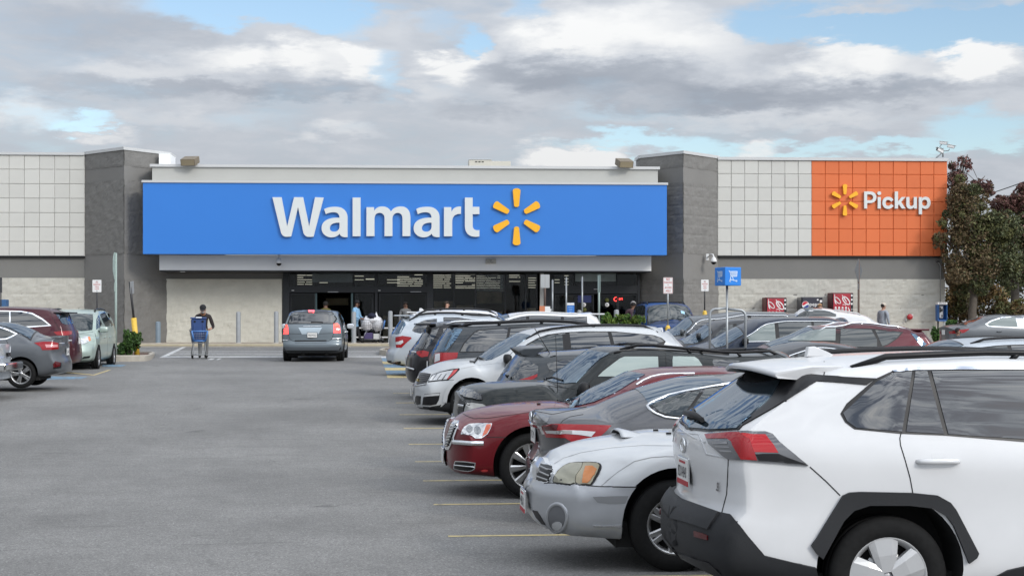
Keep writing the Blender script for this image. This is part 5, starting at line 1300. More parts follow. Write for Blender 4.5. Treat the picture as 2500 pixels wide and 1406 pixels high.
# ================= R6: dark hatchback, tail to the aisle
def car_dark_hatch():
    c = Car('parked_hatchback', 'dark grey hatchback with large roof spoiler, mostly behind the black boxy SUV', 'car', P_DGREY, 4.1, 1.78, near=23.3, u_end=1196, head=1, group=CARG)
    top = c.P(c5((690,142),(760,138),(830,130),(905,122),(1060,114),(1200,104),(1380,100)))
    c.body(top=top + [(2.2, 1.60), (2.7, 1.53), (3.25, 1.08), (3.8, .98), (4.02, .84)], belt=[(.1, 1.03), (1, 1.02), (3.2, .98), (3.9, .84)],
           rear=[(.08, .3), (.0, .45), (.02, .7), (.05, .92), (.12, 1.02), (.30, 1.28), (.46, 1.50), (.48, 1.56)], front=[(.12, .26), (.0, .45), (.06, .8)], c_r=.14, rexp=3.4, k=.22, crown=.05, wheels=[(.78, .37, .33), (3.3, .37, .33)])
    c.patch('rear_window', c5((492,318),(640,205),(690,200),(782,244),(782,312),(700,350),(610,362),(540,345)), M_GLASS_DARK, off=.008)
    bm = bmesh.new(); rr = []
    for i in range(13):
        y = -.56 + 1.12 * i / 12; q = (abs(y) / .56) ** 2
        rr.append([bm.verts.new(p) for p in ((.75, y, 1.575 - .04*q), (.45, y, 1.562 - .05*q), (.30 + .10*q, y, 1.535 - .07*q), (.32 + .10*q, y, 1.515 - .08*q), (.60, y, 1.49 - .08*q))])
    for a, b in zip(rr, rr[1:]):
        for i in range(4): f = bm.faces.new((a[i], b[i], b[i+1], a[i+1])); f.smooth = True; f.material_index = 1 if i >= 2 else 0
    bm.faces.new(rr[0]); bm.faces.new(rr[-1]); bmesh.ops.recalc_face_normals(bm, faces=bm.faces); link('spoiler', bm, [P_DGREY, M_TRIM], c.root)
    c.patch('taillight', c5((612,362),(700,338),(776,310),(776,332),(745,352),(690,368)), M_RED, off=.010, res=.03)
    c.patch('quarter_window', c5((852,226),(1000,196),(1090,192),(1090,270),(920,290),(870,270)), M_GLASS_DARK, off=.006)
    c.line('panel_gap', c5((870,300),(910,215),(960,200),(1100,188)), .008, M_SEAM, off=.003)
    c.patch('antenna_base', c5((876,118),(890,108),(925,112),(936,122)), M_BLACK, off=.01, mirror=False, res=.04)
    h_ = c.hit(*c5((876, 140))[0], 'cam')[0]; tubeo('antenna', [h_, h_ + Vector((-.22, 0, .36))], .006, M_TRIM, c.root, 5)
    a, b = [c.hit(*q, 'cam')[0] + Vector((-.03, 0, .01)) for q in c5((480, 300), (562, 330))]; tubeo('rear_wiper', [a, (a + b) / 2 + Vector((-.03, 0, .02)), b], [.012, .03, .012], M_TRIM, c.root)
    c.side_windows(1.2, 3.1, (2.1,), M_GLASS_DARK); c.screen(3.2, 2.72); c.wheels((.78, 3.3), .315, .2, 'five_5', .2); c.mirror_(2.85, 1.02); c.underside()
    return c
car_dark_hatch()

# ================= R7: pale silver crossover, nose to the aisle
def car_silver_crossover():
    c = Car('parked_suv', 'pale silver three-row crossover, nose towards the aisle, dark lower skirt', 'SUV', P_SILVERW, 5.10, 1.99, near=28.35, u_end=1009, head=-1, group=CARG)
    L = c.L; top = c.P(c4((440,786),(452,768),(480,745),(560,702),(700,662),(850,642),(1000,632),(1060,598),(1200,505),(1320,438),(1440,376),(1520,350),(1600,334),(1750,316),(1900,305),(2100,298),(2400,296))) + c.P([(1560, 793), (1600, 798), (1640, 806)])
    c.body(top=[(.55, 1.60), (.62, 1.63)] + top, belt=[(.3, 1.17), (1.4, 1.13), (2.6, 1.10), (3.6, 1.06), (4.4, .98), (4.9, .86)],
           rear=[(.12, .3), (.0, .5), (.03, .9), (.1, 1.15), (.42, 1.5), (.5, 1.6)], front=[(.24, .16), (.12, .24), (.03, .32), (.0, .44), (.0, .60), (.02, .68), (.08, .80), (.14, .96), (.18, 1.04)],
           c_f=.30, k=.33, crown=.055, wd_r=1.3, dark_below=[(0, .42), (4.0, .34), (4.6, .34), (5.1, .28)], wheels=[(1.1, .43, .39), (L - .98, .43, .40)], nx=100, ns=50)
    hl = c.patch('headlight', c4((516,880),(540,838),(562,804),(650,774),(740,752),(832,738),(838,752),(790,800),(722,860),(640,866)), M_TRIM, off=.008, res=.03)
    c.patch('lamp_lens', c4((526,872),(548,838),(572,810),(650,784),(775,758),(745,800),(706,852),(640,858)), M_LENS, off=.013, res=.03, parent=hl)
    c.patch('lamp_lens', c4((780,758),(822,748),(786,794),(722,848),(712,850),(750,800)), mat('red_marker', (.45, .03, .03), .2, coat=1.0), off=.0135, res=.03, parent=hl)
    for a in (566, 612, 660): c.line('lamp_rib', c4((a, 858), (a + 46, 798)), .022, M_RIMD, off=.015, parent=hl)
    g = c.patch('grille', c4((404,906),(420,850),(438,792),(480,790),(546,800),(522,850),(498,892),(450,914)), M_TRIM, off=.008, res=.03)
    for k in range(6): v = 806 + k * 18; c.line('grille_bar', c4((440 - k * 6, v), (536 - k * 8, v + 12)), .012, M_RIMD, off=.012, h=.004, parent=g)
    c.line('grille_edge', c4((440,786),(480,786),(546,796)), .02, M_CHROME, off=.012, h=.005)
    c.line('grille_edge', c4((376,918),(400,916),(500,898)), .022, M_CHROME, off=.012, h=.005)
    c.patch('badge', c4((408,852),(430,846),(428,862),(424,874),(410,876)), mat('gold_badge', (.50, .38, .12), .25, .9), off=.03, res=.03, mirror=False)
    fl = c.patch('fog_lamp', c4((462,1108),(470,1040),(482,1000),(640,985),(626,1060),(600,1102),(540,1112)), M_TRIM, off=.008, res=.03)
    c.patch('lamp_lens', c4((470,1028),(482,1004),(560,996),(638,990),(630,1012),(560,1018)), M_LENS, off=.012, res=.03, parent=fl)
    c.patch('lower_grille', c4((384,1096),(392,1030),(402,1014),(446,1020),(440,1100),(410,1106)), M_TRIM, off=.008, res=.03)
    c.patch('skirt', c4((430,1168),(470,1160),(620,1152),(652,1128),(692,1090),(760,1084),(760,1210),(600,1222),(500,1206)), M_CLAD, off=.012, res=.04)
    c.plate(0, .55, False, '', out=.03)
    c.line('panel_gap', c4((850,742),(1000,712),(1200,690),(1310,690)), .008, mat('soft_crease', (.33, .34, .35), .4), off=.003)
    c.line('panel_gap', c4((704,862),(800,856),(870,872)), .008, M_SEAM, off=.003)
    c.line('panel_gap', c4((1372,575),(1320,630),(1296,700),(1290,780)), .010, M_SEAM, off=.003)
    c.patch('windscreen', c4((1040,618),(1062,600),(1200,512),(1330,440),(1436,386),(1500,396),(1550,408),(1440,490),(1320,570),(1160,650),(1100,660)), M_GLASS_BLUE, off=.008, res=.04)
    c.line('wiper', c4((940,622),(1000,630),(1080,655)), .03, M_TRIM, off=.012, h=.02, mirror=False)
    c.patch('window_frame', c4((1390,600),(1440,552),(1520,492),(1620,436),(1720,400),(1880,378),(2100,366),(2398,368)) + crop(1040, 640, 4.167)(*((2320,742),(2398,770),(2440,806),(2420,840),(2330,850))) + c4((1900,580),(1500,590)), M_TRIM, off=.003)
    c.patch('side_window', c4((1440,582),(1470,552),(1540,496),(1640,440),(1730,410),(1870,396),(1884,552)), M_GLASS, off=.008)
    c.patch('side_window', c4((1944,384),(2100,376),(2330,378),(2362,508),(1964,545)), M_GLASS_DARK, off=.008)
    c.patch('quarter_window', c4((2366,378),(2398,379)) + crop(1040, 640, 4.167)((2310,748),(2380,772),(2420,806),(2330,838)) + c4((2398,500)), M_GLASS_DARK, off=.008)
    c.patch('rear_door_trim', crop(1040, 640, 4.167)((2430,680),(2500,720),(2500,790)), M_TRIM, off=.004) if False else None
    c.rail(.8, 3.15, M_TRIM, .022, .03, 2, inset=.09)
    c.patch('wheel_arch_lip', [(L - .98 + .50*math.cos(t*math.pi/12), .40 + .49*math.sin(t*math.pi/12)) for t in range(0, 13)] + [(L - .98 + .43*math.cos(t*math.pi/12), .40 + .43*math.sin(t*math.pi/12)) for t in range(12, -1, -1)], P_SILVERW, 'side', .018)
    c.wheels((1.1, L - .98), .375, .235, 'five_5', .235); c.mirror_(3.5, 1.12, M_BLACK, (.14, .24, .17)); c.handle(1.6, 1.02); c.handle(2.7, 1.0); c.underside()
    c.patch('taillight', [(.02, .85), (.3, .9), (.26, 1.12), (.1, 1.12)], M_RED, 'side', .008)
    return c
car_silver_crossover()
cA, cB, cL, c3, cS9 = crop(1600, 620, 5.0), crop(2050, 620, 5.407), crop(0, 600, 3.905), crop(400, 600, 4.393), crop(1840, 690, 8.93)
P_CHARC = paint('charcoal_paint', (.034, .036, .040), .3)
P_NAVY = paint('dark_navy_paint', (.016, .024, .042), .3)
P_BLUESUV = paint('deep_blue_paint', (.012, .040, .13), .3)
P_SILVB = paint('silver_blue_paint', (.40, .435, .47), .35)
P_ICEB = paint('ice_blue_paint', (.130, .155, .172), .4)
P_SAGE = paint('sage_green_paint', (.34, .41, .37), .35)
P_SLATE = paint('slate_paint', (.105, .113, .122), .4)
P_BURG = paint('burgundy_paint', (.050, .008, .013), .3)
P_WINE = paint('wine_paint', (.070, .012, .018), .3)
P_ORANGE = paint('burnt_orange_paint', (.28, .07, .03), .3)
P_BLACK = paint('black_paint', (.012, .012, .014), .1)
FRONT = [(.18, .24), (.03, .33), (.0, .5), (.05, .72), (.10, .88)]
def finish(c, axles, r=.335, style='five_5', win=None, pil=(), gm=None, chrome=None, ws=None, mir=None, handles=(), lo=.02, hi=.05):
    if win: c.side_windows(win[0], win[1], pil, gm or M_GLASS_DARK, chrome=chrome, lo=lo, hi=hi)
    if ws: c.screen(*ws)
    c.wheels(axles, r, r * .64, style, .215)
    if mir: c.mirror_(*mir)
    for h in handles: c.handle(*h)
    c.underside()
# ---- R8 dark grey minivan
c = Car('parked_minivan', 'dark grey minivan with black roof rails between the silver crossover and the black crossover', 'van', P_DGREY, 5.08, 1.97, near=31.2, u_end=1045, head=1, group=CARG)
c.body(top=[(.45, 1.655), (.55, 1.67)] + c.P(c4((900,293),(1100,283),(1330,273),(1600,266))) + [(2.9, 1.69), (3.5, 1.58), (4.45, 1.10), (4.9, .90), (5.0, .80)], belt=[(.2, 1.09), (1.5, 1.07), (4.3, 1.0), (4.9, .85)],
       rear=[(.12, .28), (.0, .45), (.0, .8), (.03, 1.02), (.08, 1.12), (.26, 1.42), (.40, 1.60), (.45, 1.66)], front=FRONT, k=.28, wd_r=1.2, wheels=[(1.0, .38, .34), (4.05, .38, .34)])
c.patch('rear_window', c4((548,560),(640,440),(742,330),(868,345),(800,450),(690,570),(600,575)), M_GLASS_BLUE, off=.006)
c.patch('window_frame', c4((828,580),(875,485),(975,378),(1020,352),(1330,325),(1600,315),(1600,580)), M_TRIM, off=.003)
c.patch('quarter_window', c4((842,572),(888,486),(985,384),(1030,362),(1326,335),(1300,470),(1285,565)), M_GLASS_DARK, off=.007)
c.patch('side_window', c4((1352,338),(1600,326),(1600,565),(1312,565),(1330,450)), M_GLASS_DARK, off=.007)
c.patch('taillight', c4((580,692),(590,590),(640,582),(820,580),(812,630),(798,642),(660,672)), M_RED, off=.010)
c.patch('lamp_lens', c4((586,680),(596,600),(640,590),(640,660)), M_LENS, off=.013)
c.line('panel_gap', c4((856,330),(800,450),(700,600),(690,660)), .012, M_SEAM, off=.003)
c.line('panel_gap', c4((1338,298),(1336,330)), .01, M_SEAM, off=.003)
c.rail(.55, 3.3, M_TRIM, .03, .055, 3, inset=.10)
bm = bmesh.new(); box(bm, .33, .62, -.62, .62, 1.635, 1.665, 0, .012); link('spoiler', bm, P_DGREY, c.root)
finish(c, (1.0, 4.05), ws=(4.4, 3.55), mir=(3.9, 1.08)); c.plate(0, .85, True, '', out=.01)
c.side_windows(2.9, 4.2, (3.5,), M_GLASS_DARK)
# ---- R9 black crossover
c = Car('parked_suv', 'black crossover with chrome strip and red lamps between the dark minivan and the silver wagon', 'SUV', P_BLACK, 4.7, 1.88, near=34.1, u_end=990, head=1, group=CARG)
c.body(top=[(.46, 1.575), (.6, 1.60), (1.2, 1.64), (1.8, 1.65), (2.6, 1.60), (3.5, 1.08), (4.3, .98), (4.6, .82)], belt=[(.2, 1.10), (1.5, 1.06), (3.4, 1.0), (4.5, .84)],
       rear=[(.14, .30), (.03, .42), (.0, .55), (.03, .85), (.10, 1.0), (.18, 1.1), (.36, 1.36), (.46, 1.52)], front=FRONT, k=.36, wd_r=1.2, wheels=[(.95, .40, .37), (3.75, .40, .37)])
c.patch('rear_window', c4((335,528),(400,440),(500,340),(590,352),(632,330),(600,400),(540,500),(500,545)), M_GLASS_DARK, off=.006)
bm = bmesh.new(); box(bm, .20, .62, -.62, .62, 1.545, 1.585, 0, .012); link('spoiler', bm, P_BLACK, c.root)
c.patch('taillight', c4((398,572),(470,560),(526,572),(516,618),(450,628),(412,604)), M_REDD if False else M_RED, off=.010)
c.line('chrome_strip', c4((322,566),(360,572),(402,578)), .035, M_CHROME, off=.008, h=.006)
c.line('exhaust_trim', c4((300,728),(335,738),(384,752)), .035, M_CHROME, off=.014, h=.012)
c.line('panel_gap', c4((618,268),(640,300),(628,350),(540,440)), .01, M_SEAM, off=.003)
c.plate(0, .80, True, '', out=.012)
c.rail(.8, 3.0, M_CHROME, .02, .03, 2, inset=.1)
finish(c, (.95, 3.75), .36, win=(.75, 3.3, ) , pil=(1.5, 2.4), ws=(3.45, 2.7), mir=(3.1, 1.08))
# ---- R10 silver wagon SUV
c = Car('parked_suv', 'silver compact SUV with clear and red tail lamps beside the small kerbed island', 'SUV', P_SILVB, 4.6, 1.79, near=43.3, u_end=943, head=1, group=CARG)
c.body(top=[(.42, 1.60)] + c.P(c4((300,226),(330,212),(400,200),(600,186),(800,186),(1050,205))) + [(3.0, 1.60), (3.6, 1.10), (4.3, .98), (4.5, .84)], belt=[(.2, 1.16), (1.5, 1.10), (3.4, 1.02), (4.4, .86)],
       rear=[(.20, .22), (.06, .32), (.0, .45), (.0, .62), (.08, .72), (.10, 1.05), (.16, 1.15), (.33, 1.42), (.42, 1.58)], front=FRONT, k=.33, wd_r=1.2, dark_below=[(0, .42), (.5, .3), (4, .28), (4.6, .4)], wheels=[(.93, .385, .35), (3.6, .385, .35)])
c.patch('rear_window', c4((150,392),(190,330),(238,262),(282,272),(292,300),(240,385),(200,398)), M_GLASS_BLUE, off=.006)
bm = bmesh.new(); box(bm, .20, .62, -.6, .6, 1.585, 1.615, 0, .01); link('spoiler', bm, P_SILVB, c.root)
tl = c.patch('taillight', c4((190,425),(260,412),(345,425),(352,438),(290,490),(250,532),(195,530),(190,470)), M_RED, off=.010)
c.patch('lamp_lens', c4((192,476),(262,455),(268,478),(240,500),(196,500)), M_LENS, off=.014, parent=tl)
c.patch('quarter_window', c4((356,358),(378,318),(402,290),(480,255),(606,238),(606,330),(440,388),(380,375)), M_GLASS_DARK, off=.005)
c.patch('bumper_recess', c4((140,700),(180,680),(240,668),(256,740),(200,742)), M_TRIM, off=.01); c.patch('rear_reflector', c4((150,690),(210,672),(212,696),(160,706)), M_REDD, off=.014)
c.rail(.6, 3.0, M_BLACK, .03, .05, 3, inset=.10); c.plate(0, .88, True, '', out=.01)
finish(c, (.93, 3.6), .34, win=(1.5, 3.3), pil=(2.3,), ws=(3.55, 2.95), mir=(3.1, 1.1))
# ---- R12 white SUV, nose to the aisle
c = Car('parked_suv', 'white SUV nose to the aisle, roof and spoiler showing above the dark minivan', 'SUV', P_WHITE, 4.7, 1.88, near=46.1, u_rear=1482, head=-1, group=CARG)
c.body(top=[(.35, 1.60), (.5, 1.66)] + c.P([(1400, 764), (1350, 762), (1300, 761), (1268, 762), (1235, 767), (1205, 777)]) + [(4.2, 1.0), (4.55, .84)], belt=[(.2, 1.18), (1.5, 1.1), (3.3, 1.04), (4.5, .86)],
       rear=[(.1, .3), (.0, .5), (.04, 1.0), (.15, 1.2), (.30, 1.45), (.38, 1.58)], front=FRONT, k=.32, wheels=[(.95, .4, .37), (3.75, .4, .37)])
bm = bmesh.new(); box(bm, .16, .6, -.60, .60, 1.585, 1.625, 0, .012); link('spoiler', bm, P_WHITE, c.root)
c.rail(.8, 2.9, P_WHITE, .02, .03, 2, inset=.1)
finish(c, (.95, 3.75), .36, win=(.7, 3.3), pil=(1.4, 2.4), ws=(3.6, 2.9), mir=(3.2, 1.1))
# ---- R11 white SUV tail to aisle, black rails
c = Car('parked_suv', 'white SUV with black roof rails and white fin antenna, farthest of the near row', 'SUV', P_WHITE, 4.75, 1.9, near=49.0, u_end=975, head=1, group=CARG)
c.body(top=[(.35, 1.62)] + c.P([(1008, 762), (1030, 758), (1080, 755), (1150, 755), (1200, 758)]) + [(3.0, 1.62), (3.6, 1.2), (4.3, 1.02), (4.6, .86)], belt=[(.2, 1.2), (1.5, 1.12), (3.4, 1.05), (4.5, .88)],
       rear=[(.12, .3), (.0, .5), (.04, 1.05), (.12, 1.2), (.26, 1.45), (.33, 1.6)], front=FRONT, k=.32, wheels=[(.95, .4, .37), (3.75, .4, .37)])
c.rail(.55, 2.9, M_BLACK, .03, .05, 3, inset=.1, bars=(.25, .7))
x = c.px(1030, 757)[0]; z = c.bvh.ray_cast(Vector((x, 0, 5)), Vector((0, 0, -1)))[0].z
bm = bmesh.new(); prism(bm, [(-.09, 0), (-.07, .08), (-.02, .085), (.09, 0)], -.03, .03, 0, .006); link('shark_fin_antenna', bm, P_WHITE, c.root, (x, 0, z - .01))
bm = bmesh.new(); box(bm, .20, .5, -.60, .60, 1.60, 1.635, 0, .012); link('spoiler', bm, P_WHITE, c.root)
finish(c, (.95, 3.75), .36, win=(.7, 3.3), pil=(1.4, 2.4), ws=(3.55, 2.95), mir=(3.1, 1.1))
c.patch('taillight', [(.04, .9), (.3, .95), (.28, 1.12), (.1, 1.12)], M_RED, 'side', .008)
# ================= second row (all nose-left)
def second(name, label, cat, P_, L, W, near, u_end, top_px, top_m, belt, k=.34, axles=None, win=None, pil=(), gm=None, chrome=None, ws=None, mir=None, rear=None, u_rear=None, rail=None, hi=.05, extra=None):
    c = Car(name, label, cat, P_, L, W, near=near, u_end=u_end, u_rear=u_rear, head=-1, group=CARG)
    c.body(top=top_m + c.P(top_px) + [(L - .1, .86)], belt=belt, rear=rear or [(.12, .28), (.0, .45), (.03, .9), (.12, 1.05)], front=FRONT, k=k, wheels=[(a, .385, .35) for a in axles] if axles else None)
    if rail: c.rail(rail[0], rail[1], rail[2] if len(rail) > 2 else M_TRIM, .02, .035, 2, inset=.1)
    finish(c, axles, .34, win=win, pil=pil, gm=gm, chrome=chrome, ws=ws, mir=mir, hi=hi)
    c.patch('headlight', [(L - .75, .84), (L - .3, .80), (L - .22, .70), (L - .45, .66)], M_LENS, 'side', .008)
    c.patch('taillight', [(.02, .85), (.28, .88), (.25, 1.05), (.1, 1.05)], M_RED, 'side', .008)
    return c
def xz(c): return c
SUVR = [(.1, .3), (.0, .5), (.04, 1.0), (.14, 1.15), (.36, 1.5), (.42, 1.6)]
second('parked_minivan', 'grey minivan in the second row, roof just below the two no parking signs', 'van', P_SLATE, 5.1, 1.95, 44.0, 1528, cA((1480,705),(1000,700),(640,738),(430,756),(195,912)), [(.5, 1.66), (.7, 1.70)], [(.2, 1.1), (4.0, 1.05), (4.9, .9)], axles=(1.0, 4.0), win=(.7, 3.9), pil=(1.8, 2.8), chrome=M_CHROME, ws=(4.0, 3.35), mir=(3.7, 1.12), rear=SUVR)
second('parked_suv', 'dark grey SUV in the second row behind the left leg of the cart return', 'SUV', P_CHARC, 4.8, 1.9, 40.6, 1552, cA((1500,780),(1100,782),(900,788),(760,802),(330,1032)), [(.5, 1.60), (.7, 1.63)], [(.2, 1.1), (3.6, 1.04), (4.6, .9)], axles=(.95, 3.75), win=(.8, 3.4), pil=(1.5, 2.4), gm=M_GLASS, ws=(3.72, 2.95), mir=(3.3, 1.1), rear=SUVR)
c = second('parked_suv', 'black SUV with thick chrome window line behind the cart return frame', 'SUV', P_NAVY, 4.85, 1.92, 36.9, 1604, cA((2250,776),(2000,766),(1500,766),(1200,790),(1080,838),(870,945),(650,1062)), [(.5, 1.60), (.7, 1.64)], [(.2, 1.1), (3.5, 1.06), (4.6, .9)], axles=(.95, 3.8), win=(.6, 3.05), pil=(1.35, 2.2), gm=[M_GLASS, M_GLASS, M_GLASS_PALE], chrome=M_CHROME, ws=(3.68, 2.95), rear=SUVR)
for sd in (1,): c.mirror_(3.0, 1.08, M_BLACK, (.13, .24, .17))
c = second('parked_suv', 'maroon crossover with swept rear pillar and roof rails in the second row', 'SUV', P_WINE, 4.8, 1.9, 32.6, None, cB((620,940),(300,905),(0,900)) + cA((2100,866),(1900,880),(1640,985),(1480,1040),(1210,1150)), [(.42, 1.50), (.6, 1.56)], [(.25, 1.22), (1.0, 1.12), (2.0, 1.06), (3.4, 1.02), (4.6, .88)], axles=(.95, 3.75), ws=(3.55, 2.6), mir=(3.15, 1.08, M_BLACK), rear=[(.1, .3), (.0, .5), (.0, .9), (.03, 1.12), (.22, 1.38), (.34, 1.5)], u_rear=2268, rail=(.75, 2.6, M_CHROME))
c.patch('window_frame', cA((1590,1062),(1760,985),(1900,930),(2040,908),(2240,904),(2500,908)) + cB((420,985),(480,990),(840,1030),(770,1110),(640,1200),(560,1232),(0,1240)) + cA((2000,1068),), M_TRIM, off=.003)
c.patch('side_window', cA((1620,1060),(1770,990),(1905,938),(2045,918),(2200,914),(2196,1058)), M_GLASS_PALE, off=.016, res=.04)
c.patch('side_window', cA((2262,918),(2480,918)) + cB((412,998),(490,1130),(490,1226),(0,1226)), M_GLASS, off=.016, res=.04)
c.patch('quarter_window', cB((468,1006),(810,1036),(750,1110),(625,1196),(560,1215)), M_GLASS, off=.007)
c.patch('rear_window', cB((935,1040),(1000,1060),(1150,1190),(1090,1225),(1010,1140)), M_GLASS_BLUE, off=.006)
bm = bmesh.new(); box(bm, .20, .6, -.60, .60, 1.475, 1.515, 0, .015); link('spoiler', bm, P_WINE, c.root)
c = second('parked_sedan', 'dark grey sedan with chrome window line right behind the closest white SUV', 'car', P_CHARC, 4.8, 1.84, 28.7, None, cB((350,1262),(200,1225),(0,1182)) + cA((2200,1085),(2000,1066),(1800,1062),(1590,1090),(1400,1140),(1230,1200)), [(.1, 1.05), (.55, 1.08)], [(.1, 1.0), (1, 1.0), (3.5, .96), (4.6, .82)], axles=(1.0, 3.75), win=(.95, 3.5), pil=(1.3, 2.3), gm=M_GLASS, chrome=M_CHROME, ws=(3.8, 2.9), mir=(3.2, 1.0), u_rear=2210)
c = second('parked_suv', 'silver blue SUV with pale windscreen right of the maroon crossover', 'SUV', P_SILVB, 4.7, 1.86, 23.4, 2052, cB((2433,1088),(1900,1096),(1500,1122),(1320,1152),(1215,1192),(1040,1285)), [(.45, 1.60), (.7, 1.64), (1.4, 1.66)], [(.2, 1.12), (3.4, 1.05), (4.5, .9)], axles=(.95, 3.7), win=(.7, 3.3), pil=(1.5, 2.35), gm=[M_GLASS_DARK, M_GLASS_DARK, M_GLASS], ws=(3.5, 3.0), mir=(3.1, 1.1), rear=SUVR, rail=(.8, 2.9))
# third row and beyond
c = Car('parked_sedan', 'slate grey sedan with red lamp and chrome quarter window near the payphone', 'car', P_SLATE, 4.8, 1.83, near=56.0, u_end=2303, head=1, group=CARG, g=.70)
c.body(top=[(.03, 1.06)] + c.P(cB((1400,945),(1500,930),(1545,928),(1700,880),(1830,838),(1870,818),(2000,800),(2100,795),(2433,800))) + [(2.6, 1.46), (3.1, 1.38), (3.8, 1.0), (4.6, .82)], belt=[(.1, 1.0), (1.5, 1.02), (3.5, .95), (4.5, .8)], rear=[(.12, .26), (.0, .45), (.03, .8), (.0, 1.03)], front=FRONT, k=.4, wheels=[(1.0, .37, .33), (3.8, .37, .33)])
c.patch('taillight', cB((1440,1022),(1560,1002),(1700,988),(1712,996),(1640,1040),(1450,1056)), M_RED, off=.01)
c.patch('window_frame', cB((1920,925),(1990,880),(2140,832),(2433,818),(2433,985),(2260,975),(1960,958)), M_CHROME, off=.003)
c.patch('quarter_window', cB((1945,925),(2010,886),(2150,842),(2320,836),(2352,965),(2260,962),(1975,948)), M_GLASS_PALE, off=.007)
c.patch('rear_window', cB((1560,925),(1700,882),(1830,842),(1880,845),(1780,890),(1660,940)), M_GLASS, off=.006, mirror=True)
finish(c, (1.0, 3.8), .33, ws=(3.75, 3.1), mir=(3.3, .98), handles=((1.7, .88),)); c.plate(0, .85, True, '')
c = Car('parked_car', 'black car roof at the right edge in front of the slate grey sedan', 'car', P_BLACK, 4.6, 1.82, near=41.0, u_end=2405, head=-1, group=CARG, g=.30)
c.body(top=[(.1, 1.05), (.6, 1.1), (1.2, 1.42), (1.9, 1.52), (2.5, 1.50), (3.3, 1.12), (4.2, .98), (4.5, .82)], belt=[(.1, 1.0), (3.3, .98), (4.4, .8)], rear=[(.1, .3), (.0, .5), (.02, 1.0)], front=FRONT, k=.4, wheels=[(.95, .37, .33), (3.65, .37, .33)])
finish(c, (.95, 3.65), .33, win=(.9, 3.0), pil=(1.9,), ws=(3.25, 2.6), mir=(2.9, 1.0))
c = Car('parked_hatchback', 'small white car with rounded roof in front of the drinks machines', 'car', P_WHITE, 3.7, 1.75, near=57.5, u_end=1905, head=-1, group=CARG, g=.70)
c.body(top=[(.2, 1.25), (.5, 1.42)] + c.P(cS9((1750,592),(1600,562),(1300,546),(1050,562),(980,610),(890,680))) + [(3.3, 1.0), (3.6, .84)], belt=[(.2, 1.12), (2.6, 1.08), (3.5, .85)], rear=[(.1, .3), (.0, .5), (.05, 1.0), (.2, 1.25)], front=FRONT, k=.3, wheels=[(.7, .36, .32), (3.0, .36, .32)])
c.patch('side_window', cS9((925,738),(1010,670),(1110,618),(1250,598),(1400,594),(1540,604),(1660,630),(1800,690),(1790,742)), M_GLASS, off=.006)
finish(c, (.7, 3.0), .31, ws=(2.9, 2.3), mir=(2.5, 1.1)); c.rail(.9, 1.9, M_COPE, .02, .06, 2, inset=.1, bars=(.2, .8))
p = at_y(2092, HZ, 66.0); c = Car('parked_car', 'burnt orange car seen end on beside the man in the grey shirt', 'car', P_ORANGE, 4.3, 1.78, rot=R(-90), origin=(p.x, 66.0 + 4.3, .90), g=.9, group=CARG)
c.body(top=[(.2, 1.2), (.6, 1.42), (1.2, 1.50), (1.9, 1.49), (2.4, 1.44), (3.2, 1.02), (4.0, .92), (4.2, .8)], belt=[(.2, 1.0), (3.1, .96), (4.1, .8)], rear=[(.1, .3), (.0, .5), (.1, 1.0)], front=FRONT, k=.36, wheels=[(.85, .36, .32), (3.45, .36, .32)])
finish(c, (.85, 3.45), .32, win=(.6, 2.9), pil=(1.7,), mir=(2.7, 1.0, P_ORANGE)); c.screen(3.15, 2.42, M_GLASS_PALE, .06)
p = at_y(1658, HZ, 57.6); c = Car('parked_suv', 'big deep blue SUV facing the viewer in front of the right stone tower', 'SUV', P_BLUESUV, 5.2, 1.95, rot=R(-90), origin=(p.x, 57.6 + 5.2, .72), g=.72, group=CARG)
c.body(top=[(.15, 1.86), (.6, 1.90), (1.5, 1.93), (2.6, 1.92), (3.1, 1.86), (3.8, 1.26), (4.2, 1.18), (4.9, 1.12), (5.1, 1.0)], belt=[(.2, 1.24), (3.7, 1.2), (4.9, 1.05)], rear=[(.05, .4), (.0, .6), (.08, 1.2), (.14, 1.8)], front=[(.1, .35), (.0, .45), (.0, .7), (.06, .8), (.08, 1.0)], k=.22, k2=.03, c_f=.14, cexp=3.4, wheels=[(1.05, .43, .40), (4.2, .43, .40)])
c.rail(.5, 2.8, M_TRIM, .022, .05, 3, inset=.1, bars=(.3, .8)); c.screen(3.74, 3.08, M_GLASS, .08)
finish(c, (1.05, 4.2), .39, win=(.4, 3.3), pil=(1.5, 2.5), gm=[M_GLASS, M_GLASS, M_GLASS], mir=(3.5, 1.28, M_BLACK, (.14, .26, .2)))
for y in (.25, -.4): c.line('wiper', [(3.86, y), (3.80, y + .25), (3.70, y + .48)], .03, M_TRIM, 'top', .012, .012, mirror=False)
c.patch('windscreen_tag', [(3.45, .42), (3.45, .56), (3.36, .56), (3.36, .42)], mat('pale_blue_tag', (.30, .50, .62), .5), 'top', .014, mirror=False, res=.04)
c.patch('grille', [(-.5, .78), (.5, .78), (.52, 1.0), (-.52, 1.0)], M_TRIM, 'front', .008, mirror=False); c.patch('headlight', [(.56, .80), (.84, .82), (.84, .98), (.56, 1.0)], M_LENS, 'front', .008)
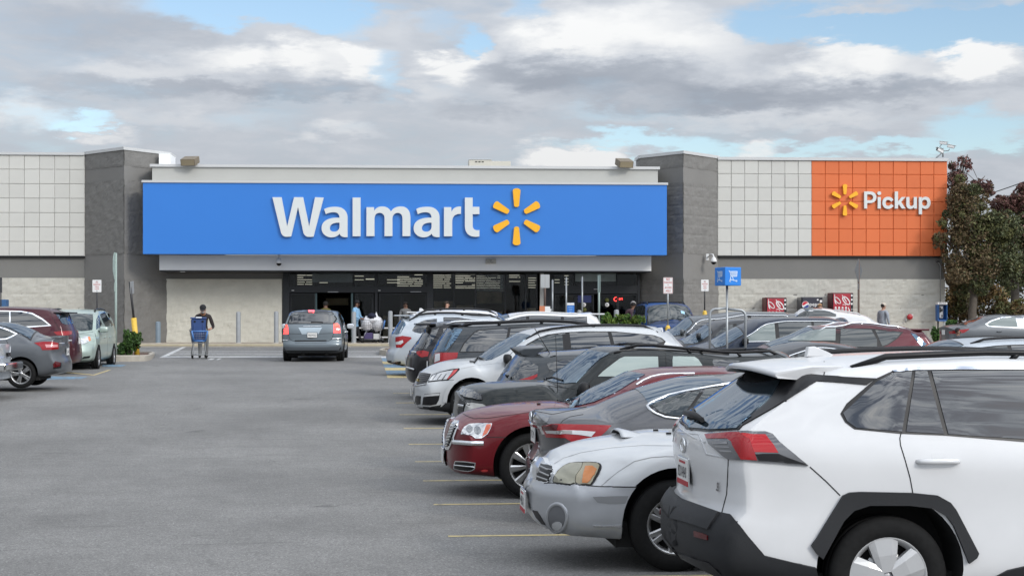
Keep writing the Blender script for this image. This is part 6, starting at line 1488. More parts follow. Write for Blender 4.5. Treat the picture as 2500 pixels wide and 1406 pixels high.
# ================= moving van-like crossover, tail to the viewer, brake lamps lit
p = at_y(762, HZ, 52.7); c = Car('moving_crossover', 'pale blue crossover driving away towards the doors with brake lamps lit', 'car', P_ICEB, 5.05, 2.0, rot=R(88.2), origin=(p.x, 52.7, .645), g=.645)
c.body(top=[(.52, 1.585), (.7, 1.63), (1.4, 1.68), (2.2, 1.69), (3.0, 1.62), (3.9, 1.12), (4.7, .98), (4.95, .85)], belt=[(.2, 1.08), (1.5, 1.08), (3.8, 1.02), (4.8, .85)],
       rear=[(.10, .30), (.0, .42), (.0, .58), (.06, .66), (.07, .90), (.09, 1.05), (.30, 1.32), (.50, 1.55)], front=FRONT, k=.34, c_r=.16, rexp=3.6, wd_r=1.3, dark_below=[(0, .50), (.5, .40), (4.5, .36), (5.05, .5)], wheels=[(1.02, .40, .37), (3.98, .40, .37)], nx=100, ns=52)
def vp(n, m, off, *q, **k): return c.patch(n, c3(*q), m, off=off, mirror=False, **k)
vp('rear_window_frame', M_TRIM, .004, (1322,838),(1368,712),(1390,690),(1790,688),(1812,712),(1862,785),(1822,838), res=.04)
vp('rear_window', M_GLASS_DARK, .010, (1338,830),(1384,722),(1800,722),(1846,785),(1812,832), res=.04)
vp('taillight', M_REDLIT, .012, (1268,948),(1272,890),(1290,862),(1322,842),(1332,870),(1336,948)); vp('taillight', M_REDLIT, .012, (1820,936),(1822,834),(1858,830),(1884,856),(1892,936))
vp('turn_lamp', mat('amber_red_lens', (.52, .10, .04), .12, coat=1.0), .015, (1284,878),(1296,852),(1322,840),(1326,880)); vp('turn_lamp', mat('amber_red_lens', (.52, .10, .04), .12, coat=1.0), .015, (1824,876),(1824,834),(1858,832),(1878,860),(1880,876))
vp('high_brake_lamp', M_REDLIT, .014, (1546,692),(1616,692),(1610,720),(1556,720))
vp('plate_recess', mat('pale_recess', (.32, .38, .42), .3, .3, .6), .004, (1444,878),(1698,876),(1676,912),(1662,944),(1480,948),(1462,912))
c.line('chrome_strip', c3((1495,866),(1600,864),(1690,862)), .02, M_CHROME, off=.008, h=.006, mirror=False)
c.line('chrome_strip', c3((1268,1010),(1330,1012)), .03, M_CHROME, off=.008, h=.006, mirror=False); c.line('chrome_strip', c3((1806,996),(1900,992)), .03, M_CHROME, off=.008, h=.006, mirror=False)
for q in (((1336,948),(1350,1000),(1390,1022),(1770,1020),(1806,996),(1820,936)), ((1336,942),(1580,945),(1820,938)), ((1404,1042),(1745,1040)), ((1330,838),(1580,836),(1822,836))): c.line('panel_gap', c3(*q), .014, M_SEAM, off=.003, mirror=False)
vp('bumper_step', M_TRIM, .006, (1404,1012),(1745,1010),(1745,1024),(1404,1026)); vp('gate_handle', M_TRIM, .012, (1546,984),(1602,984),(1598,994),(1550,994))
vp('lower_bumper', mat('dark_bumper', (.06, .07, .08), .5), .012, (1262,1080),(1400,1086),(1750,1084),(1918,1068),(1914,1125),(1860,1142),(1300,1144),(1266,1128), res=.07)
c.plate(0, .86, True, '9BEM502', m=M_TRIM); c.line('rear_wiper', c3((1578,822),(1640,818),(1708,824)), .03, M_TRIM, off=.012, h=.012, mirror=False)
c.side_windows(.75, 3.55, (1.5, 2.5), M_GLASS_DARK); c.screen(3.85, 3.05); c.wheels((1.02, 3.98), .36, .235, 'five_5', .25, .02); c.mirror_(3.4, 1.10, M_CHROME, (.13, .26, .17)); c.underside()
for y in (.3, -.45): tubeo('exhaust_pipe', [(.2, y, .27), (.9, y, .30)], .06, M_DARK, c.root)
for x in (1.7, 2.8): c.handle(x, .95, M_CHROME)
# ================= left side
c = Car('parked_sedan', 'mid grey sedan with chrome quarter window at the left edge, tail to the aisle', 'car', P_SLATE, 4.63, 1.77, near=37.4, u_rear=171, head=-1, group=CARG, g=.465)
c.body(top=c.P(cL((618,856),(600,854),(480,862),(440,856),(300,792),(160,742),(0,722))) + [(2.0, 1.49), (2.6, 1.44), (3.5, 1.0), (4.4, .84)], belt=[(.1, .98), (1.0, 1.0), (2.5, .96), (3.6, .92), (4.4, .78)], rear=[(.22, .25), (.07, .30), (.0, .42), (.0, .55), (.04, .66), (.07, .80), (.06, .95), (.08, 1.0)], front=FRONT, k=.4, c_r=.24, wheels=[(.93, .37, .335), (3.63, .37, .335)], nx=96, ns=48)
c.patch('window_frame', cL((-400,760),(-100,762),(0,772),(62,790),(168,838),(110,872),(62,892),(0,896),(-400,910)), M_CHROME, off=.003)
c.patch('quarter_window', cL((-70,778),(0,784),(60,802),(146,840),(100,862),(56,880),(-70,886)), M_GLASS, off=.008)
tl = c.patch('taillight', cL((325,926),(400,914),(500,914),(552,926),(556,982),(480,992),(402,994),(385,962)), M_RED, off=.012)
c.patch('lamp_lens', cL((430,940),(545,945),(545,965),(440,970)), mat('pink_lens', (.55, .22, .22), .1, coat=1.0), off=.016, parent=tl)
c.patch('rear_reflector', cL((505,1128),(525,1100),(576,1112),(570,1148),(510,1160)), M_REDD, off=.01); c.patch('bumper_insert', cL((505,1160),(575,1150),(572,1116),(585,1112),(580,1165),(510,1172)), M_TRIM, off=.008)
c.line('panel_gap', cL((60,900),(78,940),(70,985),(40,1010)), .012, M_SEAM, off=.003); c.line('panel_gap', cL((345,858),(430,880),(520,890),(600,884)), .010, M_SEAM, off=.003)
c.line('trunk_chrome', cL((560,930),(610,930)), .03, M_CHROME, off=.008, h=.008); c.plate(0, .80, True, '2EK', out=.012)
c.patch('trunk_lip', cL((480,866),(600,858),(612,870),(500,882)), M_TRIM, off=.010)
c.screen(.72, 1.5, name='rear_window'); c.screen(3.42, 2.7); c.side_windows(1.9, 3.2, (2.5,), M_GLASS); c.wheels((.93, 3.63), .318, .225, 'split_5', .205, .015); c.mirror_(2.9, 1.0); c.underside()
c = Car('parked_minivan', 'dark red minivan behind the mid grey sedan at the left edge', 'van', P_BURG, 5.15, 2.0, near=44.6, u_rear=196, head=-1, group=CARG, g=.50)
c.body(top=[(.36, 1.70)] + c.P(cL((520,598),(450,588),(300,582),(100,577),(0,579))) + [(3.0, 1.72), (3.5, 1.62), (4.4, 1.12), (5.0, .86)], belt=[(.3, 1.22), (1.0, 1.12), (3, 1.05), (4.4, 1.0), (5, .85)], rear=[(.16, .25), (.05, .34), (.0, .5), (.02, .8), (.06, 1.0), (.12, 1.15), (.28, 1.5), (.36, 1.66)], front=FRONT, k=.28, wheels=[(1.05, .38, .35), (4.05, .38, .35)])
c.patch('window_frame', cL((-300,612),(0,616),(200,620),(310,640),(410,695),(490,762),(280,778),(-300,780)), M_CHROME, off=.003)
c.patch('quarter_window', cL((100,628),(200,630),(305,652),(400,705),(468,755),(285,766),(100,768)), M_GLASS_DARK, off=.008); c.patch('side_window', cL((-300,624),(88,628),(88,768),(-300,770)), M_GLASS_DARK, off=.008)
c.patch('taillight', cL((510,822),(560,815),(680,812),(684,842),(640,854),(545,852)), M_RED, off=.012)
c.patch('rear_window', cL((525,640),(600,628),(686,745),(628,752),(590,740)), M_GLASS_BLUE, off=.008)
bm = bmesh.new(); box(bm, .18, .60, -.66, .66, 1.66, 1.70, 0, .012); link('spoiler', bm, M_TRIM, c.root)
c.line('panel_gap', cL((470,600),(500,680),(560,790),(700,830)), .012, M_SEAM, off=.003); c.plate(0, .92, True, '', out=.012); c.line('chrome_strip', cL((632,905),(682,902)), .05, M_CHROME, off=.01, h=.006)
c.screen(4.35, 3.55); c.wheels((1.05, 4.05), .345, .22, 'five_5', .23); c.mirror_(3.9, 1.12); c.underside()
p = at_y(228, HZ, 47.3); c = Car('parked_minivan', 'sage green minivan facing the viewer beside the kerbed planting island', 'van', P_SAGE, 5.08, 1.965, rot=R(-90), origin=(p.x - .98, 47.3 + 5.08, .56), g=.56, group=CARG)
c.body(top=[(.3, 1.62), (.5, 1.70), (1.4, 1.76), (2.4, 1.75), (3.0, 1.68), (3.4, 1.56), (4.25, 1.08), (4.7, .98), (4.95, .82)], belt=[(.2, 1.12), (2.5, 1.06), (4.2, 1.0), (4.9, .82)], rear=[(.1, .3), (.0, .5), (.05, 1.0), (.2, 1.4), (.28, 1.6)], front=[(.16, .24), (.03, .34), (.0, .5), (.05, .66), (.13, .80)], k=.28, c_f=.40, wheels=[(1.05, .38, .34), (4.05, .38, .34)], nx=96, ns=50)
vp = lambda n, m, off, *q, **k: c.patch(n, cL(*q), m, off=off, mirror=False, **k)
vp('windscreen', M_GLASS, .008, (640,650),(760,648),(884,652),(888,700),(880,802),(800,812),(700,812), res=.06)
vp('headlight', M_LENS, .012, (735,926),(770,888),(806,864),(856,866),(866,902),(800,936),(745,948))
vp('headlight', M_AMBER, .016, (836,870),(856,868),(866,902),(846,912)); vp('fog_lamp', M_TRIM, .008, (776,1076),(800,1056),(862,1048),(850,1068))
vp('side_window', M_GLASS_BLUE, .006, (915,800),(918,700),(938,660),(960,720),(972,745),(946,780))
vp('side_window', M_GLASS_BLUE, .006, (952,655),(1000,628),(1030,690),(1048,760),(1010,775),(985,730)); vp('side_window', M_GLASS_DARK, .006, (1012,630),(1040,650),(1098,752),(1060,766),(1040,690))
c.line('panel_gap', cL((905,830),(930,960),(945,1080)), .012, M_SEAM, mirror=False); c.line('panel_gap', cL((1015,800),(1025,900),(1020,1060)), .012, M_SEAM, mirror=False); c.line('panel_gap', cL((730,850),(800,830),(890,820)), .012, M_SEAM, mirror=False)
c.patch('side_window', [(1.2, 1.14), (4.0, 1.08), (3.4, 1.48), (2.6, 1.58), (.8, 1.58)], M_GLASS_DARK, 'side', .006) if False else None
c.line('lower_grille', cL((690,1120),(760,1125),(840,1118)), .05, M_TRIM, off=.006, mirror=False)
c.rail(.6, 2.7, M_TRIM, .025, .04, 2, inset=.12); c.wheels((1.05, 4.05), .34, .225, 'five_6', .225, -.01); c.mirror_(3.75, 1.12, None, (.14, .26, .18)); c.underside()
for x in (2.0, 3.0): c.handle(x, .92)
c = Car('parked_pickup', 'silver pickup of which only the tail shows at the left edge', 'pickup', P_SILVB, 5.6, 1.95, near=34.3, u_rear=29, head=-1, group=CARG, g=.42)
c.body(top=[(.03, 1.06), (1.6, 1.08), (1.7, 1.08), (1.95, 1.6), (2.6, 1.78), (3.4, 1.74), (4.1, 1.14), (5.2, 1.05), (5.5, .9)], belt=[(0, 1.0), (4, 1.06), (5.4, .9)], rear=[(.1, .35), (.08, .55), (.10, .62), (.10, 1.0)], front=FRONT, k=.25, wheels=[(1.1, .42, .4), (4.6, .42, .4)])
bm = bmesh.new(); box(bm, -.06, .14, -.90, .90, .50, .68, 0, .04); link('bumper', bm, M_CHROME, c.root); c.patch('taillight', [(.09, .72), (.30, .72), (.28, 1.0), (.12, 1.0)], M_LENS, 'side', .01); c.line('panel_gap', [(.35, .55), (.35, 1.03)], .012, M_SEAM, 'side')
bm = bmesh.new(); prism(bm, [(-.02, .80), (.02, .80), (.02, .88), (-.02, .88)], -.12, .12); link('tailgate_handle', bm, M_TRIM, c.root, (.07, 0, 0)); c.patch('bumper_step', [(.02, .52), (.09, .52), (.09, .64), (.02, .66)], M_TRIM, 'side', .06)
c.wheels((1.1, 4.6), .385, .23, 'five_6', .245); c.side_windows(2.05, 3.7, (2.9,), M_GLASS_DARK); c.screen(4.05, 3.45); c.mirror_(3.75, 1.2); c.underside()
# ------------------------------------------------------------------ pavement, kerbs and planting
def fbox(name, a0, a1, b0, b1, z0, z1, m, label=None, cat=None, bev=0.0, kind=None, parent=None):
    bm = bmesh.new(); box(bm, a0, a1, b0, b1, z0, z1, 0, bev); o = link(name, bm, m, parent)
    if parent is None: o.rotation_euler = (0, 0, -AL)
    return tag(o, label, cat, kind=kind)
BK = 67.25
fbox('pavement', AL0, 34, BK + .16, B0 + 1.0, .5, WALK, M_WALK, kind='structure')
fbox('kerb', AL0, 34, BK, BK + .16, .5, WALK + .004, M_KERB, kind='structure', bev=.02)
fbox('kerb_paint', AL0, 34, BK - .012, BK, .94, WALK - .03, mat('faded_kerb_yellow', (.40, .345, .235), .8, noise_=(3, .2)), kind='structure')
M_MULCH = mat('bark_mulch', (.085, .048, .032), .95, noise_=(12, .4), bump=(30, .8))
def island(label, pts, h=.15, w=.17):
    P_ = [on_ground(*p) for p in pts]; c = sum((Vector(p) for p in P_), Vector()) / len(P_); root = thing('planting_island', label, 'kerb island', (c.x, c.y, gz(c.y)))
    out = chaikin([(p.x - c.x, p.y - c.y) for p in P_], 2); inn = [(x * (1 - w / math.hypot(x, y)), y * (1 - w / math.hypot(x, y))) for x, y in out]; n = len(out); z0, z1 = -.12, h
    V = [(x, y, z0) for x, y in out] + [(x, y, z1 - .02) for x, y in out] + [(x * .985, y * .985, z1) for x, y in out] + [(x, y, z1) for x, y in inn] + [(x, y, z1 - .10) for x, y in inn]
    Fc = [(k*n+i, k*n+(i+1) % n, (k+1)*n+(i+1) % n, (k+1)*n+i) for k in range(4) for i in range(n)]
    link('kerb', pyd(V, Fc), M_KERB, root); link('mulch_bed', pyd([(x, y, z1 - .05) for x, y in inn], [tuple(range(n))]), M_MULCH, root); return root
island('long kerbed mulch island beside the sage green minivan', [(215, 883), (345, 882.5), (366, 880), (373, 874), (380, 865), (330, 862), (240, 862)])
island('small tan kerbed island behind the silver compact SUV at the lane end', [(924, 865), (932, 868.5), (960, 869), (1080, 866), (1080, 853), (960, 852), (935, 855)])
LEAFM = {}
def leaf_mat(name, col, amt=.5):
    m = mat(name, col, .6, spec=.3); 
    if name not in LEAFM:
        nt = m.node_tree; p = nt.nodes['Principled BSDF']; g = nt.nodes.new('ShaderNodeNewGeometry'); r = nt.nodes.new('ShaderNodeMapRange'); r.inputs[3].default_value = 1 - amt; r.inputs[4].default_value = 1 + amt
        nt.links.new(g.outputs['Random Per Island'], r.inputs[0]); v = nt.nodes.new('ShaderNodeVectorMath'); v.operation = 'SCALE'; v.inputs[0].default_value = col
        nt.links.new(r.outputs[0], v.inputs['Scale']); nt.links.new(v.outputs[0], p.inputs['Base Color']); LEAFM[name] = m
    return m
def leaf_cloud(rnd, clumps, n, size, nm, sub=True):
    """leaf-sized faces through the volume of the clumps: (x, y, z, rx, ry, rz, weight, material)"""
    V, Fc, MI = [], [], []
    if sub:
        fine_ = []
        for c in clumps:
            for _ in range(max(4, int(20 * min(1.0, c[6] + .25)))):
                p = Vector((rnd.gauss(0, 1), rnd.gauss(0, 1), rnd.gauss(0, 1))).normalized() * rnd.uniform(.2, 1.18); q = rnd.uniform(.12, .42)
                fine_.append((c[0] + p.x*c[3], c[1] + p.y*c[4], c[2] + p.z*c[5], c[3]*q, c[4]*q, c[5]*q*.75, c[6] * q * q, c[7] if rnd.random() < .75 else rnd.randrange(nm)))
        raw = [c[:6] + (c[6] * .5,) + c[7:] for c in clumps]; tot = sum(c[6] for c in fine_); tr = sum(c[6] for c in raw)
        clumps = fine_ + [c[:3] + (c[3]*.92, c[4]*.92, c[5]*.92) + (c[6] * tot / tr * .35,) + c[7:] for c in raw]
    W_ = [c[6] for c in clumps]
    for _ in range(n):
        c = rnd.choices(clumps, W_)[0]
        while True:
            p = Vector((rnd.uniform(-1, 1), rnd.uniform(-1, 1), rnd.uniform(-1, 1)))
            if p.length <= 1: break
        q = p.length; p = p.normalized() * (q ** .62) if q > 0 else p
        o = Vector((c[0] + p.x * c[3], c[1] + p.y * c[4], c[2] + p.z * c[5]))
        a = Vector((rnd.gauss(0, 1), rnd.gauss(0, 1), rnd.gauss(0, .7))).normalized(); b = a.orthogonal().normalized(); t = a.cross(b); an = rnd.uniform(0, 6.28)
        u_, w_ = b * math.cos(an) + t * math.sin(an), t * math.cos(an) - b * math.sin(an); s_ = size * rnd.uniform(.6, 1.35); i = len(V)
        V += [o - u_ * s_, o - w_ * s_ * .45, o + u_ * s_, o + w_ * s_ * .45]; Fc.append((i, i+1, i+2, i+3)); MI.append(c[7] if rnd.random() < .8 else rnd.randrange(nm))
    return pyd(V, Fc, MI)
M_BARK = mat('bark', (.085, .072, .058), .9, noise_=(6, .3), bump=(20, .7))
def tree(name, label, base, trunk, limbs, clumps, n, size, mats, seed, group='trees beside the store'):
    """trunk/limbs: lists of (points, radii) relative to the base"""
    rnd = random.Random(seed); r = thing(name, label, 'tree', base, 0, group)
    bm = bmesh.new(); tube(bm, *trunk, n=12)
    for l in limbs: tube(bm, *l, n=7)
    for c in clumps:
        if c[6] > .3:
            for _ in range(3):
                o = Vector(c[:3]); e = o + Vector((rnd.uniform(-1, 1) * c[3], rnd.uniform(-1, 1) * c[4], rnd.uniform(-.5, 1) * c[5]))
                k = limbs[rnd.randrange(len(limbs))][0][-1] if limbs else trunk[0][-1]
                tube(bm, [k, (Vector(k) + o) / 2 + Vector((rnd.uniform(-.2, .2),) * 3), o, e], [.022, .016, .010, .004], 5)
    link('trunk', bm, M_BARK, r); link('crown', leaf_cloud(rnd, clumps, n, size, len(mats)), mats, r, kind='stuff'); return r
LM = [leaf_mat('olive_leaf', (.098, .100, .036)), leaf_mat('brown_leaf', (.108, .076, .038)), leaf_mat('dark_green_leaf', (.060, .070, .028)), leaf_mat('red_leaf', (.105, .048, .040)), leaf_mat('pink_leaf', (.15, .068, .060))]
def pz(u, v, Y): p = at_y(u, v, Y); return p
def cl(base, Y, u, v, ru, rv, w, mi, dy=0.0, ry=None):
    p = at_y(u, v, Y + dy); k = Y / F; q = p - Vector(base); return (q.x, q.y, q.z, ru * k, ry or ru * k, rv * k, w, mi)
Yt = 68.9; tb = at_y(2374, 790, Yt); tb = (tb.x, Yt, .9)
def rel(Y, *pts, base=tb): return [tuple(at_y(u, v, Y) - Vector(base)) for u, v in pts]
trunk = (rel(Yt, (2374, 842), (2374, 800), (2374, 760), (2377, 725), (2380, 690), (2384, 640)), [.30, .20, .17, .16, .14, .11])
limbs = [(rel(Yt, (2377, 722), (2350, 670), (2330, 600)), [.10, .07, .04]), (rel(Yt, (2380, 715), (2410, 690), (2450, 640)), [.10, .07, .04]), (rel(Yt, (2384, 650), (2378, 560), (2368, 470)), [.09, .06, .03]), (rel(Yt, (2384, 650), (2420, 580), (2440, 520)), [.08, .05, .03]), (rel(Yt, (2340, 620), (2310, 590), (2284, 575)), [.04, .025, .01])]
C_ = lambda *a, **k: cl(tb, Yt, *a, **k)
tree('shade_tree', 'brown and olive leaved tree with a grey trunk at the corner of the orange wall', tb, trunk, limbs,
     [C_(2375, 640, 85, 70, 1.5, 1), C_(2345, 560, 45, 70, .9, 1), C_(2400, 560, 70, 60, 1.1, 0), C_(2350, 490, 45, 50, .6, 1), C_(2440, 640, 70, 60, 1.0, 2), C_(2330, 660, 30, 45, .5, 1), C_(2294, 585, 22, 22, .16, 1), C_(2300, 545, 12, 14, .06, 0), C_(2305, 620, 10, 25, .08, 1), C_(2380, 690, 50, 28, .6, 2), C_(2450, 560, 50, 55, .7, 2)],
     46000, .066, LM[:3], 4)
Yr = 80.0; rb = at_y(2370, 800, Yr); rb = (rb.x, Yr, .9); Cr = lambda *a, **k: cl(rb, Yr, *a, **k); rl = lambda *p: rel(Yr, *p, base=rb)
tree('red_tree', 'thin crowned tree with pink red leaves rising above the roof line', rb, (rl((2372, 835), (2368, 700), (2355, 560), (2345, 460)), [.25, .2, .14, .07]), [(rl((2350, 500), (2345, 420), (2352, 385)), [.06, .035, .012]), (rl((2352, 520), (2385, 450), (2405, 430)), [.07, .04, .015]), (rl((2350, 540), (2325, 450), (2322, 410)), [.06, .03, .01]), (rl((2345, 430), (2355, 405), (2362, 378)), [.03, .02, .008])],
     [Cr(2335, 440, 30, 30, .5, 3), Cr(2352, 395, 16, 18, .10, 4), Cr(2395, 455, 34, 22, .4, 3), Cr(2328, 405, 14, 14, .10, 4), Cr(2360, 480, 60, 35, .8, 1), Cr(2365, 405, 10, 18, .06, 4), Cr(2340, 510, 35, 40, .5, 1), Cr(2415, 470, 14, 12, .1, 3)], 7500, .085, LM, 9)
Y3 = 84.0; b3 = at_y(2480, 800, Y3); b3 = (b3.x, Y3, .9); C3_ = lambda *a, **k: cl(b3, Y3, *a, **k); r3 = lambda *p: rel(Y3, *p, base=b3)
tree('red_tree', 'broad tree with dull red top at the right edge behind the brown tree', b3, (r3((2480, 835), (2478, 700), (2470, 560)), [.28, .22, .12]), [(r3((2470, 600), (2450, 520), (2440, 480)), [.08, .05, .02]), (r3((2472, 600), (2500, 520), (2510, 470)), [.08, .05, .02])],
     [C3_(2450, 500, 36, 26, .6, 3), C3_(2500, 490, 40, 40, .8, 3), C3_(2480, 560, 70, 50, 1.2, 2), C3_(2490, 640, 70, 60, 1.2, 2), C3_(2440, 560, 40, 40, .6, 0), C3_(2430, 640, 40, 60, .7, 2), C3_(2540, 560, 60, 90, 1, 2)], 34000, .08, LM, 12)
Y4 = 92.0; b4 = at_y(2600, 800, Y4); b4 = (b4.x, Y4, .9); C4_ = lambda *a, **k: cl(b4, Y4, *a, **k); r4 = lambda *p: rel(Y4, *p, base=b4)
tree('shade_tree', 'dark green tree cut by the right edge of the view', b4, (r4((2600, 830), (2600, 650)), [.3, .2]), [(r4((2600, 700), (2560, 600)), [.1, .04])], [C4_(2540, 600, 90, 130, 1, 2), C4_(2600, 560, 90, 130, 1, 2), C4_(2480, 660, 60, 80, .8, 2)], 14000, .11, LM[:3], 15)
def shrub(name, label, u, v, Y, ru, rv, n, mats, seed, size=.05, z=None, group=None):
    p = at_y(u, v, Y); k = Y / F; b = (p.x, Y, gz(Y) if z is None else z); rnd = random.Random(seed); r = thing(name, label, 'shrub', b, 0, group)
    h = p.z - b[2]; cls = []
    for i in range(14):
        a = rnd.uniform(0, 6.28); q = rnd.uniform(0, .8); cls.append((math.cos(a) * ru * k * q, math.sin(a) * ru * k * q, h + rnd.uniform(-.75, .6) * rv * k, ru * k * rnd.uniform(.25, .5), ru * k * rnd.uniform(.25, .5), rv * k * rnd.uniform(.3, .6), 1, i % len(mats)))
    bm = bmesh.new()
    for c in cls: tube(bm, [(0, 0, 0), (c[0]*.4, c[1]*.4, c[2]*.5), (c[0], c[1], c[2] + c[5]*.5)], [.02, .014, .005], 5)
    link('stem', bm, M_BARK, r); link('foliage', leaf_cloud(rnd, cls, n, size, len(mats)), mats, r, kind='stuff'); return r
GM = [leaf_mat('bright_green_leaf', (.055, .115, .022)), leaf_mat('mid_green_leaf', (.040, .085, .02)), leaf_mat('deep_green_leaf', (.022, .052, .014))]
YM = [leaf_mat('yellow_green_leaf', (.10, .15, .025)), leaf_mat('bright_green_leaf', (.055, .115, .022))]
TM = [leaf_mat('tawny_leaf', (.12, .075, .025)), LM[0], LM[1]]
shrub('green_shrub', 'bushy green shrub on the kerbed island beside the yellow bollard', 313, 838, 56.3, 28, 32, 6500, GM, 21, .05)
for k, (u, v) in enumerate(((1490, 780), (1522, 781), (1550, 783))): shrub('low_shrub', 'low yellow green hedge shrub behind the silver crossover roof, ' + ('nearest the doors', 'middle of three', 'beside the big blue SUV')[k], u, v, 52.0, 22, 14, 2200, YM, 30 + k, .045, group='low hedge shrubs')
shrub('green_shrub', 'small green shrub at the foot of the payphone', 2285, 815, 62.0, 15, 18, 1800, GM, 41, .05)
shrub('green_shrub', 'green shrub between the payphone and the slate sedan', 2318, 790, 66.0, 20, 14, 1800, GM, 42, .05)
for k, (u, v, Y, ru, rv) in enumerate(((2335, 740, 78, 40, 50), (2420, 745, 76, 55, 48), (2480, 765, 74, 50, 36), (2345, 690, 82, 34, 40))):
    shrub('tawny_shrub', ('tall tawny bush left of the grey trunk under the tree', 'wide tawny bush right of the grey trunk', 'low tawny bush at the right edge above the slate sedan', 'brown bush high behind the wall corner')[k], u, v, Y, ru, rv, 4200, TM, 50 + k, .09, group='bushes under the trees')

# ------------------------------------------------------------------ bollards
def bollard(u, vt, Y, d, m, label, z, group, name='bollard', lean=0.0):
    top = at_y(u, vt, Y); h = top.z - z; r = thing(name, label, 'bollard', (top.x, Y, z), 0, group)
    bm = bmesh.new(); lathe(bm, [(d/2, 0), (d/2, h - .05), (d*.46, h - .02), (d*.30, h), (.001, h + .01)], 20, 0, 'z'); o = link('post', bm, m, r); o.rotation_euler = (0, lean, 0)
    bm = bmesh.new(); lathe(bm, [(d*.72, 0), (d*.72, .012), (d/2, .02)], 20, 0, 'z'); link('base_collar', bm, M_KERB, r); return r
M_BOLL = mat('grey_bollard', (.27, .285, .295), .6, noise_=(5, .1)); M_BOLLB = mat('blue_grey_bollard', (.16, .205, .24), .6, noise_=(5, .1))
for k, (u, vt, m, d, lab) in enumerate(((386, 785, M_BOLLB, .21, 'short blue grey bollard beside the left stone tower'), (582, 761, M_BOLL, .19, 'grey bollard in front of the middle of the pale block wall'), (674.5, 760, M_BOLL, .19, 'grey bollard at the door end of the pale block wall'), (763, 759, M_BOLL, .19, 'grey bollard hidden behind the moving crossover'), (864, 761, M_BOLL, .19, 'grey bollard in front of the woman in light blue'),
      (953, 759, M_BOLL, .19, 'grey bollard by the striped door left of the parked white SUV'), (1414.5, 757, M_BOLL, .19, 'grey bollard beside the blue poster stand'), (1505, 756, M_BOLL, .21, 'grey bollard behind the low green hedge'))):
    bollard(u, vt, BK + .75 - .038 * (fa(u, BK)), d, m, lab, WALK, 'bollards along the store front')

# ------------------------------------------------------------------ signs
M_SIGNW = mat('sign_white_face', (.66, .66, .65), .45); M_SIGNB = mat('sign_back_metal', (.40, .41, .41), .4, .5); M_POSTG = mat('green_grey_post', (.28, .35, .32), .55); M_POSTD = mat('dark_post', (.03, .03, .032), .6); M_POSTR = mat('rusty_post', (.10, .065, .05), .7)
M_REDTXT = mat('sign_red_text', (.42, .03, .03), .6)
def rrect(w, h, r, n=5):
    out = []
    for cx_, cz, a0 in ((w/2 - r, h/2 - r, 0), (-w/2 + r, h/2 - r, 90), (-w/2 + r, -h/2 + r, 180), (w/2 - r, -h/2 + r, 270)):
        for i in range(n + 1): t = R(a0 + 90 * i / n); out.append((cx_ + r * math.cos(t), cz + r * math.sin(t)))
    return out
def plate_sign(name, label, u, v0, v1, w, Y, vpost, mpost, lines=(), rot=0.0, m=None, border=None, post_w=.05, base=None, group=None, lean=0.0, thick=.006, z0=None):
    c = at_y(u, (v0 + v1) / 2, Y); h = (v1 - v0) * Y / F; g = gz(Y) if z0 is None else z0
    r = thing(name, label, 'sign', (c.x, Y, g), 0, group); zc = c.z - g
    bm = bmesh.new(); prism(bm, rrect(w, h, min(w, h) * .08), -thick, 0); pl = link('sign_plate', bm, m or M_SIGNW, r, (0, -.03, zc)); pl.rotation_euler = (0, lean, rot)
    if border:
        bm = bmesh.new(); a, b = rrect(w * .95, h * .96, w * .07), rrect(w * .90, h * .93, w * .055); n = len(a)
        V = [(x, 0, z) for x, z in a + b]; link('sign_border', pyd(V, [(i, (i+1) % n, n + (i+1) % n, n + i) for i in range(n)]), border, pl, (0, -thick - .002, 0))
    for (t, zf_, hf, wf, mt) in lines:
        if t in ('<>', 'up', 'dn'):
            bm = bmesh.new(); s_ = h * .045; sg = 1 if t == 'up' else -1
            link('arrow', pyd([(-s_, 0, -sg*s_), (s_, 0, -sg*s_), (0, 0, sg*s_)], [(0, 1, 2) if sg > 0 else (0, 2, 1)]), mt, pl, (0, -thick - .002, h * zf_)); bm.free()
        else:
            o = text_mesh(t, w * wf, h * hf, mt, .015); o.rotation_euler = (R(90), 0, 0); o.parent = pl; o.location = (0, -thick - .002, h * zf_); o.name = 'lettering'
    bm = bmesh.new(); zb = CAMH - (vpost - HZ) * Y / F - g; dx = math.tan(lean) * (zc - zb)
    tube(bm, [(-dx, .0, zb), (h * .5 * math.tan(lean), .0, zc + h * .45)], post_w / 2, 8); link('post', bm, mpost, r)
    if base:
        bm = bmesh.new(); lathe(bm, [(base * .55, 0), (base * .5, .1), (base * .34, max(.12, zb - .03)), (base * .22, max(.14, zb + .03)), (.001, max(.15, zb + .04))], 16, 0, 'z'); link('base', bm, M_YPAINT, r)
    return r
FIRE = [('up', .40, 0, 0, M_INK), ('NO', .24, .11, .26, M_REDTXT), ('PARKING', .06, .12, .78, M_REDTXT), ('FIRE', -.12, .10, .42, M_REDTXT), ('LANE', -.28, .10, .46, M_REDTXT), ('dn', -.41, 0, 0, M_INK)]
plate_sign('no_parking_sign', 'white no parking fire lane sign on a black post above the sage green minivan', 237, 683.5, 713, .305, 58, 800, M_POSTD, FIRE, border=None)
plate_sign('no_parking_sign', 'white no parking fire lane sign on a black post by the right tower edge', 1720.5, 682.5, 711, .285, 60.5, 760, M_POSTD, FIRE, base=.24)
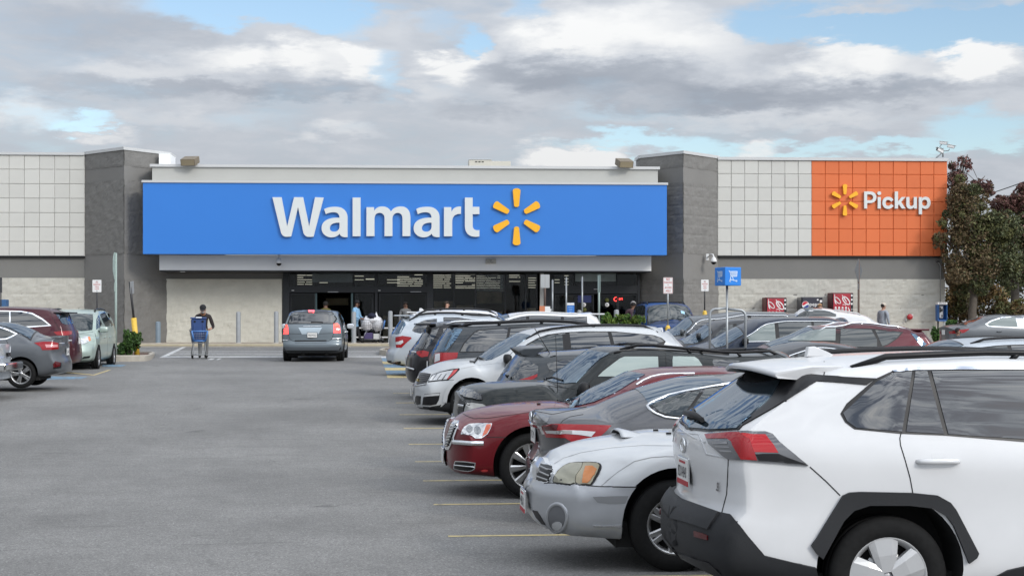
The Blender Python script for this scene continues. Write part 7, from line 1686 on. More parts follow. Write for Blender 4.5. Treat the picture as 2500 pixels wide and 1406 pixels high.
plate_sign('no_parking_sign', 'white no parking in access aisle sign on a grey post with yellow foot', 1630.5, 677, 717, .305, 51, 797, M_GALV, [('NO', .30, .15, .40, M_REDTXT), ('PARKING', .13, .11, .84, M_REDTXT), ('IN', .01, .06, .12, M_REDTXT), ('ACCESS', -.19, .12, .70, M_REDTXT), ('AISLE', -.39, .12, .52, M_REDTXT)], border=M_REDTXT, base=.22)
plate_sign('sign_post', 'silver back of a sign on a twin dark post in front of the doors', 1330.5, 670, 703, .34, 61, 800, M_POSTR, m=M_SIGNB, post_w=.075)
for k, (u, v0, v1, vp_, mm) in enumerate(((1349, 682, 716, 790, M_GALV), (1382.5, 676, 713, 790, M_GALV), (1421.5, 674, 712, 790, M_GALV), (1462.5, 671, 714, 800, M_POSTG))):
    plate_sign('sign_post', ('pale post with edge-on sign at the far left of four by the doors', 'pale post with edge-on sign beside the blue poster stand', 'pale post with edge-on sign right of the blue poster stand', 'green grey post with edge-on sign nearest the right tower')[k], u, v0, v1, .30, 60, vp_, mm, rot=R(80 if k < 3 else -78), m=M_SIGNB if k < 3 else M_POSTG, post_w=.06 if k < 3 else .075, group='sign posts by the doors')
plate_sign('sign_post', 'dark edge-on sign at the left edge above the dark red minivan', 2, 678, 714, .3, 59, 800, M_POSTD, rot=R(84), m=M_POSTD)
# octagon sign seen edge-on, leaning sign in its yellow tube, diamond sign from behind
def poly_sign(name, label, u, v0, v1, Y, sides, rot, m, mpost, vpost, a0=0, small=None, z=None):
    c = at_y(u, (v0 + v1) / 2, Y); h = (v1 - v0) * Y / F; g = gz(Y) if z is None else z; r = thing(name, label, 'sign', (c.x, Y, g), 0)
    k = h / 2 / (math.cos(math.pi / sides) if a0 else 1)
    bm = bmesh.new(); prism(bm, [(k * math.cos(2*math.pi*i/sides + a0), k * math.sin(2*math.pi*i/sides + a0)) for i in range(sides)], -.005, .005); o = link('sign_plate', bm, m, r, (.0, -.03, c.z - g)); o.rotation_euler = (0, 0, rot)
    if small:
        q = at_y(u, (small[0] + small[1]) / 2, Y); hh = (small[1] - small[0]) * Y / F; bm = bmesh.new(); prism(bm, rrect(small[2], hh, .02), -.005, .005); o = link('sign_plate', bm, m, r, (0, -.03, q.z - g)); o.rotation_euler = (0, 0, rot)
    tubeo('post', [(.02, .03, 0), (.02, .03, c.z - g + h * .48)], .04, mpost, r); return r
poly_sign('stop_sign', 'tall pale green octagon sign seen edge-on in front of the left stone tower', 281, 617, 682, 55.5, 8, R(90), M_POSTG, M_POSTG, 810, math.pi / 8, (690, 712, .3))
poly_sign('diamond_sign', 'diamond sign seen from behind on a brown post in front of the orange wall', 2095.5, 631, 690, 58, 4, R(54), mat('dull_sign_back', (.13, .135, .14), .5, .4), M_POSTR, 800, 0, (692, 707, .2))
Yl = 56.6; p0 = at_y(335, 868, Yl); p1 = at_y(326.5, 776, Yl); p2 = at_y(317, 688, Yl)
r = thing('leaning_sign', 'leaning dark sign post in a tilted yellow bollard on the island', 'sign', (p0.x, Yl, gz(Yl) + .05))
b0_ = Vector((p0.x, Yl, gz(Yl) + .05)); bm = bmesh.new(); tube(bm, [(0, 0, 0), p1 - b0_], [.095, .092], 18); link('yellow_sleeve', bm, M_YPAINT, r); tubeo('post', [p1 - b0_, p2 - b0_], .04, M_POSTD, r)
bm = bmesh.new(); prism(bm, rrect(.30, .42, .03), -.005, .005); o = link('sign_plate', bm, M_SIGNB, r, tuple(at_y(322, 702, Yl) - b0_ + Vector((0, .06, 0)))); o.rotation_euler = (0, R(-6), R(75))
def boxthing(name, label, cat, u0, u1, v0, v1, Y, d, m, bev=.01, z0=None):
    a, b = at_y(u0, v0, Y), at_y(u1, v1, Y); bm = bmesh.new(); box(bm, a.x, b.x, Y, Y + d, b.z if z0 is None else z0, a.z, 0, bev); return tag(link(name, bm, m), label, cat)
boxthing('blue_box', 'blue metal box at the left edge in front of the pale block wall', 'box', -16, 14.5, 731, 745, 60, .5, mat('box_blue', (.035, .10, .22), .5), z0=.8)
# poster stand and small orange and white carton sign
ps = thing('poster_stand', 'blue and white poster stand by the doors', 'poster', tuple(at_y(1393, 800, 63).xy) + (gz(63),)); c = at_y(1393, 762, 63); g = ps.location.z
def pso(name, u0, u1, v0, v1, m, dy): a, b = at_y(u0, v0, 63), at_y(u1, v1, 63); return boxo(name, a.x - ps.location.x, b.x - ps.location.x, dy - .01, dy, b.z - g, a.z - g, m, ps)
pso('poster', 1384, 1402, 739, 790, mat('poster_blue', (.03, .16, .50), .5), 0); pso('poster_head', 1384.3, 1401.7, 739.3, 745, M_SIGNW, -.012); pso('poster_leg', 1385, 1387, 790, 812, M_GALV, 0); pso('poster_leg', 1399, 1401, 790, 812, M_GALV, 0)
for k in range(4): pso('poster_line', 1387 + k, 1398 - k, 749 + 4 * k, 750.2 + 4 * k, mat('poster_pale', (.25, .42, .66), .5), -.012)
ct = thing('carton_sign', 'small orange and white sign box over the white SUV roof', 'sign', tuple(at_y(1333, 800, 58).xy) + (gz(58),)); g = ct.location.z
for nm, u0, u1, v0, v1, m in (('orange_panel', 1317, 1330, 747, 770, mat('dull_orange', (.48, .17, .08), .6)), ('white_panel', 1330.2, 1343, 748, 770, M_SIGNW), ('side_clip', 1343.2, 1346, 754, 760, M_SIGNW), ('post', 1329, 1332, 770, 830, M_GALV)):
    a, b = at_y(u0, v0, 58), at_y(u1, v1, 58); boxo(nm, a.x - ct.location.x, b.x - ct.location.x, -.03, .03, max(0, b.z - g), a.z - g, m, ct, .004)

# ------------------------------------------------------------------ cart return: hoop frames, post and blue cube with trolley sign
Yc_ = 35.7; cp = at_y(1775, 845, Yc_); cr = thing('cart_return', 'cart return with blue cube trolley sign on a post between two grey hoops', 'cart return', (cp.x, Yc_, gz(Yc_))); g = gz(Yc_)
def cpt(u, v, dy=0.0): q = at_y(u, v, Yc_); return (q.x - cp.x, dy, q.z - g)
M_CBLUE = mat('cart_blue', (.012, .19, .62), .35); M_CICON = mat('cart_icon_white', (.62, .74, .86), .45)
tubeo('post', [(0, 0, 0), cpt(1775, 690)], .026, M_GALV, cr, 12)
for (u0, u1, dy) in ((1733, 1772, 0), (1778, 1820, 0)):
    us, ue = (u0, u1) if u0 < 1750 else (u1, u0); sgn = 1 if us < ue else -1; top = 754.5 if u0 < 1750 else 757
    z_ = cpt(us, top)[2]; x_ = cpt(us, top)[0]; xe = cpt(ue, top)[0]
    pts = [(x_, 0, 0), (x_, 0, z_ - .13)] + [(x_ + sgn * 0.13 * (1 - math.cos(t)), 0, z_ - .13 + .13 * math.sin(t)) for t in (R(20), R(45), R(70), R(90))] + [(xe, 0, z_ + .02)]
    tubeo('hoop', pts, .029, M_GALV, cr, 12)
    tubeo('side_rail', [(x_, 0, .45), (x_, 1.0, .45)], .03, M_GALV, cr); tubeo('rear_leg', [(x_, 1.0, 0), (x_, 1.0, .9)], .03, M_GALV, cr); tubeo('side_rail', [(x_, 0, .9), (x_, 1.0, .9)], .03, M_GALV, cr)
hs = .42; zt = cpt(1775, 653)[2]; zb = cpt(1775, 697.5)[2]; hc = zt - zb
cube = thing('sign_cube', None, None); del_ = cube; cube.parent = cr; cube.location = (.02, 0, (zt + zb) / 2); cube.rotation_euler = (0, 0, R(20))
bm = bmesh.new(); box(bm, -hs/2, hs/2, -hs/2, hs/2, -hc/2, hc/2, 0, .012); link('cube_body', bm, M_CBLUE, cube)
def icon(face):
    k = hc / 235.0; cx_, cy_ = 930, 285; bm = bmesh.new()
    def S(pts, w):
        for a, b in zip(pts, pts[1:]):
            A, B = Vector(((a[0]-cx_)*k, (cy_-a[1])*k)), Vector(((b[0]-cx_)*k, (cy_-b[1])*k)); d = (B - A).normalized() * w * k / 2; n = Vector((-d.y, d.x)); A, B = A - d*.6, B + d*.6
            vs_ = [bm.verts.new((p.x, -hs/2 - .004, p.y)) for p in (A - n, B - n, B + n, A + n)]; bm.faces.new(vs_)
    S([(866, 214), (880, 226), (893, 285)], 9); S([(880, 225), (990, 222), (984, 283), (894, 285), (880, 226)], 9)
    for i in range(1, 6): S([(882 + i * 18, 226), (895 + i * 15, 283)], 6)
    for y in (240, 255, 270): S([(884, y), (988, y)], 5)
    S([(893, 285), (882, 340)], 9); S([(918, 287), (935, 338)], 8); S([(890, 325), (980, 342)], 9)
    for q in ((882, 346), (980, 344)): S([(q[0] + 10*math.cos(t*math.pi/5), q[1] + 10*math.sin(t*math.pi/5)) for t in range(11)], 6)
    bmesh.ops.recalc_face_normals(bm, faces=bm.faces)
    for f in bm.faces:
        if f.normal.y > 0: f.normal_flip()
    o = link('trolley_symbol', bm, M_CICON, cube); o.rotation_euler = (0, 0, face); return o
for f_ in range(4): icon(R(90 * f_))

# ------------------------------------------------------------------ drinks machines
M_VRED = mat('machine_red', (.34, .008, .022), .3, coat=.6, noise_=(2.5, .35)); M_VDK = mat('machine_dark_red', (.12, .02, .022), .5); M_VBLK = mat('machine_black', (.012, .012, .016), .35); M_VNAVY = mat('machine_navy', (.016, .016, .03), .35, coat=.5)
def fworld(a, b, z): q = AX * a + BX * b; return (q.x, q.y, z)
def machine(label, u0, u1, ur, vt, kind):
    b1 = B0 - .02; b0 = b1 - .85; aL, aR = fa(u1, b0), fa(ur, b0); w = aR - aL; zt = fz(vt, b0, u1); h = zt - WALK
    r = thing('drinks_machine', label, 'machine', fworld(aL, b0, WALK), -AL, 'drinks machines against the block wall')
    boxo('cabinet', 0, w, .06, .85, 0, h, M_VDK if kind == 'red' else M_VNAVY, r, .015); boxo('door', .02, w - .01, 0, .058, .08, h - .03, M_VBLK, r, .012)
    px_ = lambda x, y: ((x - X0_) * kx, (Y0_ - y) * kz)
    def stroke(name, pts, wd, m, yy=-.022):
        V, Fc = [], []; P2 = [Vector(p) for p in pts]; ws = wd if isinstance(wd, list) else [wd] * len(P2)
        for i, p in enumerate(P2):
            d = (P2[min(i+1, len(P2)-1)] - P2[max(i-1, 0)]).normalized(); n = Vector((-d.y, d.x)) * ws[i] / 2
            V += [(p.x - n.x, yy, p.y - n.y), (p.x + n.x, yy, p.y + n.y)]
        for i in range(len(P2) - 1): Fc.append((2*i, 2*i+2, 2*i+3, 2*i+1))
        o = link(name, pyd(V, Fc), m, r); return o
    cw = w * .86 if kind == 'red' else w * .80
    if kind == 'red':
        boxo('front_panel', .04, cw, -.018, -.002, .12, h - .05, M_VRED, r, .006)
        E = lambda cx, cz, a, b, t, s0=0, s1=360, n=22: [(cx + a*math.cos(R(s0 + (s1-s0)*i/n))*math.cos(t) - b*math.sin(R(s0 + (s1-s0)*i/n))*math.sin(t), cz + a*math.cos(R(s0 + (s1-s0)*i/n))*math.sin(t) + b*math.sin(R(s0 + (s1-s0)*i/n))*math.cos(t)) for i in range(n + 1)]
        m = M_SIGNW
        stroke('script_swirl', E(.23, h - .33, .17, .075, R(-48)), .03, m); stroke('script_swirl', [(.10, h - .07), (.09, h - .25), (.13, h - .42), (.17, h - .50)], [.02, .03, .05, .02], m)
        stroke('script_swirl', E(.60, h - .34, .21, .10, R(-48)), .045, m); stroke('script_swirl', [(.42, h - .10), (.50, h - .22), (.62, h - .40)], [.02, .05, .03], m); stroke('script_swirl', [(.44, h - .52), (.52, h - .50), (.60, h - .55)], .025, m)
        stroke('script_swirl', [(.30, h - .62), (.33, h - .80), (.40, h - .88)], .03, m); stroke('script_swirl', [(.44, h - .70), (.46, h - .90), (.60, h - 1.02), (.72, h - .95), (.74, h - .75), (.68, h - .62)], [.03, .05, .07, .06, .05, .02], m)
        for row in range(3):
            for i in range(4):
                x = .14 + .15 * i; z = h - .75 - .50 * row; bm = bmesh.new(); prism(bm, rrect(.075, .30, .036), -.034, -.02); o = link('selection_button', bm, M_SIGNW, r, (x, 0, z)); bm = bmesh.new(); prism(bm, rrect(.045, .17, .02), -.038, -.033); link('button_label', bm, mat('button_grey', (.30, .29, .30), .5), o)
        for i, z in enumerate((.12, .30, .48, .72, .92)): bm = bmesh.new(); prism(bm, rrect(.07, .085 if i < 3 else .06, .015), -.02, -.005); link('coin_panel', bm, M_SIGNW if i != 3 else M_RIM, r, (w - .075, 0, h - z))
    else:
        boxo('front_panel', .04, cw, -.014, -.002, .12, h - .05, M_VNAVY, r, .006)
        n = 28; rr = .145; cx_, cz = .17, h - .34
        bm = bmesh.new(); prism(bm, [(rr*1.1*math.cos(2*math.pi*i/n), rr*1.1*math.sin(2*math.pi*i/n)) for i in range(n)], -.02, -.012); link('globe_disc', bm, M_SIGNW, r, (cx_, 0, cz))
        wave = lambda t, o: o + .035 * math.sin(t * 3.0) + .16 * t * 1.0
        for nm, mm, sg, off in (('globe_red', mat('globe_red', (.50, .012, .03), .4), 1, .035), ('globe_blue', mat('globe_blue', (.01, .04, .22), .4), -1, -.045)):
            pts = []; xs_ = np.linspace(-rr*.98, rr*.98, 20)
            lo_ = [(x, sg * max(sg * (off + .05 * math.sin(x / rr * 2.2)), -math.sqrt(max(0, rr*rr - x*x)))) for x in xs_]; lo_ = [(x, max(-math.sqrt(max(0, rr*rr-x*x)), min(math.sqrt(max(0, rr*rr-x*x)), z))) for x, z in lo_]; hi_ = [(x, sg * math.sqrt(max(0, rr*rr - x*x))) for x in xs_]
            V = [(x, 0, z) for x, z in lo_] + [(x, 0, z) for x, z in hi_]; Fc = [(i, i+1, 20+i+1, 20+i) if sg > 0 else (20+i, 20+i+1, i+1, i) for i in range(19)]; link(nm, pyd(V, Fc), mm, r, (cx_, -.024, cz))
        o = text_mesh('pepsi', .46, .20, M_SIGNW, .01); o.rotation_euler = (R(90), 0, 0); o.parent = r; o.location = (.58, -.02, h - .44); o.name = 'machine_lettering'
        for x, z, s_ in ((.70, .12, .07), (.84, .18, .10), (.84, .46, .10), (.80, .70, .08), (.86, .80, .06)): bm = bmesh.new(); prism(bm, rrect(s_, s_, .015), -.02, -.005); link('coin_panel', bm, M_SIGNW, r, (min(x, w - .08), 0, h - z))
    return r
machine('red drinks machine with white script, leftmost of three', 1859, 1870.5, 1921, 726, 'red')
machine('dark navy drinks machine with a red white and blue globe', 1947, 1957, 2009, 725, 'navy')
machine('taller red drinks machine with white script beside the diamond sign', 2020.5, 2032, 2083.5, 714.5, 'red')

# ------------------------------------------------------------------ fittings on the building
def ft(name, label, cat, u, v, b): a, z = bp(u, v, b); return thing(name, label, cat, fworld(a, b, z), -AL)
M_LAMPB = mat('flood_brown', (.155, .125, .085), .55); M_CAMW = mat('camera_white', (.62, .62, .61), .35)
for u, v, lab in ((464, 394, 'brown box floodlight above the left end of the blue sign'), (1524, 399, 'brown box floodlight above the right end of the blue sign')):
    r = ft('floodlight', lab, 'floodlight', u, v, 68.4); sgn = 1 if u < 1000 else -1
    bm = bmesh.new(); box(bm, -.31, .31, -.30, .30, -.13, .15, 0, .015); o = link('housing', bm, M_LAMPB, r); o.rotation_euler = (R(18), 0, R(-12 * sgn))
    bm = bmesh.new(); box(bm, -.27, .27, -.304, -.298, -.11, .12); o2 = link('lens', bm, mat('lamp_tan_glass', (.24, .20, .13), .25), o); tubeo('bracket', [(0, .3, -.05), (0, .75, -.3)], .03, M_LAMPB, r)
r = ft('rooftop_unit', 'beige rooftop air unit above the middle of the parapet', 'air unit', 1196, 400, 78); s_ = 78 / F
boxo('cabinet', -51 * s_, 51 * s_, 0, 1.8, -.5, 6.5 * s_, mat('unit_beige', (.42, .40, .34), .6), r, .02); boxo('upper_cabinet', -51 * s_, 4 * s_, -.01, 1.6, -.2, 9.5 * s_, mat('unit_beige', (.42, .40, .34), .6), r, .02)
for k in range(3): boxo('vent_slot', (-36 + k * 8) * s_, (-31 + k * 8) * s_, -.03, -.012, 3.2 * s_, 5.2 * s_, M_TRIM, r)
boxo('roof_cap', -52 * s_, 5 * s_, -.05, 1.7, 9.5 * s_, 10.4 * s_, M_COPE, r)
def dome_cam(r, arm):
    tubeo('arm', arm, .035, M_CAMW, r, 10); e = Vector(arm[-1])
    bm = bmesh.new(); lathe(bm, [(.001, .02), (.05, .02), (.10, -.05), (.135, -.14), (.14, -.20), (.001, -.20)], 20, 0, 'z'); link('housing', bm, M_CAMW, r, tuple(e))
    bm = bmesh.new(); lathe(bm, [(.11, -.20), (.10, -.25), (.06, -.295), (.001, -.31)], 20, 0, 'z'); link('dome', bm, M_TRIM, r, tuple(e))
r = ft('security_camera', 'white dome camera on a curved arm on the right stone tower', 'camera', 1728, 628, 69.6); boxo('wall_plate', -.08, .04, -.03, .10, -.14, .14, M_CAMW, r, .01); dome_cam(r, [(0, -.02, .0), (.04, -.15, .05), (.10, -.25, .12), (.16, -.32, .10), (.19, -.35, .02), (.19, -.36, -.02)])
r = ft('security_camera', 'white dome camera hanging under the left part of the blue sign', 'camera', 681, 624, 68.4); dome_cam(r, [(0, 0, .06), (0, 0, -.12)])
r = ft('wall_light', 'small box light under the fascia left of the doors', 'light', 446, 661.5, 69.0); boxo('housing', -.09, .09, -.1, .1, -.05, .02, M_CAMW, r, .01)
r = ft('junction_box', 'pair of small beige boxes on the fascia under the blue sign', 'box', 1198, 638, bF); [boxo('box', x - .10, x + .10, -.10, -.002, -.10, .10, mat('unit_beige', (.42, .40, .34), .6), r, .008) for x in (-.115, .115)]
for x in (-.13, .07): boxo('box_slot', x, x + .03, -.104, -.10, -.06, -.03, M_TRIM, r)
r = ft('roof_camera_mast', 'mast with three white cameras on the roof corner above the orange wall', 'camera', 2302, 384, B0 + .5); s_ = 71 / F
tubeo('mast', [(0, 0, 0), (0, 0, 22 * s_)], .04, M_GALV, r); tubeo('brace', [(-17 * s_, 0, -2 * s_), (0, 0, 12 * s_)], .03, M_GALV, r); tubeo('bracket', [(0, 0, 15 * s_), (14 * s_, 0, 16 * s_), (17 * s_, 0, 20 * s_)], .02, M_GALV, r); tubeo('bracket', [(0, 0, 18 * s_), (-8 * s_, 0, 26 * s_), (-2 * s_, 0, 33 * s_)], .02, M_GALV, r)
for x, z, a, t in ((-2, 34, -20, 8), (17, 26, -15, 14), (-9, 15, 200, -22)):
    bm = bmesh.new(); box(bm, -.14, .17, -.07, .07, -.06, .06, 0, .02); box(bm, .17, .185, -.05, .05, -.045, .045, 1); o = link('camera_housing', bm, [M_CAMW, M_TRIM], r, (x * s_, -.1, z * s_)); o.rotation_euler = (0, R(t), R(a)); bm = bmesh.new(); box(bm, -.16, .24, -.085, .085, .065, .08, 0, .006); link('sun_shield', bm, M_CAMW, o)
r = ft('payphone', 'blue payphone hood on two posts at the right end of the block wall', 'payphone', 2296, 783, B0 - .35); s_ = 70.2 / F; M_PHB = mat('payphone_blue', (.012, .085, .27), .4)
w = .42; hh = 40 * s_; dz = WALK - r.location.z
for nm, q in (('side_panel', (-w/2, -w/2 + .03, -.30, .05, 0, hh)), ('side_panel', (w/2 - .03, w/2, -.30, .05, 0, hh)), ('back_panel', (-w/2 + .03, w/2 - .03, .0, .045, 0, hh)), ('floor_panel', (-w/2 + .03, w/2 - .03, -.28, -.002, -.02, .04))): boxo(nm, *q, M_PHB, r, .006)
boxo('header', -w/2, w/2, -.30, .05, hh + .002, hh + .10, M_SIGNW, r, .008); o = text_mesh('PHONE', w * .72, .055, mat('phone_blue_text', (.02, .03, .10), .5), .012); o.rotation_euler = (R(90), 0, 0); o.parent = r; o.location = (0, -.303, hh + .024); o.name = 'lettering'
boxo('telephone', -.085, .085, -.12, -.002, .12, hh - .06, mat('phone_steel', (.42, .42, .43), .3, .6), r, .01); tubeo('handset', [(-.05, -.15, hh - .12), (-.05, -.17, hh - .22), (-.05, -.15, hh - .33)], [.03, .018, .03], M_TRIM, r); boxo('dial_pad', -.01, .06, -.128, -.12, hh - .30, hh - .18, M_TRIM, r); boxo('coin_tray', .0, .06, -.128, -.12, .16, .26, M_RIMD, r)
for x in (-.13, .13): boxo('post', x - .03, x + .03, -.10, -.04, dz, -.02, M_POSTD if x < 0 else M_GALV, r)
r = ft('conduit_lamp', 'thin grey conduit with a bent lamp arm above the payphone', 'conduit', 2296, 740, B0 - .04); tubeo('conduit', [(0, 0, 0), (0, 0, 92 * s_), (-3 * s_, -.02, 98 * s_), (-8 * s_, -.06, 103 * s_)], .022, M_GALV, r); bm = bmesh.new(); box(bm, -.06, .06, -.06, .06, -.03, .04, 0, .01); link('lamp_head', bm, M_RIMD, r, (-8 * s_, -.08, 103 * s_))
r = ft('fire_bell', 'round red fire bell on the pale block wall', 'bell', 2221, 773.5, B0 - .03); bm = bmesh.new(); lathe(bm, [(.001, -.12), (.05, -.12), (.11, -.09), (.13, -.03), (.13, 0), (.06, .02)], 24); link('gong', bm, mat('bell_red', (.36, .012, .018), .35, coat=.5), r); boxo('back_box', .03, .15, -.03, .03, -.06, .12, M_CAMW, r, .01); tubeo('pipe', [(-10 * s_, -.02, -4 * s_), (-10 * s_, -.02, -14 * s_)], .02, M_GALV, r)
p0, p1 = at_y(2300, 505, 96), at_y(2640, 385, 92); pts = [p0.lerp(p1, t) + Vector((0, 0, -1.0 * (t - t * t))) for t in np.linspace(0, 1, 13)]
bm = bmesh.new(); tube(bm, [p - p0 for p in pts], .03, 5); o = tag(link('power_cable', bm, M_POSTD, None, tuple(p0)), 'black overhead cable against the sky above the red trees', 'cable')
# ------------------------------------------------------------------ people
SKIN_L = mat('skin_light', (.42, .24, .17), .55); SKIN_D = mat('skin_brown', (.16, .085, .055), .55)
def cloth(name, c): return mat('cloth_' + name, c, .85, noise_=(14, .12))
def skinned(name, nodes, edges, mats, zone, parent, root=0, sub=1):
    """one continuous body grown over joints: nodes = [(x, y, z, r)], zone(co) -> material index"""
    me = bpy.data.meshes.new(name); me.from_pydata([n[:3] for n in nodes], edges, []); o = bpy.data.objects.new(name, me); COL.objects.link(o)
    md = o.modifiers.new('s', 'SKIN'); md.use_smooth_shade = True; md.branch_smoothing = .6
    sv = me.skin_vertices[0].data
    for i, n in enumerate(nodes):
        r = n[3]; sv[i].radius = (r if isinstance(r, tuple) else (r, r)); sv[i].use_root = (i == root)
    o.modifiers.new('u', 'SUBSURF').levels = sub
    dg = bpy.context.evaluated_depsgraph_get(); nm = bpy.data.meshes.new_from_object(o.evaluated_get(dg), depsgraph=dg)
    bpy.data.objects.remove(o)
    for m in mats: nm.materials.append(m)
    for p in nm.polygons: p.material_index = zone(p.center); p.use_smooth = True
    ob = bpy.data.objects.new(name, nm); COL.objects.link(ob); ob.parent = parent; return ob
def person(label, x, y, z, rot, h, top, legs, skin, hands=None, hat=None, hair=None, shoes=None, lean=0.0, bow=0.0, stride=.18, glasses=False, long_top=False, wide=1.0, collar=None, beard=None):
    """faces local -y at rot 0; hands: two local points (x, y, z as shares of the height) or None to hang down"""
    r = thing('person', label, 'person', (x, y, z), rot, 'people around the store'); k = h
    N_, E = [], []
    def add(p, rad, par=None): N_.append((p[0]*k, p[1]*k, p[2]*k, rad if isinstance(rad, tuple) else rad * k)); 
    def A(p, rad, par):
        N_.append((p[0]*k, p[1]*k, p[2]*k, rad*k)); i = len(N_) - 1
        if par is not None: E.append((par, i))
        return i
    ly = -math.sin(lean)
    def T(px_, py, pz_): return (px_, py + ly * max(0, pz_ - .52), pz_)
    pel = A(T(0, 0, .53), .088 * wide, None); wa = A(T(0, 0, .62), .080 * wide, pel); ch = A(T(0, .004, .73), .098 * wide, wa); up_ = A(T(0, .004, .80), .072, ch)
    nk = A(T(0, -.008, .858), .034, up_); hx = -.02 - bow * .05; hd = A(T(0, hx, .905 - bow * .008), .052, nk); cr = A(T(0, hx + .006 - bow*.03, .955 - bow * .012), .050, hd)
    hand_pts = []
    for s_, sd in ((0, -1), (1, 1)):
        sh = A(T(sd * .105 * wide, .004, .80), .046, up_)
        hp = hands[s_] if hands else (sd * .155 * wide, -.03, .46)
        S0 = Vector(T(sd * .105 * wide, .004, .80)); H0 = Vector(hp); mid = (S0 + H0) / 2; d = H0 - S0; bend = max(0.0, .34 ** 2 - d.length ** 2) ** .5 * .5
        el = mid + Vector((sd * .45, .35, -.6)).normalized() * min(.14, bend + .02)
        e = A(tuple(el), .032, sh); w_ = A(tuple(H0.lerp(el, .12)), .020, e); pm = A(tuple(H0), .022, w_); hand_pts.append(H0)
        fd = (H0 - el).normalized(); side = Vector((sd, 0, 0)); side = (side - fd * side.dot(fd)).normalized(); dn = fd.cross(side)
        for q, ln in ((-.016, .030), (-.006, .036), (.005, .034), (.015, .027)):
            b_ = H0 + fd * .018 + dn * q; t1 = b_ + fd * ln * .6; t2 = t1 + (fd * .5 + side * -.8 * 1).normalized() * ln * .6
            i1 = A(tuple(t1), .0055, pm); A(tuple(t2), .0048, i1)
        th = H0 + dn * -.022 + fd * .008; i1 = A(tuple(th), .0065, pm); A(tuple(th + (fd - side * .4).normalized() * .02), .0055, i1)
    for s_, sd in ((0, -1), (1, 1)):
        fy = (-stride if s_ == 0 else stride * .8); hp = A((sd * .052, 0, .50), .070, pel); kn = A((sd * .055, fy * .40 - .012, .275), .046, hp)
        an = A((sd * .055, fy * .8 + .0, .052), .030, kn); A((sd * .060, fy * .8 - .075, .024), .026, an)
    lim = .49 if not long_top else .40
    lo_arm = min(p.z for p in hand_pts)
    def zone(c):
        q = c / k
        for p in hand_pts:
            if (q - p).length < .056: return 2
        if q.z > .842: return 2
        if q.z > lim and (abs(q.x) < .14 or True) and q.z > lim: return 0
        if abs(q.x) > .115 and q.z > .35: return 0
        if q.z < .05: return 3
        return 1
    skinned('body', N_, E, [top, legs, skin, shoes or cloth('shoe', (.02, .02, .022))], zone, r)
    hz_ = Vector(T(0, hx, .91)) * k
    bm = bmesh.new(); bmesh.ops.create_uvsphere(bm, u_segments=8, v_segments=6, radius=.011 * k); 
    for v in bm.verts: v.co.z *= 1.7
    link('nose', bm, skin, r, tuple(hz_ + Vector((0, -.052 * k, -.002 * k))), True)
    for sd in (-1, 1):
        bm = bmesh.new(); bmesh.ops.create_uvsphere(bm, u_segments=8, v_segments=6, radius=.0075 * k); link('eye', bm, M_TRIM, r, tuple(hz_ + Vector((sd * .02 * k, -.047 * k, .010 * k))), True)
        bm = bmesh.new(); bmesh.ops.create_uvsphere(bm, u_segments=8, v_segments=6, radius=.016 * k)
        for v in bm.verts: v.co.x *= .4
        link('ear', bm, skin, r, tuple(hz_ + Vector((sd * .051 * k, .006 * k, .0))), True)
    bm = bmesh.new(); box(bm, -.017*k, .017*k, -.006*k, .002*k, -.0025*k, .0025*k, 0, .001); link('mouth', bm, cloth('lip', (.20, .07, .06)), r, tuple(hz_ + Vector((0, -.047 * k, -.030 * k))))
    top_ = Vector(T(0, hx + .004, .948)) * k
    if hair or hat:
        m = hair or cloth('hair_dark', (.014, .011, .010)); bm = bmesh.new(); bmesh.ops.create_uvsphere(bm, u_segments=16, v_segments=10, radius=.061 * k)
        bmesh.ops.delete(bm, geom=[v for v in bm.verts if v.co.z < -.012 * k and v.co.y < .008 * k or v.co.z < -.046 * k or (v.co.y < -.035 * k and v.co.z < .018 * k)], context='VERTS')
        link('hair', bm, m, r, tuple(top_ + Vector((0, .008 * k, .0))), True)
    if hat:
        o_ = bpy.data.objects.new('cap', None); bm = bmesh.new(); bmesh.ops.create_uvsphere(bm, u_segments=18, v_segments=10, radius=.064 * k)
        bmesh.ops.delete(bm, geom=[v for v in bm.verts if v.co.z < -.002 * k], context='VERTS')
        V = [bm.verts.new((.052*k*math.sin(a), -.058*k - .052*k*math.cos(a) * (1 if abs(a) < 1.3 else .4), -.006*k)) for a in np.linspace(-1.4, 1.4, 9)]; W_ = [bm.verts.new((.060*k*math.sin(a), -.050*k*math.cos(a), .006*k)) for a in np.linspace(-1.4, 1.4, 9)]
        for i in range(8): bm.faces.new((V[i], V[i+1], W_[i+1], W_[i]))
        bpy.data.objects.remove(o_); c_ = link('cap', bm, hat, r, tuple(top_ + Vector((0, 0, .006 * k))), True); c_.rotation_euler = (bow * .5, 0, 0)
    if glasses:
        bm = bmesh.new()
        for sd in (-1, 1): box(bm, sd*.021*k - .015*k, sd*.021*k + .015*k, -.004*k, .004*k, -.010*k, .010*k, 0, .002)
        box(bm, -.052*k, .052*k, -.0045*k, .0, .003*k, .008*k); link('sunglasses', bm, M_TRIM, r, tuple(hz_ + Vector((0, -.054 * k, .010 * k))))
    if collar: tubeo('collar', [Vector(T(.045*math.cos(a), -.012 + .045*math.sin(a), .842 - .02*(math.sin(a) < -.5))) * k for a in np.linspace(0, 2*math.pi, 13)], .010 * k, collar, r, 6)
    if beard: bm = bmesh.new(); bmesh.ops.create_uvsphere(bm, u_segments=12, v_segments=8, radius=.032 * k); link('beard', bm, beard, r, tuple(hz_ + Vector((0, -.020 * k, -.036 * k))), True)
    return r
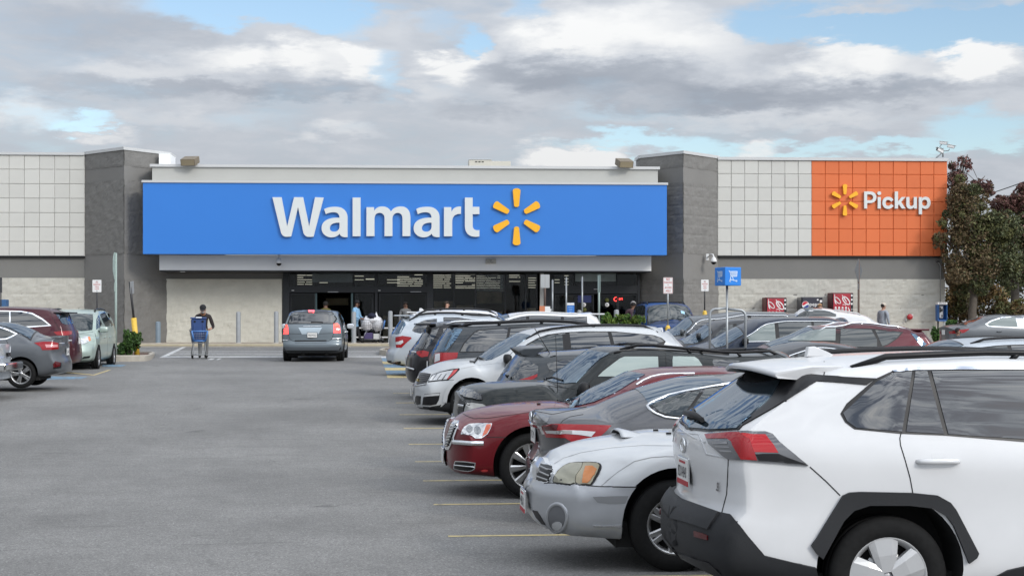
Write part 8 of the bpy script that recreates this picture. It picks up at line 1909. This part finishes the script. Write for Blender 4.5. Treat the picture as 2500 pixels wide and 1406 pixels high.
# ------------------------------------------------------------------ shopping trolleys (front towards local -y)
M_CGREY = mat('trolley_grey', (.23, .24, .25), .4, .6); M_CARTB = mat('trolley_blue_plastic', (.06, .165, .40), .45)
def trolley(label, x, y, z, rot, blue=True):
    r = thing('shopping_trolley', label, 'trolley', (x, y, z), rot, 'shopping trolleys')
    z0, z1, f0, b0, hw0, hw1 = .52, .92, -.42, .46, .22, .30
    def P(s, t, v): # s -1..1 across, t 0 front..1 back, v 0 bottom..1 top
        w = (hw0 + (hw1 - hw0) * v) * (.86 + .14 * t); return (s * w, f0 - .06 * v + (b0 - f0 + .10 * v) * t, z0 + .08 * (1 - t) * (1 - v) + (z1 - z0) * v + .03 * t * v)
    bm = bmesh.new()
    for v in (0, .25, .5, .75, 1):
        for a, b in (((-1, 0), (1, 0)), ((1, 0), (1, 1)), ((1, 1), (-1, 1)), ((-1, 1), (-1, 0))): tube(bm, [P(a[0], a[1], v), P(b[0], b[1], v)], .006 if v not in (0, 1) else .011, 5)
    for i in range(9):
        s = -1 + .25 * i
        for t in (0, 1): tube(bm, [P(s, t, 0), P(s, t, 1)], .004, 4)
        tube(bm, [P(s, 0, 0), P(s, 1, 0)], .004, 4)
    for i in range(1, 12):
        for s in (-1, 1): tube(bm, [P(s, i / 12, 0), P(s, i / 12, 1)], .004, 4)
    link('basket', bm, M_CGREY, r)
    bm = bmesh.new()
    for s in (-1, 1):
        tube(bm, [P(s, 1, 1), (s * .25, .52, 1.0)], .014, 6); tube(bm, [P(s * .9, .75, 0), (s * .24, .44, .14)], .014, 6); tube(bm, [P(s * .9, .1, 0), (s * .20, -.30, .30), (s * .22, -.42, .15)], .013, 6)
        tube(bm, [(s * .22, -.44, .15), (s * .25, .46, .14)], .013, 6)
    tube(bm, [(-.22, -.44, .15), (.22, -.44, .15)], .012, 6)
    for i in range(5): tube(bm, [(-.2 + .1 * i, -.42, .155), (-.22 + .11 * i, .44, .15)], .006, 5)
    link('frame', bm, M_CGREY, r); tubeo('handle', [(-.27, .53, 1.0), (.27, .53, 1.0)], .018, M_CARTB, r)
    if blue:
        bm = bmesh.new()
        for s in (-1, 1):
            a, b = Vector(P(s, 0, -.02)), Vector(P(s, 0, 1.04)); tube(bm, [a + Vector((0, -.012, 0)), b + Vector((0, -.012, 0))], .030, 8)
        tube(bm, [Vector(P(-1, 0, 1.02)), Vector(P(1, 0, 1.02))], .022, 8); tube(bm, [Vector(P(-1, 0, .0)), Vector(P(1, 0, .0))], .026, 8); link('bumper_corner', bm, M_CARTB, r)
    for s in (-1, 1):
        for yy in (-.42, .44):
            bm = bmesh.new(); lathe(bm, [(.02, -.018), (.055, -.018), (.062, 0), (.055, .018), (.02, .018)], 16, 0, 'y'); o = link('caster', bm, M_TYRE, r, (s * .22, yy, .062)); o.rotation_euler = (0, 0, R(90))
            tubeo('fork', [(0, -.03 if False else 0, .0), (0, 0, .09)], .012, M_CGREY, o)
    return r
def on(u, Y): return at_y(u, HZ, Y).x
# the man with the blue tub
Y1 = 55.9; x1 = on(486, Y1); z1 = gz(Y1)
trolley('shopping trolley with blue plastic front carrying the blue storage tub', x1, Y1, z1, R(8))
tub = thing('storage_tub', 'tall dark blue storage tub standing in the shopping trolley', 'tub', (x1 - .015, Y1 - .07, z1 + .56), R(8)); M_TUB = mat('tub_blue', (.018, .050, .165), .4)
bm = bmesh.new(); b_ = [(-.22, -.17), (.22, -.17), (.22, .17), (-.22, .17)]; lo = [bm.verts.new((x, y, 0)) for x, y in b_]; hi = [bm.verts.new((x * 1.12, y * 1.12, .78)) for x, y in b_]
bm.faces.new(list(reversed(lo))); bm.faces.new(hi)
for i in range(4): bm.faces.new((lo[i], lo[(i+1) % 4], hi[(i+1) % 4], hi[i]))
bmesh.ops.bevel(bm, geom=[e for e in bm.edges], offset=.03, segments=3, affect='EDGES'); link('tub_body', bm, M_TUB, tub)
boxo('lid', -.265, .265, -.21, .21, .775, .83, M_TUB, tub, .02); boxo('lid_handle', -.10, .10, -.222, -.195, .80, .845, mat('pale_handle', (.55, .58, .62), .5), tub, .01)
for s in (-1, 1): boxo('latch', s * .13 - .035, s * .13 + .035, -.215, -.185, .66, .72, M_TRIM, tub, .01); boxo('tub_rib', s * .15 - .02, s * .15 + .02, -.205, -.18, .12, .60, M_TUB, tub, .008)
person('person in black cap and dark jacket pushing the trolley with the blue tub', x1 + .07, Y1 + .80, z1, R(2), 1.80, cloth('dark_jacket', (.020, .014, .014)), cloth('grey_trousers', (.17, .175, .175)), SKIN_L, hands=((-.13, -.155, .555), (.13, -.155, .555)), hat=cloth('black_cap', (.010, .010, .012)), lean=.22, bow=1.0, wide=1.12, collar=cloth('orange_scarf', (.38, .16, .06)), beard=cloth('grey_beard', (.35, .32, .30)))
# woman in light blue with laden trolley
Y2 = 68.3; x2 = on(868, Y2)
person('woman in light blue top and black cap pushing a laden trolley out of the doors', x2, Y2 + .25, WALK, R(72), 1.76, cloth('light_blue_top', (.22, .40, .58)), cloth('black_trousers', (.012, .012, .014)), SKIN_D, hands=((-.12, -.20, .57), (.12, -.20, .57)), hat=cloth('black_cap', (.010, .010, .012)), long_top=True, wide=1.35, glasses=True, lean=.05, collar=cloth('navy_top', (.012, .014, .03)))
trolley('shopping trolley full of white bags pushed by the woman in light blue', x2 + .72, Y2 + .10, WALK, R(88), True)
M_BAG = mat('white_bag_plastic', (.66, .66, .68), .4, noise_=(8, .08)); M_NAVYB = cloth('navy_bag', (.012, .014, .035))
def bag(name, label, cat, x, y, z, s, m, seed, parent=None):
    bm = bmesh.new(); bmesh.ops.create_icosphere(bm, subdivisions=3, radius=1)
    for v in bm.verts:
        n = noise.fractal(v.co * 2.2 + Vector((seed, 0, 0)), .8, 2, 3); v.co *= (1 + .28 * n); v.co.x *= s[0]; v.co.y *= s[1]; v.co.z *= s[2]
    for f in bm.faces: f.smooth = True
    return tag(link(name, bm, m, None, (x, y, z)), label, cat, 'bags in the laden trolley')
for k, (dx, dz, sx, sz, lab) in enumerate(((.48, .80, .24, .30, 'white carrier bag nearest the woman in light blue'), (.92, .78, .24, .30, 'white carrier bag at the front of the laden trolley'), (.70, .96, .26, .17, 'white carrier bag heaped on top of the laden trolley'))): bag('carrier_bag', lab, 'bag', x2 + dx, Y2 + .10, WALK + dz, (sx, .20, sz), M_BAG, 3.1 * k)
bag('dark_bag', 'dark navy bag on top of the white bags in the trolley', 'bag', x2 + .68, Y2 - .02, WALK + 1.12, (.17, .14, .12), M_NAVYB, 9)
bm = bmesh.new(); lathe(bm, [(.09, 0), (.05, .10), (.001, .22)], 10, 0, 'z'); tag(link('bag_tip', bm, M_BAG, None, (x2 + .86, Y2 + .1, WALK + 1.08)), 'pointed white bag top behind the dark navy bag', 'bag')
bm = bmesh.new(); box(bm, -.20, .16, -.16, .16, 0, .26, 0, .02); tag(link('carton', bm, mat('purple_carton', (.05, .035, .11), .5), None, (x2 + .55, Y2 + .10, WALK + .165)), 'dark purple pack on the lower rack of the laden trolley', 'pack')
bm = bmesh.new(); box(bm, -.12, .14, -.15, .15, 0, .22, 0, .01); tag(link('carton', bm, mat('grey_carton', (.45, .45, .44), .5), None, (x2 + .86, Y2 + .10, WALK + .165)), 'pale grey box on the lower rack of the laden trolley', 'box')
# others
person('woman in sunglasses with grey sleeves over a black vest outside the striped doors', on(990, 68.6), 68.6, WALK, R(10), 1.70, cloth('grey_sleeves', (.13, .13, .13)), cloth('black_trousers', (.012, .012, .014)), SKIN_D, hair=cloth('hair_dark', (.014, .011, .010)), glasses=True, wide=1.05)
person('person with short dark hair walking behind the white SUV roof rails', on(1090, 67.9), 67.9, WALK, R(70), 1.72, cloth('black_coat', (.014, .014, .016)), cloth('grey_trousers', (.17, .175, .175)), SKIN_L, hair=cloth('hair_brown', (.05, .035, .025)))
person('man in maroon shirt and grey cap walking towards the right hand doors', on(1546, 66.0), 66.0, gz(66), R(172), 1.86, cloth('maroon_shirt', (.060, .032, .040)), cloth('dark_trousers', (.03, .03, .035)), SKIN_D, hands=((-.13, -.20, .57), (.13, -.20, .57)), hat=cloth('grey_cap', (.21, .20, .19)), wide=1.2)
trolley('empty shopping trolley pushed by the man in the maroon shirt', on(1538, 66.0), 66.95, gz(66.9), R(180), False)
person('person with fair hair in front of the dark navy drinks machine', on(2001, 66.4), 66.4, gz(66.4), R(40), 1.78, cloth('tan_top', (.26, .17, .11)), cloth('dark_trousers', (.03, .03, .035)), SKIN_L, hair=cloth('fair_hair', (.30, .17, .08)))
person('man in pale grey shirt and beige cap beside the burnt orange car', on(2156, 66.6), 66.6, gz(66.6), R(118), 1.80, cloth('pale_grey_shirt', (.26, .28, .31)), cloth('dark_trousers', (.03, .03, .035)), SKIN_L, hat=cloth('beige_cap', (.46, .41, .34)), wide=1.15)
person('young person with thick dark hair in front of the slate sedan tail lamp', on(2337, 44.5), 44.5, .40, R(75), 1.36, cloth('dark_top', (.03, .03, .04)), cloth('dark_trousers', (.03, .03, .035)), SKIN_D, hair=cloth('hair_dark', (.014, .011, .010)))
person('person with olive cap standing in the dark doorway behind the moving crossover', on(795, 69.6), 69.6, WALK, R(185), 1.72, cloth('olive_top', (.12, .11, .03)), cloth('dark_trousers', (.03, .03, .035)), SKIN_D, hat=cloth('dark_cap', (.02, .02, .02)))
